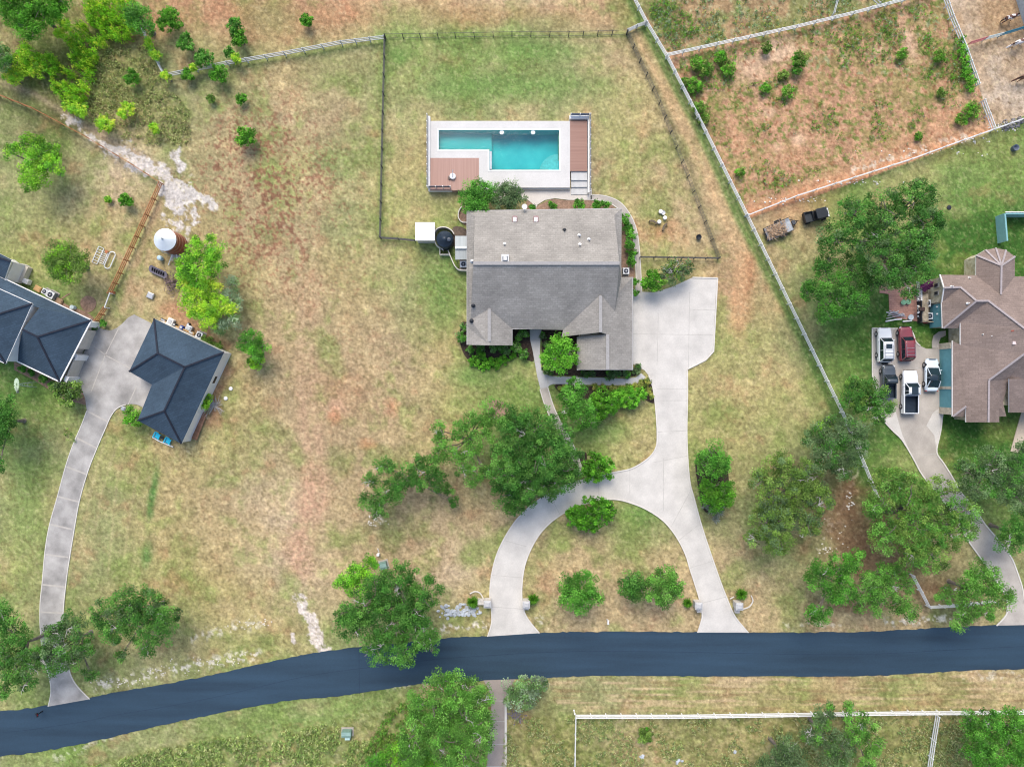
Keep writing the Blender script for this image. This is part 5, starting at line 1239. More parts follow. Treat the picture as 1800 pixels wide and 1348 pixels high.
# the thicket itself
poly = [(150, 5), (235, 0), (255, 20), (240, 55), (232, 70), (190, 75), (175, 95), (168, 130), (160, 165), (150, 190), (120, 185), (95, 165), (85, 135), (60, 100), (85, 85), (120, 80), (135, 60), (142, 35)]
poly2 = [(40, 75), (85, 85), (85, 115), (55, 130), (25, 125), (20, 95)]
pts = []
while len(pts) < 1150:
    x, y = rnd.uniform(20, 260), rnd.uniform(-10, 195)
    a_ = np.array([x]), np.array([y])
    if inpoly(*a_, poly)[0] or inpoly(*a_, poly2)[0]: pts.append((x, y))
cc = []; cr = []
dens_n = [fbm(np.array([x]), np.array([y]), 28, 300, 3)[0] for x, y in pts]
for (x, y), dn in zip(pts, dens_n):
    if dn < .42: continue
    p = P(x, y, 1.0); cc.append((p.x, p.y, rnd.uniform(.7, 1.5) * (.6 + dn))); cr.append(rnd.uniform(.22, .40))
a, b = leaves(np.array(cc), np.array(cr), 24, .30, LIME + LIME2[:2], 1.0, .6, -.8, .4, 2.3)
c_ = P(150, 90)
tag(leaf_object('thicket', [a], [b], None, c_), 'dense lime green thicket filling the upper left ground', 'thicket', None, 'stuff')

# planting along beds
def plants(lst, pal, nm, group, h=.9, leaf=.2, asp=.4, name='garden_plant', labels=None):
    for i, (x, y, r) in enumerate(lst):
        tree([(x, y, r * .9), (x + r * .3, y + r * .3, r * .5), (x - r * .3, y - r * .3, r * .5)], h * (.7 + .6 * rnd.random()), pal, labels[i], 'plant', group, name, leaf=leaf, aspect=asp, clump=(.18, .35), trunk=False, dens=1.1)
plants([(845, 622, 9)], HEDGE, '', None, 1.2, .12, .6, 'shrub', ['clipped ball topiary in the lower left bed of the central house'])
M_BED = 'plants in the lower left bed of the central house'
plants([(815, 575, 7), (812, 592, 9), (827, 613, 7), (843, 609, 8), (866, 614, 7), (878, 611, 7), (889, 615, 8), (906, 609, 10), (922, 622, 9), (918, 585, 7), (925, 588, 5), (911, 594, 5)], SILVER[2:] + BUSH[:2], '', M_BED, 1.0, .2, .5, labels=[
    'top plant outside the left wall in the bed', 'dark shrub outside the left wall, below the top one', 'leftmost plant under the lower left gable', 'plant directly above the clipped ball', 'small plant right of the clipped ball', 'middle plant of the row under the gable', 'plant right of the middle under the gable', 'largest rosette at the gable right corner', 'rosette plant next to the front walk, lower one', 'plant tucked in the corner right of the gable', 'smaller plant beside the top of the front walk', 'small plant close to the gable right wall'])
tree([(848, 640, 10), (866, 640, 10), (884, 632, 8), (834, 634, 9), (900, 626, 6), (875, 637, 9), (858, 634, 7)], .5, BRIGHT, 'low bright ground cover sweep in the lower left bed', 'ground cover', name='ground_cover', leaf=.18, clump=(.2, .3), trunk=False, dens=1.2)
plants([(1028, 657, 7), (1040, 655, 6), (1072, 659, 8), (1085, 657, 7), (1102, 657, 8), (1118, 652, 7), (955, 590, 6), (960, 605, 6), (958, 650, 6), (968, 655, 5), (1122, 645, 5)], GREY + BUSH[:2], '', 'plants along the garage wing', .7, labels=[
    'leftmost plant under the garage wing', 'second plant under the garage wing', 'third plant under the garage wing', 'fourth plant under the garage wing', 'fifth plant under the garage wing', 'yellowish plant where walk meets drive', 'brownish plant beside the top of the walk', 'brownish plant lower beside the walk', 'sprig left of the crepe myrtle foot', 'sprig below the crepe myrtle', 'tiny plant at the garage corner'])
plants([(1048, 679, 6), (1062, 681, 6), (1078, 683, 7), (1092, 684, 7), (1105, 683, 8), (1118, 681, 8), (1128, 675, 8), (1137, 671, 6), (1139, 686, 5), (1146, 696, 4), (992, 682, 4), (984, 683, 3)], YEL + OLIVE[:1], '', 'yellowish grasses south of the entry walk', .5, .22, .25, labels=[
    'first yellowish grass tuft left in the entry walk row', 'second yellowish tuft in the entry walk row', 'third yellowish tuft in the entry walk row', 'fourth yellowish tuft in the entry walk row', 'fifth yellowish tuft in the entry walk row', 'sixth yellowish tuft in the entry walk row', 'large tuft at the bend by the drive', 'tuft nearest the end of the walk', 'yellow tuft alone in the dark mulch', 'lowest yellow tuft by the drive edge', 'pale rosette in the mulch beside the walk fork', 'smallest rosette beside the walk fork'])
plants([(1098, 385, 9), (1104, 400, 9), (1108, 415, 9), (1107, 430, 9), (1110, 445, 8), (1109, 460, 8), (1116, 495, 6), (1116, 515, 6), (972, 362, 8), (1018, 361, 11), (1050, 357, 7), (1064, 360, 8), (1045, 362, 5), (936, 365, 5)], BUSH + BRIGHT[:1], '', 'plants round the back and right side of the central house', 1.1, .24, .35, labels=[
    'uppermost plant of the right side bed', 'second plant from the top in the right side bed', 'third plant from the top in the right side bed', 'fourth plant from the top in the right side bed', 'fifth plant from the top in the right side bed', 'plant right above the right air conditioner', 'plant right of the walk near the garage hip', 'lowest plant of the right side bed', 'spiky plant behind the roof near the satellite dish', 'widest bush behind the back wall', 'left plant of the back corner pair', 'right plant of the back corner pair', 'small flowering plant at the back corner', 'tiny plant beside the satellite dish'])
plants([(55, 655, 6), (75, 665, 7), (92, 678, 8), (40, 648, 6), (163, 555 + 20, 6), (182, 568, 6)], BUSH, '', 'plants along the dark roofed house', .9, labels=['left front plant below the dark roof', 'middle front plant below the dark roof', 'right front plant next to the olive shrub', 'farthest left front plant below the dark roof', 'plant at the garage corner pillar', 'plant by the gate and concrete pad'])
plants([(370, 602, 8), (385, 608, 7), (358, 596, 6), (390, 620, 5)], OLIVE, '', 'weeds behind the garage', .7, labels=['largest weed clump behind the detached garage', 'weed clump near the garage back corner', 'weed clump beside the garage air conditioner', 'last weed tuft at the white wall corner'])
# entrance palms
for (x, y, r, lb) in ((831, 1058, 13, 'spiky fan palm left of the west gate column'), (937, 1053, 12, 'spiky fan palm right of the second gate column'), (1209, 1060, 10, 'lighter shrubby palm left of the third gate column'), (1303, 1044, 13, 'spiky fan palm above the east gate column')):
    t = empty('palm', P(x, y), lb, 'palm', 'palms at the drive entrances')
    o0 = P(x, y, .5); o0.z = .35
    mb = MB(); mb.tube([(o0.x, o0.y, -.05), (o0.x, o0.y, .4)], .12); mb.build('trunk', M_BARK, t)
    cos = []; cols = []; n = 260
    ang = rng.random(n) * 6.283; el = rng.random(n) * 1.3; L = r * S * (.7 + .4 * rng.random(n))
    d = np.stack([np.cos(ang) * np.cos(el), np.sin(ang) * np.cos(el), np.sin(el)], 1)
    sd = np.stack([-np.sin(ang), np.cos(ang), np.zeros(n)], 1)
    o_ = np.array([o0.x, o0.y, .4]); tip = o_ + d * L[:, None]; tip[:, 2] -= .15; mid = o_ + d * L[:, None] * .55 + np.array([0, 0, .08])
    w = .05
    co = np.stack([np.repeat(o_[None], n, 0), mid + sd * w, tip, mid - sd * w], 1)
    col = np.array(BRIGHT)[rng.integers(0, 4, n)] * (.6 + .6 * rng.random((n, 1)))
    leaf_object('fronds', [co], [np.repeat(col[:, None], 4, 1)], t, P(x, y))
# white agave clump
ag = empty('agave', P(1258, 903), 'pale silvery agave clump at the foot of the long mulch bed', 'plant')
cos = []; cols = []
for (x, y, r) in ((1252, 895, 12), (1264, 900, 12), (1258, 912, 10), (1240, 890, 8), (1270, 890, 8)):
    o0 = P(x, y, .2); n = 60; ang = rng.random(n) * 6.283; el = rng.random(n) * 1.2; L = r * S * (.6 + .5 * rng.random(n))
    d = np.stack([np.cos(ang) * np.cos(el), np.sin(ang) * np.cos(el), np.sin(el)], 1); sd = np.stack([-np.sin(ang), np.cos(ang), np.zeros(n)], 1)
    o_ = np.array([o0.x, o0.y, .05]); tip = o_ + d * L[:, None]; mid = o_ + d * L[:, None] * .5
    cos.append(np.stack([np.repeat(o_[None], n, 0), mid + sd * .06, tip, mid - sd * .06], 1)); col = np.array([(.36, .40, .33), (.45, .46, .40), (.24, .30, .2)])[rng.integers(0, 3, n)]
    cols.append(np.repeat(col[:, None], 4, 1))
leaf_object('blades', cos, cols, ag, P(1258, 903))

# weeds and rough grass nobody could count
def scatter(name, label, poly, n, pal, thr, fs, seed, h=(.05, .35), per=9, leaf=.22, cr=(.12, .35), base=(1500, 150)):
    xs = np.array([p[0] for p in poly]); ys = np.array([p[1] for p in poly])
    x = rng.uniform(xs.min(), xs.max(), n); y = rng.uniform(ys.min(), ys.max(), n)
    k = inpoly(x, y, poly) & (fbm(x, y, fs, seed, 4, .6) > thr)
    x, y = x[k], y[k]
    z = rng.uniform(h[0], h[1], len(x))
    cc = np.stack([(x - 900) * S, (674 - y) * S, z], 1)
    a, b = leaves(cc, rng.uniform(cr[0], cr[1], len(x)), per, leaf, pal, .8, .7, 0, .35, .6)
    tag(leaf_object(name, [a], [b], None, P(*base)), label, name.replace('_', ' '), None, 'stuff')
scatter('weeds', 'scattered green weeds over the red paddock soil', [(1185, 105), (1290, 85), (1600, 8), (1660, 0), (1712, 150), (1735, 215), (1600, 262), (1500, 295), (1340, 350), (1260, 240)], 9000, OLIVE + BRIGHT[:1] + SILVER[:1] + YEL[:1], .585, 34, 401, per=8)
scatter('weeds', 'rough weeds in the narrow strip above the paddock', [(1125, 0), (1172, 92), (1590, 2), (1580, -10), (1120, -10)], 3000, SILVER + OLIVE[:1] + YEL[:1], .52, 30, 403, per=7, base=(1350, 30))
scatter('tall_grass', 'tall tufted grass and weeds in the upper left hollow', [(130, 150), (180, 90), (260, 80), (290, 140), (335, 200), (335, 255), (240, 255), (160, 215)], 3600, [(.26, .30, .10), (.20, .26, .08), (.32, .34, .14), (.28, .25, .12)], .40, 14, 405, per=7, leaf=.24, base=(230, 180))
scatter('tall_grass', 'tall unmown grass along the bottom left edge', [(150, 1348), (330, 1305), (480, 1290), (590, 1268), (600, 1300), (690, 1300), (700, 1360), (150, 1365)], 6500, [(.26, .33, .10), (.20, .28, .08), (.34, .37, .16), (.16, .24, .07)], .44, 30, 407, per=8, leaf=.3, base=(400, 1320))
scatter('tall_grass', 'unmown grass inside the lower white rail fence', [(890, 1262), (1800, 1262), (1800, 1365), (880, 1365)], 9000, [(.27, .30, .12), (.22, .27, .10), (.34, .33, .17), (.17, .24, .08)], .50, 34, 409, per=7, leaf=.26, h=(.03, .2), base=(1200, 1310))
scatter('weeds', 'dark undergrowth left of the big bright oak', [(680, 1250), (740, 1215), (760, 1300), (700, 1330), (650, 1348), (640, 1320)], 1400, OLIVE + OAKB[:2], .40, 30, 411, per=9, leaf=.28, base=(700, 1280), h=(.1, .8))

for nm_, lb_, pl_, n_, th_, sd_ in (('weeds', 'bright green weed patch along the left paddock fence', [(1195, 118), (1240, 95), (1300, 85), (1330, 90), (1290, 140), (1250, 175), (1245, 215), (1262, 250), (1245, 235), (1215, 175)], 1500, .47, 421),
                     ('weeds', 'dense green weeds in the upper right of the paddock', [(1440, 55), (1600, 12), (1655, 5), (1700, 130), (1712, 165), (1640, 150), (1560, 110), (1480, 120)], 2600, .50, 423),
                     ('weeds', 'greyish weeds where the paddock meets the upper fence', [(1130, 10), (1190, 90), (1250, 75), (1230, 40), (1170, 0)], 900, .45, 425)):
    scatter(nm_, lb_, pl_, n_, BRIGHT[:2] + OLIVE + SILVER[:1], th_, 26, sd_, per=9, leaf=.2, h=(.1, .45), base=(pl_[0][0], pl_[0][1]))
# ------------------------------------------------------------------ fences
def G(px, py, z=.7):
    p = P(px, py, z); return Vector((p.x, p.y, 0))
M_VINYL = mat('white vinyl rail', (.74, .74, .73), .5, .05, 2)
M_GREYW = mat('weathered white rail', (.50, .51, .51), .6, .12, 2)
M_BLKF = mat('black fence steel', (.075, .072, .068), .6, .2, 3)
M_RUST = mat('orange stained timber', (.36, .13, .05), .8, .2, 3, alt=(.48, .22, .10))
def fence(line, label, m, h=1.35, sp=2.3, rails=(1.25, .88, .5), rw=.06, rh=.14, pw=.12, z=.7, tilt=0.0, pm=None, group=None, zpost=None, name='rail_fence', cat='fence', jit=0.0):
    pts = [G(x, y, z) for x, y in line]
    f = empty(name, pts[0], label, cat, group)
    pos = []
    for a, b in zip(pts[:-1], pts[1:]):
        n = max(1, round((b - a).length / sp))
        pos += [a.lerp(b, k / n) for k in range(n)]
    pos.append(pts[-1])
    for rz in rails:
        mb = MB()
        for a, b in zip(pos[:-1], pos[1:]):
            ja = rnd.uniform(-jit, jit)
            mb.beam((a.x, a.y, rz + ja), (b.x, b.y, rz + ja * .5), rw, rh)
        mb.build('rail', m, f)
    pv = MB().box((0, 0, -.1), (pw, pw, h + .1)).box((0, 0, h), (pw * 1.25, pw * 1.25, .05), taper=.4)
    d = (pts[1] - pts[0]); ang = math.atan2(d.y, d.x)
    p0 = pv.build('post', pm or m, None, base=Vector((0, 0, 0))); p0.parent = f; p0.location = pos[0] - f.location; p0.rotation_euler.z = ang
    for q in pos[1:][:98]:
        c = p0.copy(); COL.objects.link(c); c.parent = f; c.location = q - f.location; c.rotation_euler.z = ang
    return f
fence([(252, 52), (262, 80), (290, 134)], 'short white rail fence running down to a corner in the upper left thicket', M_GREYW)
fence([(290, 134), (400, 112), (500, 95), (600, 76), (675, 67)], 'grey white rail fence rising from the corner post to the black fence', M_GREYW)
fence([(1108, -14), (1137, 42), (1172, 100), (1240, 232), (1312, 378), (1400, 560), (1480, 725), (1510, 795), (1541, 872)], 'long diagonal white rail fence dividing the two lots', M_VINYL)
fence([(1603, 1010), (1632, 1066)], 'short white rail fence piece dropping to the lane corner under the oaks', M_VINYL)
fence([(1632, 1066), (1680, 1064), (1745, 1056)], 'white rail fence along the lane behind the corner oak', M_VINYL)
fence([(1172, 98), (1290, 72), (1400, 48), (1500, 24), (1590, 0), (1640, -14)], 'white rail fence along the top of the red paddock', M_VINYL)
fence([(1658, -10), (1672, 30), (1697, 90), (1718, 150)], 'white rail fence between paddock hedge and horse yard', M_VINYL, sp=1.9)
fence([(1727, 178), (1746, 228)], 'short white rail gate piece at the lower corner of the horse yard', M_VINYL, sp=1.7)
fence([(1314, 379), (1400, 345), (1500, 313), (1600, 281), (1690, 248), (1747, 228), (1800, 209), (1840, 195)], 'white rail fence along the lower side of the red paddock', M_VINYL)
fence([(1012, 1258), (1200, 1258), (1400, 1255), (1600, 1252), (1830, 1251)], 'long white rail fence south of the lane', M_VINYL, rw=.08, rails=(1.25, .85, .45), sp=2.05)
fence([(1012, 1258), (1010, 1365)], 'white rail fence turning down from the lower left corner', M_VINYL, sp=2.5)
fence([(1647, 1257), (1640, 1300), (1631, 1360)], 'white rail fence running down from the middle of the lower fence', M_VINYL)
fence([(1377, 1258), (1404, 1260)], 'loose white rail piece leaning at the lower fence', M_VINYL, h=.5, rails=(.3,), sp=2.2)
fence([(1103, 54), (1120, 46), (1136, 40)], 'short pale grey link fence joining black fence to white fence', M_GREYW, sp=1.4, h=1.2, rails=(1.1, .8, .5, .25))
fence([(677, 64), (800, 62), (900, 60), (1000, 60), (1102, 57)], 'black wire fence along the top of the back lawn', M_BLKF, h=1.3, rails=(1.25, .15), rw=.035, rh=.04, pw=.09, sp=2.2)
fence([(676, 66), (672, 230), (668, 417)], 'black rail fence down the left side of the back lawn', M_BLKF, h=1.3, rails=(1.25, .9, .55, .2), rw=.045, rh=.08, pw=.1, sp=2.3)
fence([(668, 418), (700, 420), (729, 423)], 'short black rail fence from the corner to the white roofed shed', M_BLKF, h=1.3, rails=(1.25, .9, .55, .2), rw=.06, rh=.08, pw=.1)
fence([(1103, 57), (1160, 180), (1210, 310), (1240, 390), (1264, 453)], 'diagonal dark wire fence down the right side of the back lawn', M_BLKF, h=1.3, rails=(1.25, .85, .45, .15), rw=.035, rh=.05, pw=.09, sp=2.3)
fence([(1126, 452), (1200, 453), (1264, 454)], 'dark fence closing the back lawn above the sprawling shrub', M_BLKF, h=1.2, rails=(1.15, .75, .35), rw=.06, rh=.08, pw=.1, sp=1.9)
fence([(-30, 156), (60, 192), (150, 240), (230, 288), (283, 322)], 'orange timber rail fence running down from the left edge', M_RUST, rails=(1.25, .85, .45), rh=.12, rw=.05, sp=2.1)
fence([(283, 322), (258, 378), (232, 435), (211, 480), (193, 516)], 'orange timber rail fence turning down towards the garage drive', M_RUST, rails=(1.25, .85, .45), rh=.12, rw=.08, sp=1.9)
fence([(186, 541), (170, 564)], 'short orange timber fence at the house corner', M_RUST, rails=(1.25, .85, .45), rh=.12, rw=.08, sp=1.3)
fence([(196, 516), (187, 541)], 'single white bar gate between the orange fences', M_VINYL, rails=(1.1,), h=1.15, sp=3, rw=.1, name='gate', cat='gate')
fence([(1465, 25), (1472, 0), (1474, -20)], 'short grey post fence above the paddock top fence, left one', M_GREYW, sp=1.7, rails=(1.1, .6), h=1.2)
fence([(1545, 8), (1530, -6)], 'short grey post fence above the paddock top fence, right one', M_GREYW, sp=1.4, rails=(1.1, .6), h=1.2)
pf = empty('pipe_fence', P(1750, 66), 'pipe barrier in the horse yard, red at the left and teal at the right', 'fence')
for a, b, m_ in (((1702, 78), (1732, 69), mat('faded red pipe', (.36, .12, .12), .6)), ((1732, 69), (1760, 62), mat('pale grey pipe', (.36, .42, .42), .6)), ((1760, 62), (1806, 48), mat('teal pipe', (.02, .12, .18), .6))):
    for z_ in (.5, .9, 1.3):
        MB().tube([G(*a, .7) + Vector((0, 0, z_)), G(*b, .7) + Vector((0, 0, z_))], .05 if z_ < 1.2 else .08).build('rail', m_, pf)
    MB().tube([G(*a, .7), G(*a, .7) + Vector((0, 0, 1.4))], .05).build('post', m_, pf)
# white barn roof corner and horse shelter
bn = empty('barn', P(1815, 20), 'blue grey panelled barn cut by the top right corner', 'barn')
ro = roof(bn, [(1811, -34, 3.0), (1824, 4, 3.0), (1833, 37, 3.0), (1897, 22, 4.0), (1877, -48, 4.0)], [(0, 1, 2, 3, 4)], mat('ribbed barn roof', (.66, .70, .72), .5, .1, 1.2, stretch=(.4, 3, 1)), .12, M_METAL)
walls(bn, [(1811, -34, 3), (1833, 37, 3), (1897, 22, 3), (1877, -48, 3)], 2.8, mat('barn wall panels', (.40, .46, .50), .6), .1)

# ------------------------------------------------------------------ horses
M_PINTO = None
def horse_mat(name, c1, c2, seed, bias):
    m = bpy.data.materials.new(name); m.use_nodes = True; nt = m.node_tree; b = nt.nodes['Principled BSDF']; b.inputs['Roughness'].default_value = .7
    tc = nt.nodes.new('ShaderNodeTexCoord'); n = nt.nodes.new('ShaderNodeTexNoise'); n.inputs['Scale'].default_value = 1.5; n.inputs['Detail'].default_value = 1.5
    mp = nt.nodes.new('ShaderNodeMapping'); mp.inputs['Location'].default_value = (seed, seed * 2, 0); nt.links.new(tc.outputs['Object'], mp.inputs[0]); nt.links.new(mp.outputs[0], n.inputs['Vector'])
    r = nt.nodes.new('ShaderNodeValToRGB'); r.color_ramp.elements[0].position = bias; r.color_ramp.elements[1].position = bias + .03
    r.color_ramp.elements[0].color = (*c1, 1); r.color_ramp.elements[1].color = (*c2, 1)
    nt.links.new(n.outputs['Fac'], r.inputs[0]); nt.links.new(r.outputs[0], b.inputs['Base Color']); return m
def horse(px, py, ang, m, label, graze=True):
    q = P(px, py, 1.3); t = empty('horse', (q.x, q.y, 0), label, 'horse', 'horses in the yard', ang)
    V = [(-.55, 0, 1.22, .30), (-.2, 0, 1.2, .30), (.2, 0, 1.2, .31), (.5, 0, 1.25, .29),   # barrel
         (.8, 0, 1.35, .19), (1.05, 0, 1.15 if graze else 1.6, .15), (1.25, 0, .85 if graze else 1.8, .13), (1.42, 0, .60 if graze else 1.75, .12), (1.58, 0, .38 if graze else 1.55, .075)]
    E = [(i, i + 1) for i in range(8)]
    def leg(x, y, front, root):
        k = len(V)
        if front: V.extend([(x, y * .8, .95, .13), (x + .02, y, .62, .075), (x, y, .30, .055), (x + .03, y, .04, .07)])
        else: V.extend([(x, y * .8, .98, .17), (x + .12, y, .72, .10), (x - .10, y, .46, .065), (x - .06, y, .22, .05), (x - .02, y, .04, .07)])
        E.append((root, k)); n = 4 if front else 5
        for i in range(n - 1): E.append((k + i, k + i + 1))
    leg(.48, .17, True, 3); leg(.55, -.17, True, 3); leg(-.58, .18, False, 0); leg(-.66, -.18, False, 0)
    bm = bmesh.new(); sk = bm.verts.layers.skin.verify(); vs = [bm.verts.new(v[:3]) for v in V]
    for a, b in E: bm.edges.new((vs[a], vs[b]))
    for v, d in zip(vs, V): v[sk].radius = (d[3], d[3])
    vs[1][sk].use_root = True
    me = bpy.data.meshes.new('body'); bm.to_mesh(me); bm.free(); me.materials.append(m)
    o = bpy.data.objects.new('body', me); COL.objects.link(o); o.parent = t
    o.modifiers.new('skin', 'SKIN').use_smooth_shade = True; s_ = o.modifiers.new('sub', 'SUBSURF'); s_.levels = 2; s_.render_levels = 2
    hz = V[5][2]
    MB().tube([(-.80, 0, 1.30), (-.98, 0, 1.1), (-1.02, 0, .75), (-1.0, 0, .45)], [.06, .07, .06, .02], 6).build('tail', mat('dark horse hair', (.02, .015, .012), .8), t, local=True)
    mb = MB(); mb.tube([(.62, 0, 1.58), (.9, 0, 1.50 if graze else 1.75), (1.1, 0, 1.28 if graze else 1.9), (1.28, 0, 1.0 if graze else 1.98)], [.03, .05, .05, .02], 6); mb.build('mane', MATS['dark horse hair'], t, local=True)
    for s_ in (-1, 1):
        a = Vector((1.24, .07 * s_, 1.0 if graze else 1.92)); MB().tube([a, a + Vector((-.02, .03 * s_, .14))], [.04, .008], 5).build('ear', m, t, local=True)
    return t
horse(1779, 29, math.radians(18), horse_mat('brown and white coat', (.10, .04, .025), (.75, .70, .66), 1.3, .52), 'brown and white horse standing by the white barn')
horse(1796, 72, math.radians(200), horse_mat('white coat with brown', (.72, .66, .62), (.14, .07, .05), 4.2, .58), 'mostly white horse with dark head below the teal pipe', graze=True)
horse(1806, 133, math.radians(195), horse_mat('bay coat', (.14, .065, .035), (.11, .05, .03), 2, .5), 'brown horse cut by the right edge of the yard')

# ------------------------------------------------------------------ vehicles
def vmat(name, rgb, coat=.6, rough=.35, metal=0.0): return mat(name, rgb, rough, .03, .8, spec=.5, coat=coat, metal=metal)
M_TYRE = mat('tyre rubber', (.02, .02, .021), .8, .2, 5)
M_RIM = mat('alloy rim', (.42, .43, .45), .35, .1, 5, metal=.6)
M_CARG = mat('car glass', (.015, .028, .036), .08, .1, 1, spec=.8)
M_LAMP = mat('lamp lens', (.7, .72, .74), .15, .05, 3)
M_RLAMP = mat('red lamp lens', (.35, .02, .02), .2, .05, 3)
M_BLKT = mat('black trim', (.018, .019, .021), .5, .2, 3)
def loft(st, n=12, close=True):
    """st: list of (x, halfwidth, ztop, zbottom, shoulder) stations along the length"""
    mb = MB(); vs = []; fs = []
    for x, w, zt, zb, sh in st:
        zs = zb + (zt - zb) * sh
        ring = [(-w * .93, zb), (-w, zb + (zs - zb) * .35), (-w, zb + (zs - zb) * .8), (-w * .95, zs), (-w * .80, zt - .02), (-w * .35, zt), (w * .35, zt), (w * .80, zt - .02), (w * .95, zs), (w, zb + (zs - zb) * .8), (w, zb + (zs - zb) * .35), (w * .93, zb)]
        vs += [(x, y, z) for y, z in ring]
    k = 12
    for i in range(len(st) - 1):
        for j in range(k):
            j2 = (j + 1) % k
            fs.append((i * k + j, i * k + j2, (i + 1) * k + j2, (i + 1) * k + j)[::-1])
    fs.append(tuple(range(k))); fs.append(tuple((len(st) - 1) * k + j for j in range(k))[::-1])
    mb.add(vs, fs); return mb
def vehicle(px, py, ang, kind, paint, label, L=4.8, Wd=1.9, Ht=1.75, group='vehicles parked at the brown roofed house', name='parked_car', cat='car', roofm=None, z0=.055, hint=.9, glassroof=False, rack=False, sunroof=False):
    q = P(px, py, hint); t = empty(name, (q.x, q.y, z0), label, cat, group, ang)
    w = Wd / 2; h = L / 2; bz = .30; belt = Ht * .58
    hoodz = belt - (.06 if kind != 'sedan' else .10)
    nose = [(h, w * .72, hoodz - .30, bz + .05, .6), (h - .12, w * .86, hoodz - .14, bz, .7), (h - .45, w * .97, hoodz - .05, bz, .8), (h - .9, w, hoodz, bz, .85)]
    if kind == 'pickup':
        cabf = h * .42; cabr = -h * .14
        st = nose + [(cabf, w, belt, bz, .85), (cabr, w, belt, bz, .9)]
        body = loft(st[::-1] if False else st)
        body.build('body', paint, t, local=True, smooth=False, bevel=.03)
        bed = MB(); zb = belt + .02
        bed.box(((cabr - h) / 2, w - .06, bz), (h + cabr, .12, zb - bz)); bed.box(((cabr - h) / 2, -w + .06, bz), (h + cabr, .12, zb - bz)); bed.box((-h + .05, 0, bz), (.10, Wd - .246, zb - bz)); bed.box((cabr - .05, 0, bz), (.096, Wd - .246, zb - bz + .01))
        bed.build('bed_side', paint, t, local=True, bevel=.03)
        MB().box(((cabr - h) / 2, 0, .55), (h + cabr - .2, Wd - .25, .06)).box(((cabr - h) / 2, w - .14, .6), (h + cabr - .22, .03, zb - .66)).box(((cabr - h) / 2, -w + .14, .6), (h + cabr - .22, .03, zb - .66)).build('bed_liner', mat('bed liner', (.012, .022, .036), .6, .2, 3), t, local=True)
        c0, c1, c2, c3 = cabf + .02, cabf - .62, cabr + .18, cabr + .02
    elif kind == 'suv':
        cabf = h * .38; cabr = -h
        st = nose + [(cabf, w, belt, bz, .85), (-h + .5, w, belt, bz, .88), (-h + .12, w * .97, belt - .02, bz, .85), (-h, w * .9, belt - .1, bz + .05, .8)]
        loft(st).build('body', paint, t, local=True, bevel=.03)
        c0, c1, c2, c3 = cabf + .05, cabf - .55, -h + .45, -h + .08
    else:
        cabf = h * .34; cabr = -h
        st = nose + [(cabf, w, belt, bz, .85), (-h * .5, w, belt + .02, bz, .85), (-h + .4, w * .96, belt, bz, .8), (-h + .1, w * .88, belt - .06, bz, .7), (-h, w * .78, belt - .2, bz + .08, .7)]
        loft(st).build('body', paint, t, local=True, bevel=.03)
        c0, c1, c2, c3 = cabf + .25, cabf - .65, -h * .38, -h + .45
    # glasshouse and roof skin
    wt = w * .76; wb = w * .93; zt = Ht - .05
    g = MB(); vs = [(c0, -wb * .92, belt - .03), (c0, wb * .92, belt - .03), (c3, wb * .95, belt - .03), (c3, -wb * .95, belt - .03), (c1, -wt, zt), (c1, wt, zt), (c2, wt, zt), (c2, -wt, zt)]
    g.add(vs, [(4, 5, 6, 7), (0, 1, 5, 4), (1, 2, 6, 5), (2, 3, 7, 6), (3, 0, 4, 7), (3, 2, 1, 0)]); g.build('windows', M_CARG, t, local=True, bevel=.04)
    r = MB()
    for s in (-1, 1):
        r.beam((c0 - .02, s * wb * .90, belt), (c1, s * (wt - .01), zt), .07, .07)
        r.beam((c3 + .02, s * wb * .93, belt), (c2, s * (wt - .01), zt), .10, .08)
        m1 = (c1 + c2) / 2; r.beam((m1, s * wb * .94, belt), (m1, s * wt, zt), .06, .05)
    r.build('pillar', roofm or paint, t, local=True)
    rf = MB(); n = 8; ov = .05
    x0, x1 = c2 - ov, c1 + ov
    for i, (y0, y1, z_) in enumerate(((-wt - .02, -wt * .6, 0), (-wt * .6, wt * .6, .035), (wt * .6, wt + .02, 0))): pass
    vs = []; fs = []
    ys = (-wt - .02, -wt * .65, 0, wt * .65, wt + .02); zz = (0, .05, .065, .05, 0); xsn = (x0, x0 + .25, (x0 + x1) / 2, x1 - .25, x1); xz = (-.03, .01, .02, .01, -.03)
    for i in range(5):
        for j in range(5): vs.append((xsn[i], ys[j], zt + zz[j] * (.3 if i in (0, 4) else 1) + xz[i] + .012))
    for i in range(4):
        for j in range(4): fs.append((i * 5 + j, (i + 1) * 5 + j, (i + 1) * 5 + j + 1, i * 5 + j + 1))
    k = len(vs); vs += [(v[0], v[1], v[2] - .05) for v in vs]; fs += [tuple(a + k for a in f[::-1]) for f in fs]
    bd = [0, 1, 2, 3, 4, 9, 14, 19, 24, 23, 22, 21, 20, 15, 10, 5]
    for a, b in zip(bd, bd[1:] + bd[:1]): fs.append((a, b, b + k, a + k))
    rf.add(vs, fs); ro_ = rf.build('roof', M_CARG if glassroof else (roofm or paint), t, local=True, smooth=True)
    if sunroof:
        o = MB().box(((x0 + x1) / 2 + (x1 - x0) * (.22 if kind == 'suv' else 0), 0, zt + .085), (.62 if kind == 'suv' else 1.0, wt * 1.15, .02)).build('sunroof', M_CARG, t, local=True); o.parent = ro_
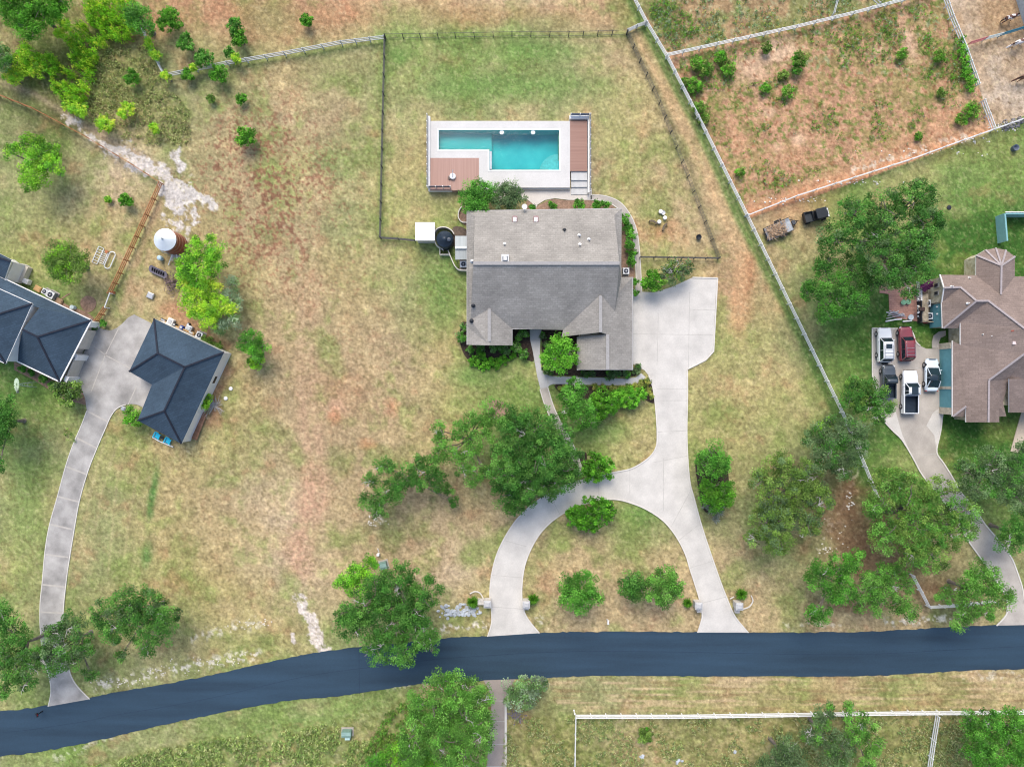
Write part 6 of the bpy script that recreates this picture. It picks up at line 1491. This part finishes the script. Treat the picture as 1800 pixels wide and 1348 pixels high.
    if rack:
        for s in (-1, 1): MB().beam((x0 + .1, s * wt * .8, zt + .13), (x1 - .5, s * wt * .8, zt + .13), .04, .04).build('roof_rail', M_RIM, t, local=True)
        for xx in (x0 + .35, x0 + .8, x0 + 1.25): MB().beam((xx, -wt * .8, zt + .14), (xx, wt * .8, zt + .14), .05, .03).build('cross_bar', mat('grey bar', (.25, .26, .28), .5), t, local=True)
    # wheels
    wr = .36
    tyre = MB(); n = 20
    prof = [(wr * .62, -.11), (wr * .97, -.11), (wr, -.06), (wr, .06), (wr * .97, .11), (wr * .62, .11)]
    tyre.lathe((0, 0, 0), prof, n)
    first = None
    for x in (h - .85, -h + .95):
        for s in (-1, 1):
            o = tyre.build('wheel', M_TYRE, t, local=True) if first is None else first.copy()
            if first is None:
                first = o; rim_v = MB().lathe((0, 0, 0), [(wr * .60, -.115), (wr * .60, .115), (wr * .2, .135)], 14); rim0 = rim_v.build('rim', M_RIM, o, local=True); rim0.parent = o
            else:
                COL.objects.link(o); o.parent = t
                rc = rim0.copy(); COL.objects.link(rc); rc.parent = o
            o.location = (x, s * (w - .06), wr); o.rotation_euler = (math.pi / 2 * -s, 0, 0)
    MB().box((h - .02, 0, .34), (.14, Wd * .74, .26)).build('front_bumper', M_BLKT if kind != 'sedan' else paint, t, local=True, bevel=.04)
    MB().box((-h + .0, 0, .36), (.16, Wd * .80, .24)).build('rear_bumper', M_BLKT if kind == 'suv' else M_RIM, t, local=True, bevel=.04)
    for s in (-1, 1):
        MB().box((h - .16, s * w * .70, hoodz - .38), (.22, .30, .16)).build('headlight', M_LAMP, t, local=True, bevel=.03)
        MB().box((-h + .04, s * w * .80, belt - .45), (.10, .16, .3)).build('tail_light', M_RLAMP, t, local=True)
        MB().box((c0 - .35, s * (w + .10), belt + .0), (.12, .22, .14)).build('mirror', roofm or paint, t, local=True, bevel=.03)
    MB().box((h - .03, 0, .60), (.06, Wd * .5, .2)).build('grille', M_BLKT, t, local=True)
    return t
UP = math.pi / 2
vehicle(1556, 606, UP + .01, 'suv', vmat('white paint', (.74, .75, .75)), 'white boxy SUV with roof rack at the top left of the parking', 4.65, 1.85, 1.8, rack=True, sunroof=True)
vehicle(1593.5, 604, UP + .03, 'suv', vmat('dark red paint', (.22, .035, .045)), 'dark red SUV parked beside the white SUV', 4.6, 1.8, 1.75, rack=True)
vehicle(1563, 671, UP, 'pickup', vmat('dark grey blue paint', (.045, .058, .072)), 'dark grey open truck half under the oak', 4.5, 1.8, 1.8, cat='truck')
vehicle(1600.5, 689, UP, 'pickup', vmat('cool white paint', (.74, .77, .80)), 'white pickup with open dark bed in the middle of the drive', 5.8, 2.0, 1.9, cat='pickup truck', sunroof=True, name='pickup_truck')
vehicle(1640, 659, UP - .02, 'sedan', vmat('pale blue white paint', (.62, .70, .76)), 'pale white sedan with dark glass roof by the teal garage doors', 4.35, 1.85, 1.45, glassroof=True)
cp = MB().box(P(1555, 638, .07), (.85, .35, .04)); tag(cp.build('step_mat', M_DARK), 'small black mat on the concrete behind the white SUV', 'mat')
# black utility vehicle by the paddock
uv = empty('utility_vehicle', P(1433, 378, 0) + Vector((0, 0, 0)), 'small black utility vehicle with cargo box by the paddock fence', 'utility vehicle', None, math.radians(14))
q = P(1434, 378.5, 1.0); uv.location = (q.x, q.y, .02)
M_UB = mat('black utility body', (.016, .020, .026), .4, .2, 2, spec=.4)
MB().box((-.05, 0, .35), (3.0, 1.35, .35)).build('chassis', M_BLKT, uv, local=True, bevel=.05)
bx = MB(); bx.box((-.95, .66, .7), (1.15, .06, .38)); bx.box((-.95, -.66, .7), (1.15, .06, .38)); bx.box((-1.5, 0, .7), (.06, 1.26, .38)); bx.box((-.40, 0, .7), (.06, 1.26, .38)); bx.build('cargo_box', M_UB, uv, local=True)
MB().box((-.95, 0, .70), (1.04, 1.25, .05)).build('cargo_floor', mat('cargo floor', (.035, .042, .05), .6), uv, local=True)
rf = MB(); rf.box((.45, 0, 1.82), (1.45, 1.35, .08)).build('cab_roof', M_UB, uv, local=True, bevel=.05)
for x in (-.22, 1.12):
    for s in (-1, 1): MB().tube([(x + (.15 if x > 0 else 0), s * .62, .7), (x, s * .60, 1.84)], .035).build('roll_bar', M_BLKT, uv, local=True)
MB().box((.25, 0, .7), (.5, 1.2, .30)).box((.02, 0, 1.0), (.14, 1.2, .45)).build('seat', M_DARK, uv, local=True, bevel=.05)
MB().box((1.42, 0, .62), (.62, 1.25, .38)).build('hood', M_UB, uv, local=True, bevel=.08)
MB().box((1.74, 0, .62), (.12, 1.15, .34)).build('front_panel', mat('white plastic', (.7, .72, .74), .4), uv, local=True, bevel=.03)
for s in (-1, 1): MB().box((1.62, s * .45, .98), (.2, .22, .06)).build('headlight', M_LAMP, uv, local=True)
for x in (1.2, -1.0):
    for s in (-1, 1):
        o = MB().lathe((0, 0, 0), [(.18, -.13), (.32, -.13), (.34, 0), (.32, .13), (.18, .13)], 16).build('wheel', M_TYRE, uv, local=True); o.location = (x, s * .68, .33); o.rotation_euler = (math.pi / 2, 0, 0)
        r_ = MB().lathe((0, 0, 0), [(.17, -.135), (.17, .135), (.05, .14)], 10).build('rim', M_BLKT, o, local=True); r_.parent = o
# trailer with cut brush
q = P(1369, 403, .6); tr = empty('utility_trailer', (q.x, q.y, .02), 'open black flat trailer carrying cut branches by the paddock fence', 'trailer', None, math.radians(24))
MB().box((0, 0, .5), (3.6, 1.75, .08)).build('deck', mat('worn steel deck', (.34, .37, .40), .6, .25, 3), tr, local=True)
for s in (-1, 1):
    MB().box((0, s * .90, .48), (3.66, .07, .14)).box((0, s * .90, .92), (3.66, .05, .06)).build('side_rail', M_UB, tr, local=True)
    for x in (-1.75, -.6, .6, 1.75): MB().box((x, s * .90, .62), (.05, .05, .30)).build('stake', M_UB, tr, local=True)
    MB().box((.25, s * 1.10, .66), (1.0, .26, .06)).build('fender', M_BLKT, tr, local=True, bevel=.03)
    o = MB().lathe((0, 0, 0), [(.18, -.1), (.32, -.1), (.34, 0), (.32, .1), (.18, .1)], 16).build('wheel', M_TYRE, tr, local=True); o.location = (.25, s * 1.10, .34); o.rotation_euler = (math.pi / 2, 0, 0)
mb = MB()
for i in range(9): mb.box((-1.95 + .02 * i, -.84 + i * .21, .45), (.30, .12, .10))
mb.box((-1.86, 0, .42), (.1, 1.9, .08)); mb.build('tail_ramp', M_UB, tr, local=True)
mb = MB(); mb.beam((1.8, .6, .5), (2.75, 0, .5), .09, .1); mb.beam((1.8, -.6, .5), (2.75, 0, .5), .09, .1); mb.beam((2.6, 0, .5), (3.0, 0, .5), .09, .1); mb.build('tongue', M_BLKT, tr, local=True)
MB().box((2.15, 0, .56), (.55, .62, .2), taper=.8).build('toolbox', mat('dark grey steel', (.07, .075, .085), .5), tr, local=True)
mb = MB(); M_CUT = mat('pale cut wood', (.46, .30, .18), .9, .3, 3, alt=(.62, .46, .32))
ca, sa = math.cos(math.radians(24)), math.sin(math.radians(24))
for i in range(210):
    x, y = rnd.uniform(-1.65, .75), rnd.uniform(-.8, .8); z = .62 + rnd.random() * .65 * (1 - abs(y)) ; a = rnd.random() * 6.28; L = rnd.uniform(.25, .8); dz = rnd.uniform(-.2, .25)
    X, Y = q.x + x * ca - y * sa, q.y + x * sa + y * ca
    mb.tube([(X, Y, z), (X + math.cos(a) * L * .5, Y + math.sin(a) * L * .5, z + dz + .06), (X + math.cos(a + .4) * L, Y + math.sin(a + .4) * L, z + dz)], [.05, .04, .015], 5)
tag(mb.build('brush_pile', M_CUT), 'heap of pale cut branches lying on the trailer', 'branches', None, 'stuff')

# ------------------------------------------------------------------ water tower, windmill, yard things
wt_ = empty('water_tower', G(303, 427, 2), 'rusty round water tank with a bright conical metal roof', 'water tower')
c = P(303.5, 427, 1.2); c.z = 0
M_RTANK = mat('rusty red staves', (.24, .075, .040), .7, .25, 3, .2, stretch=(3, 3, .3))
MB().lathe(c, [(1.42, .0), (1.45, 1.6), (1.38, 3.2)], 28).build('tank', M_RTANK, wt_)
for z_ in (.5, 1.3, 2.1, 2.8): MB().lathe((c.x, c.y, z_), [(1.46, 0), (1.49, .03), (1.49, .08), (1.45, .11)], 28).build('hoop', mat('dull hoop', (.30, .16, .10), .6, .2, 3), wt_)
mb = MB(); n = 24; rr_ = 1.48; vs = [(c.x + rr_ * math.cos(2 * math.pi * k / n), c.y + rr_ * math.sin(2 * math.pi * k / n), 3.22) for k in range(n)] + [(c.x, c.y, 3.95)]
mb.add(vs, [(k, (k + 1) % n, n) for k in range(n)] + [tuple(range(n - 1, -1, -1))]); mb.build('cone_roof', mat('bright galvanised cone', (.66, .70, .72), .35, .08, 1, metal=.25, spec=.6), wt_)
MB().lathe((c.x, c.y, 3.9), [(.14, 0), (.12, .12), (.02, .2)], 10).build('cap', M_METAL, wt_)
for a_, b_, lb in (((303, 447), (296, 466), 'left slanting white pipe below the water tower'), ((310, 447), (314, 463), 'right slanting white pipe below the water tower')):
    tag(MB().tube([P(*a_, .6), P(*b_, .1)], .07).build('pipe', M_WTRIM), lb, 'pipe')
mb = MB()
for k in range(9):
    a = rnd.random() * 3.1; p = P(rnd.uniform(286, 316), rnd.uniform(440, 448), .15); mb.beam(p, p + Vector((math.cos(a) * .8, math.sin(a) * .5, .2)), .1, .08)
tag(mb.build('scrap_heap', mat('weathered scrap', (.20, .24, .26), .7, .4, 3)), 'jumbled grey scrap at the foot of the water tower', 'scrap', None, 'stuff')
t = empty('water_trough', P(285, 455), 'small pale blue plastic barrel below the water tower', 'barrel'); MB().lathe(P(285, 455), [(.25, 0), (.32, .3), (.32, .8), (.2, .9)], 14).build('barrel', mat('pale blue plastic', (.45, .60, .68), .5), t)
for k in range(7):
    x, y = 269 + k * 3.8, 473.5 + k * 1.75; t = empty('garden_pot', P(x, y), ['leftmost grey pot of the diagonal row by the bright thicket', 'second grey pot from the left in the diagonal row', 'third grey pot from the left in the diagonal row', 'middle grey pot in the diagonal row', 'third grey pot from the right in the diagonal row', 'second grey pot from the right in the diagonal row', 'rightmost grey pot of the diagonal row'][k], 'pot', 'grey pots in a diagonal row')
    MB().lathe(P(x, y), [(.25, 0), (.34, .4), (.36, .45), (.28, .42)], 12, 1, 1.4).build('pot', mat('grey purple clay', (.13, .12, .15), .8, .25, 4), t)
mb = MB()
for k in range(120):
    p = P(rnd.gauss(301, 6), rnd.gauss(498, 8), rnd.uniform(.1, .7)); a = rnd.random() * 6.28; L = rnd.uniform(.3, .7); mb.tube([p, p + Vector((math.cos(a) * L, math.sin(a) * L, .1))], [.05, .02], 5)
tag(mb.build('firewood_pile', mat('purple brown sticks', (.14, .095, .10), .9, .35, 4, alt=(.30, .22, .20))), 'loose pile of dark sticks left of the bright thicket', 'wood pile', None, 'stuff')
for nm, x, y, sx, sy, h_, r_, m_, lb, ct in (('crate', 266, 520, .9, .8, .35, -.4, M_METAL, 'small slatted grey crate on the lawn above the garage', 'crate'), ('utility_box', 47, 494, 1.5, .65, .8, -.42, M_WTRIM, 'white oblong tank behind the dark roofed house', 'tank'), ('planter', 200, 515, .5, .4, .5, 0, mat('terracotta', (.42, .16, .07), .8), 'terracotta planter at the end of the orange fence', 'planter'),
                              ('wooden_platform', 68, 508, .95, .75, .3, -.5, mat('tan plywood', (.55, .35, .16), .8), 'tan wooden platform left of the air conditioners', 'platform'), ('wooden_platform', 105, 530, .95, .8, .25, -.5, mat('brown boards', (.30, .20, .13), .8), 'brown wooden platform right of the air conditioners', 'platform')):
    t = empty(nm, P(x, y), lb, ct, None, r_)
    MB().box((0, 0, 0), (sx, sy, h_)).build('box', m_, t, local=True, bevel=.06)
    MB().box((0, 0, h_), (sx * .8, sy * .75, .04)).build('lid', m_, t, local=True)
t = empty('drum', P(131, 541), 'pale round lidded drum behind the dark roofed house', 'drum'); MB().lathe(P(131, 541), [(.28, 0), (.30, .6), (.27, .65), (.05, .68)], 16).build('body', mat('pale blue drum', (.50, .60, .62), .4), t)
# white bed frames on the grass
fr_ = mat('white tube frame', (.66, .68, .68), .5)
def frame(x, y, lb, L=2.3, w=.75, rungs=7, oval=False):
    q = P(x, y); t = empty('metal_frame', q, lb, 'frame', 'white frames lying on the grass', math.radians(66))
    if oval: o = MB(); pts = [(math.cos(a) * w * .5 * .8 + 0, 0, 0) for a in (0,)]; pts = [((L / 2 - .35) * (1 if math.cos(a) > 0 else -1) + math.cos(a) * .4, math.sin(a) * .42, .25) for a in [k * 2 * math.pi / 24 for k in range(25)]]; o.tube(pts, .07, 6); o.build('rim', fr_, t, local=True)
    else:
        o = MB()
        for s in (-1, 1): o.tube([(-L / 2, s * w / 2, .12), (L / 2, s * w / 2, .12)], .05)
        for k in range(rungs): o.tube([(-L / 2 + k * L / (rungs - 1), -w / 2, .12), (-L / 2 + k * L / (rungs - 1), w / 2, .12)], .035)
        o.build('ladder', fr_, t, local=True)
frame(173, 449, 'leftmost white ladder frame lying on the grass'); frame(182, 453, 'middle white ladder frame lying on the grass', 1.6)
frame(195, 458, 'oval white tub rim lying right of the ladder frames', 2.3, oval=True)
t = empty('planter', P(189, 443), 'small terracotta pot at the top of the white frames', 'pot'); MB().lathe(P(189, 443), [(.15, 0), (.22, .3), (.16, .28)], 10).build('pot', MATS['terracotta'], t)
# little windmill
q = G(47, 665, .5); wmill = empty('garden_windmill', q, 'pale green garden windmill leaning on the front lawn of the dark roofed house', 'windmill')
top = P(30, 676, 3.2)
mb = MB()
for dx, dy in ((-.35, -.35), (.35, -.35), (.35, .35), (-.35, .35)): mb.tube([(top.x + dx, top.y + dy, 0), (top.x + dx * .15, top.y + dy * .15, 3.2)], .035, 5)
for z_ in (.8, 1.6, 2.4):
    k = .35 * (1 - z_ / 3.6)
    for (a, b) in (((-1, -1), (1, -1)), ((1, -1), (1, 1)), ((1, 1), (-1, 1)), ((-1, 1), (-1, -1))): mb.tube([(top.x + a[0] * k, top.y + a[1] * k, z_), (top.x + b[0] * k, top.y + b[1] * k, z_)], .02, 4)
mb.build('tower', mat('pale sage metal', (.42, .50, .40), .5), wmill)
mb = MB()
for k in range(14):
    a = k * 2 * math.pi / 14; d = Vector((math.cos(a) * .8, math.sin(a), math.cos(a) * .55)).normalized(); s_ = Vector((-math.sin(a) * .7, math.cos(a), -math.sin(a) * .4)).normalized() * .14
    c0 = Vector((top.x, top.y, 3.25)); mb.add([c0 + d * .2 - s_ * .4, c0 + d * .85 - s_, c0 + d * .85 + s_ + Vector((0, 0, .05)), c0 + d * .2 + s_ * .4], [(0, 1, 2, 3)]); mb.add([c0 + d * .2 - s_ * .4 + Vector((0, 0, .02)), c0 + d * .85 - s_ + Vector((0, 0, .02)), c0 + d * .85 + s_ + Vector((0, 0, .07)), c0 + d * .2 + s_ * .4 + Vector((0, 0, .02))], [(3, 2, 1, 0)])
mb.build('fan', mat('pale green blades', (.50, .62, .46), .5), wmill)
MB().beam((top.x, top.y - .3, 3.2), (top.x + .1, top.y - 1.1, 3.2), .03, .4).build('tail_vane', M_METAL, wmill)
# garage back yard clutter
CL = [((289, 563), (.9, .3, .4), 'black plastic', M_DARK, 'black bin at the left of the clutter behind the garage'), ((303, 566), (.8, .9, .7), '', M_WTRIM, 'white appliance behind the garage'), ((309, 571), (.5, .4, .5), '', M_DARK, 'dark motor right of the white appliance'), ((322, 576), (.5, .5, .6), '', mat('royal blue', (.02, .06, .28), .5), 'royal blue barrel behind the garage'), ((335, 577), (.9, .7, .6), '', M_METAL, 'grey metal cart behind the garage'), ((338, 585), (.9, .35, .4), '', MATS['tan plywood'], 'tan wooden bench behind the garage'), ((334, 570), (.35, .3, .5), '', M_DARK, 'small black can above the grey metal cart')]
for (xy, d_, _, m_, lb) in CL:
    t = empty('stored_item', P(*xy), lb, 'stored item', 'clutter behind the detached garage', -.46)
    MB().box((0, 0, 0), d_).build('body', m_, t, local=True, bevel=.07); MB().box((.0, 0, d_[2]), (d_[0] * .6, d_[1] * .6, .08)).build('top', M_METAL, t, local=True)
mb = MB(); mb.beam(P(281, 560, .4), P(296, 568, .4), .1, .1); mb.beam(P(308, 573, .4), P(330, 582, .4), .12, .1); tag(mb.build('lumber', MATS['tan plywood']), 'tan boards lying along the back wall of the garage', 'boards')
# long logs and junk on the east side
mb = MB(); lg = mat('reddish timber', (.30, .16, .10), .9, .3, 3)
for k in range(6):
    o = MB().tube([P(356 + k * 1.2, 723 + k, .15 + .05 * k), P(338 + k * 1.4, 771 + k * .5, .15 + .05 * k)], .10, 6).build('log', lg); tag(o, 'long reddish timber pole lying beside the white garage wall', 'timber pole', 'timber poles beside the garage wall')
# blue chairs and rail
def chair(x, y, a, lb):
    q = P(x, y, .4); t = empty('adirondack_chair', (q.x, q.y, 0), lb, 'chair', 'blue chairs on the garage porch', a); m_ = mat('sky blue plastic', (.02, .48, .68), .45, .05, 2)
    MB().box((.0, 0, .36), (.62, .62, .05)).build('seat', m_, t, local=True)
    mb = MB(); mb.add([(-.28, -.28, .38), (-.28, .28, .38), (-.62, .26, 1.0), (-.62, -.26, 1.0), (-.24, -.28, .38), (-.24, .28, .38), (-.58, .26, 1.0), (-.58, -.26, 1.0)], [(0, 1, 2, 3), (7, 6, 5, 4), (0, 3, 7, 4), (1, 5, 6, 2), (3, 2, 6, 7)]); mb.build('backrest', m_, t, local=True)
    for s in (-1, 1): MB().box((.0, s * .38, .56), (.75, .14, .04)).build('armrest', m_, t, local=True)
    for x_ in (-.26, .30):
        for s in (-1, 1): MB().box((x_, s * .34, 0), (.07, .06, .56)).build('leg', m_, t, local=True)
chair(276, 766, math.radians(245), 'left sky blue chair below the detached garage')
chair(295, 775, math.radians(245), 'right sky blue chair below the detached garage')
mb = MB(); strip(mb, W([(269, 768), (281, 775), (305, 785)]), .12, .25, .25); tag(mb.build('garden_edging', M_WTRIM), 'white strip edging in front of the two blue chairs', 'edging')
t = empty('side_table', P(285, 769), 'small dark side table between the two blue chairs', 'table'); MB().box(P(285, 769, .4), (.4, .4, .04)).build('top', M_DARK, t); MB().box(P(285, 769, 0), (.08, .08, .4)).build('leg', M_DARK, t)
for (x, y, lb) in ((406, 683, 'upper white septic lid right of the garage'), (397, 700, 'lower white pipe cap right of the garage')):
    t = empty('septic_lid', P(x, y), lb, 'lid', 'septic caps right of the garage'); MB().lathe(P(x, y), [(.26, 0), (.26, .12), (.2, .16), (.04, .17)], 16).build('lid', M_WTRIM, t)
t = empty('barbecue', P(220, 717), 'small dark barbecue by the corner of drive and garage', 'barbecue'); MB().lathe(P(219, 718, .5), [(.1, 0), (.32, .2), (.34, .35), (.2, .5)], 14).build('bowl', M_METAL, t)
for k in range(3): a = k * 2.1; MB().tube([P(219, 718, .6), P(219, 718, 0) + Vector((math.cos(a) * .3, math.sin(a) * .3, 0))], .025).build('leg', M_DARK, t)
# back lawn circle
for (x, y, lb) in ((1160.5, 373, 'upper white round stump seat on the back lawn'), (1168, 384, 'right white round stump seat on the back lawn'), (1158, 391, 'lower white round stump seat on the back lawn')):
    t = empty('round_seat', P(x, y), lb, 'seat', 'white round seats on the back lawn'); MB().lathe(P(x, y), [(.25, 0), (.27, .38), (.22, .42), (.02, .43)], 18).build('seat', M_WTRIM, t)
for (x, y, a, lb) in ((1148, 390, 1.2, 'left curved dark bench on the back lawn'), (1166, 399, 2.6, 'lower curved wood bench on the back lawn')):
    t = empty('curved_bench', P(x, y), lb, 'bench', 'curved benches on the back lawn'); mb = MB(); q = P(x, y)
    pts = [Vector((q.x + math.cos(a + k) * .8 - math.cos(a) * .8, q.y + math.sin(a + k) * .8 - math.sin(a) * .8)) for k in (-.7, -.35, 0, .35, .7)]; strip(mb, pts, .25, .42, .08); mb.build('seat', mat('bench wood', (.13, .10, .07), .8, .2, 4), t)
    for p in (pts[0], pts[-1]): MB().box((p.x, p.y, 0), (.1, .1, .34)).build('leg', M_BLKT, t)
t = empty('fire_bowl', P(1165, 375), 'small black and white fire bowl between the round seats', 'fire bowl'); MB().lathe(P(1165, 375), [(.1, 0), (.28, .25), (.3, .3), (.2, .26)], 14).build('bowl', M_METAL, t)
t = empty('fire_pit', P(1227, 418), 'round black fire pit near the diagonal dark fence', 'fire pit'); MB().lathe(P(1227, 418), [(.2, 0), (.34, .3), (.36, .5), (.3, .46), (.1, .3)], 20).build('bowl', M_DARK, t)
t = empty('tyre_planter', P(1781, 262), 'dark round tub with pale rim right of the paddock corner', 'tub'); MB().lathe(P(1781, 262), [(.38, 0), (.42, .5), (.42, .6), (.33, .55), (.1, .3)], 20).build('tub', mat('slate tub', (.09, .11, .15), .4), t)
t = empty('manhole_lid', P(1668, 365), 'small dark round lid in the dry grass above the huge oak', 'lid'); MB().lathe(P(1668, 365, -.01), [(.3, 0), (.3, .08), (.1, .11)], 18).build('lid', M_DARK, t)
# utility boxes, pole, mailboxes
def ubox(x, y, lb, d_=(.95, 1.0, .7), a=0.0, pad=True, m_=None):
    q = P(x, y); t = empty('utility_box', q, lb, 'utility box', 'green utility boxes', a)
    MB().box((0, 0, -.05), (d_[0] + .35, d_[1] + .35, .12)).build('pad', M_MIDCONC, t, local=True); MB().box((0, 0, .07), d_).build('cabinet', m_ or mat('sage green steel', (.16, .26, .22), .5, .1, 3), t, local=True, bevel=.04)
    MB().box((0, .05, .07 + d_[2]), (d_[0] * .96, d_[1] * .5, .05)).build('lid', mat('pale green lid', (.24, .36, .32), .5), t, local=True)
ubox(675, 992, 'grey green utility box on a pad touching the big round oak', (.95, .95, .7), .25)
ubox(611, 1285, 'green utility box standing in the rough grass south of the lane', (1.3, .8, .8))
t = empty('pedestal', P(612, 1293), 'small pale utility pedestal just below the southern green box', 'pedestal'); MB().box(P(612.5, 1294), (.7, .4, .6)).box(P(612.5, 1294, .6), (.5, .3, .08)).build('cabinet', mat('pale aqua steel', (.42, .58, .54), .5), t, bevel=.04)
t = empty('pedestal', P(666, 972), 'thin white utility pedestal above the grey green box', 'pedestal'); MB().box(P(666, 973), (.35, .3, .8)).build('cabinet', M_WTRIM, t, bevel=.04); MB().tube([P(666, 970, .1), P(664, 964, .5)], .06).build('pipe', M_WTRIM, t)
def mailbox(x, y, a, lb, m_, dark=False):
    t = empty('mailbox', P(x, y), lb, 'mailbox', None, a); MB().box((0, 0, -.1), (.12, .12, 1.15)).build('post', m_, t, local=True)
    b = MB(); n = 8; L = .55
    ring = [(.13 * math.cos(math.pi * k / n), .13 * math.sin(math.pi * k / n) + .12) for k in range(n + 1)] + [(-.13, 0), (.13, 0)]
    vs = [(x_, -L / 2, 1.05 + z_) for x_, z_ in ring] + [(x_, L / 2, 1.05 + z_) for x_, z_ in ring]; k = len(ring)
    b.add(vs, [(i, (i + 1) % k, (i + 1) % k + k, i + k) for i in range(k)] + [tuple(range(k - 1, -1, -1)), tuple(range(k, 2 * k))]); b.build('box', m_, t, local=True)
    MB().box((.15, 0, 1.15), (.02, .2, .12)).build('flag', M_RLAMP, t, local=True)
mailbox(1067, 1088, 0, 'white mailbox by the lane inside the loop', M_WTRIM); MB_ = None
mailbox(75, 1249, .2, 'dark mailbox at the edge of the lane beside the stained drive', M_DARK)
t = empty('marker_post', P(1009, 1247), 'short white marker post above the lower fence corner', 'post'); MB().box(P(1009, 1248, 0), (.16, .16, 1.1)).box(P(1009, 1248, 1.1), (.2, .2, .06), taper=.4).build('post', M_WTRIM, t)
# gate columns
def column(x, y, lb, a=0.0, wing=None):
    q = P(x, y, .8); q.z = 0; t = empty('gate_column', q, lb, 'stone column', 'stone columns at the drive entrances', a); m_ = mat('pale stone column', (.50, .47, .43), .9, .2, 3, .3)
    MB().box((0, 0, -.1), (.85, .85, 1.5)).build('shaft', m_, t, local=True); MB().box((0, 0, 1.4), (.98, .98, .12)).box((0, 0, 1.52), (.9, .9, .14), taper=.5).build('cap', mat('light stone cap', (.43, .43, .43), .8, .1, 3), t, local=True)
    if wing: MB().box((wing[0], wing[1], -.1), (wing[2], wing[3], .75)).build('wing_wall', m_, t, local=True)
column(857, 1059, 'west stone column of the left drive entrance', wing=(-.9, 0, .9, .7)); column(925, 1060, 'east stone column of the left drive entrance', wing=(.0, -.7, .7, .5))
column(1226, 1062, 'west stone column of the right drive entrance', wing=(.3, -.8, .6, .7)); column(1297, 1063, 'east stone column of the right drive entrance', wing=(.0, -.8, .6, .7))
mb = MB(); strip(mb, W(smooth_line([(1283, 1052), (1290, 1048)], 2)), .1, .15, .2); strip(mb, W(smooth_line([(1320, 1046), (1323, 1056), (1316, 1066), (1304, 1070)], 4)), .12, .15, .2); tag(mb.build('garden_edging', M_EDGE), 'curved stone edging round the east gate palm', 'edging')
mb = MB(); strip(mb, W(smooth_line([(826, 1043), (835, 1039), (844, 1042), (850, 1052)], 4)), .12, .15, .2); tag(mb.build('garden_edging', M_EDGE), 'curved stone edging round the west gate palm', 'edging')
# rocks
def rocks(lb, spots, n, m_, r0=.12, r1=.35, name='rocks'):
    mb = MB()
    for i in range(n):
        x0, y0, sx, sy = rnd.choice(spots); x, y = rnd.gauss(x0, sx), rnd.gauss(y0, sy); r = rnd.uniform(r0, r1); p = P(x, y, -.03); nn = 7
        a0 = rnd.random() * 6.28; sq = rnd.uniform(.6, 1)
        ring = [(r * math.cos(a0 + k * 2 * math.pi / nn) * rnd.uniform(.75, 1.15), r * sq * math.sin(a0 + k * 2 * math.pi / nn) * rnd.uniform(.75, 1.15)) for k in range(nn)]
        vs = [(p.x + a, p.y + b, p.z) for a, b in ring] + [(p.x + a * .7, p.y + b * .7, p.z + r * .55) for a, b in ring]
        mb.add(vs, [(k, (k + 1) % nn, (k + 1) % nn + nn, k + nn) for k in range(nn)] + [tuple(range(nn, 2 * nn))])
    tag(mb.build(name, m_), lb, 'rocks', None, 'stuff')
M_ROCK = mat('blue grey rock', (.42, .45, .48), .9, .3, 3)
M_LIME = mat('pale limestone rock', (.66, .63, .57), .9, .15, 3)
rocks('blue grey stones strewn left of the west gate palm', [(788, 1077, 12, 6), (805, 1072, 10, 6), (830, 1074, 8, 5)], 95, M_ROCK)
rocks('pale chips below the straggling oak', [(662, 900, 7, 6), (655, 915, 5, 6), (680, 920, 8, 6)], 34, M_LIME, .05, .13)
rocks('limestone chips along the lower paddock fence', [(1395, 352, 30, 3), (1500, 320, 40, 3), (1640, 268, 45, 3), (1700, 247, 20, 3), (1770, 225, 20, 4)], 150, M_LIME, .06, .16)
rocks('pale stones in the litter under the right-hand oaks', [(1455, 965, 8, 5), (1480, 930, 10, 15), (1495, 880, 6, 15), (1415, 940, 5, 3), (1690, 1035, 14, 4)], 70, M_LIME, .05, .16)
rocks('pale stones inside the lower rail fence', [(1128, 1328, 3, 3), (1195, 1335, 4, 5), (1290, 1320, 2, 2)], 16, M_ROCK, .15, .3)
rocks('pale chips on the verge by the lane at the left', [(380, 1165, 30, 5), (300, 1180, 40, 5), (210, 1200, 20, 4), (445, 1095, 20, 5)], 130, M_LIME, .04, .12)
rocks('dark heap of rubble outside the horse yard corner', [(1770, 222, 9, 4), (1788, 215, 8, 4)], 90, mat('dark rubble', (.10, .09, .09), .9, .4, 3, alt=(.32, .30, .29)), .1, .3)
rocks('purple grey ash heap beside the silvery shrub', [(905, 1255, 8, 4), (912, 1262, 6, 4)], 110, mat('purple grey gravel', (.16, .14, .16), .9, .3, 3), .06, .16)
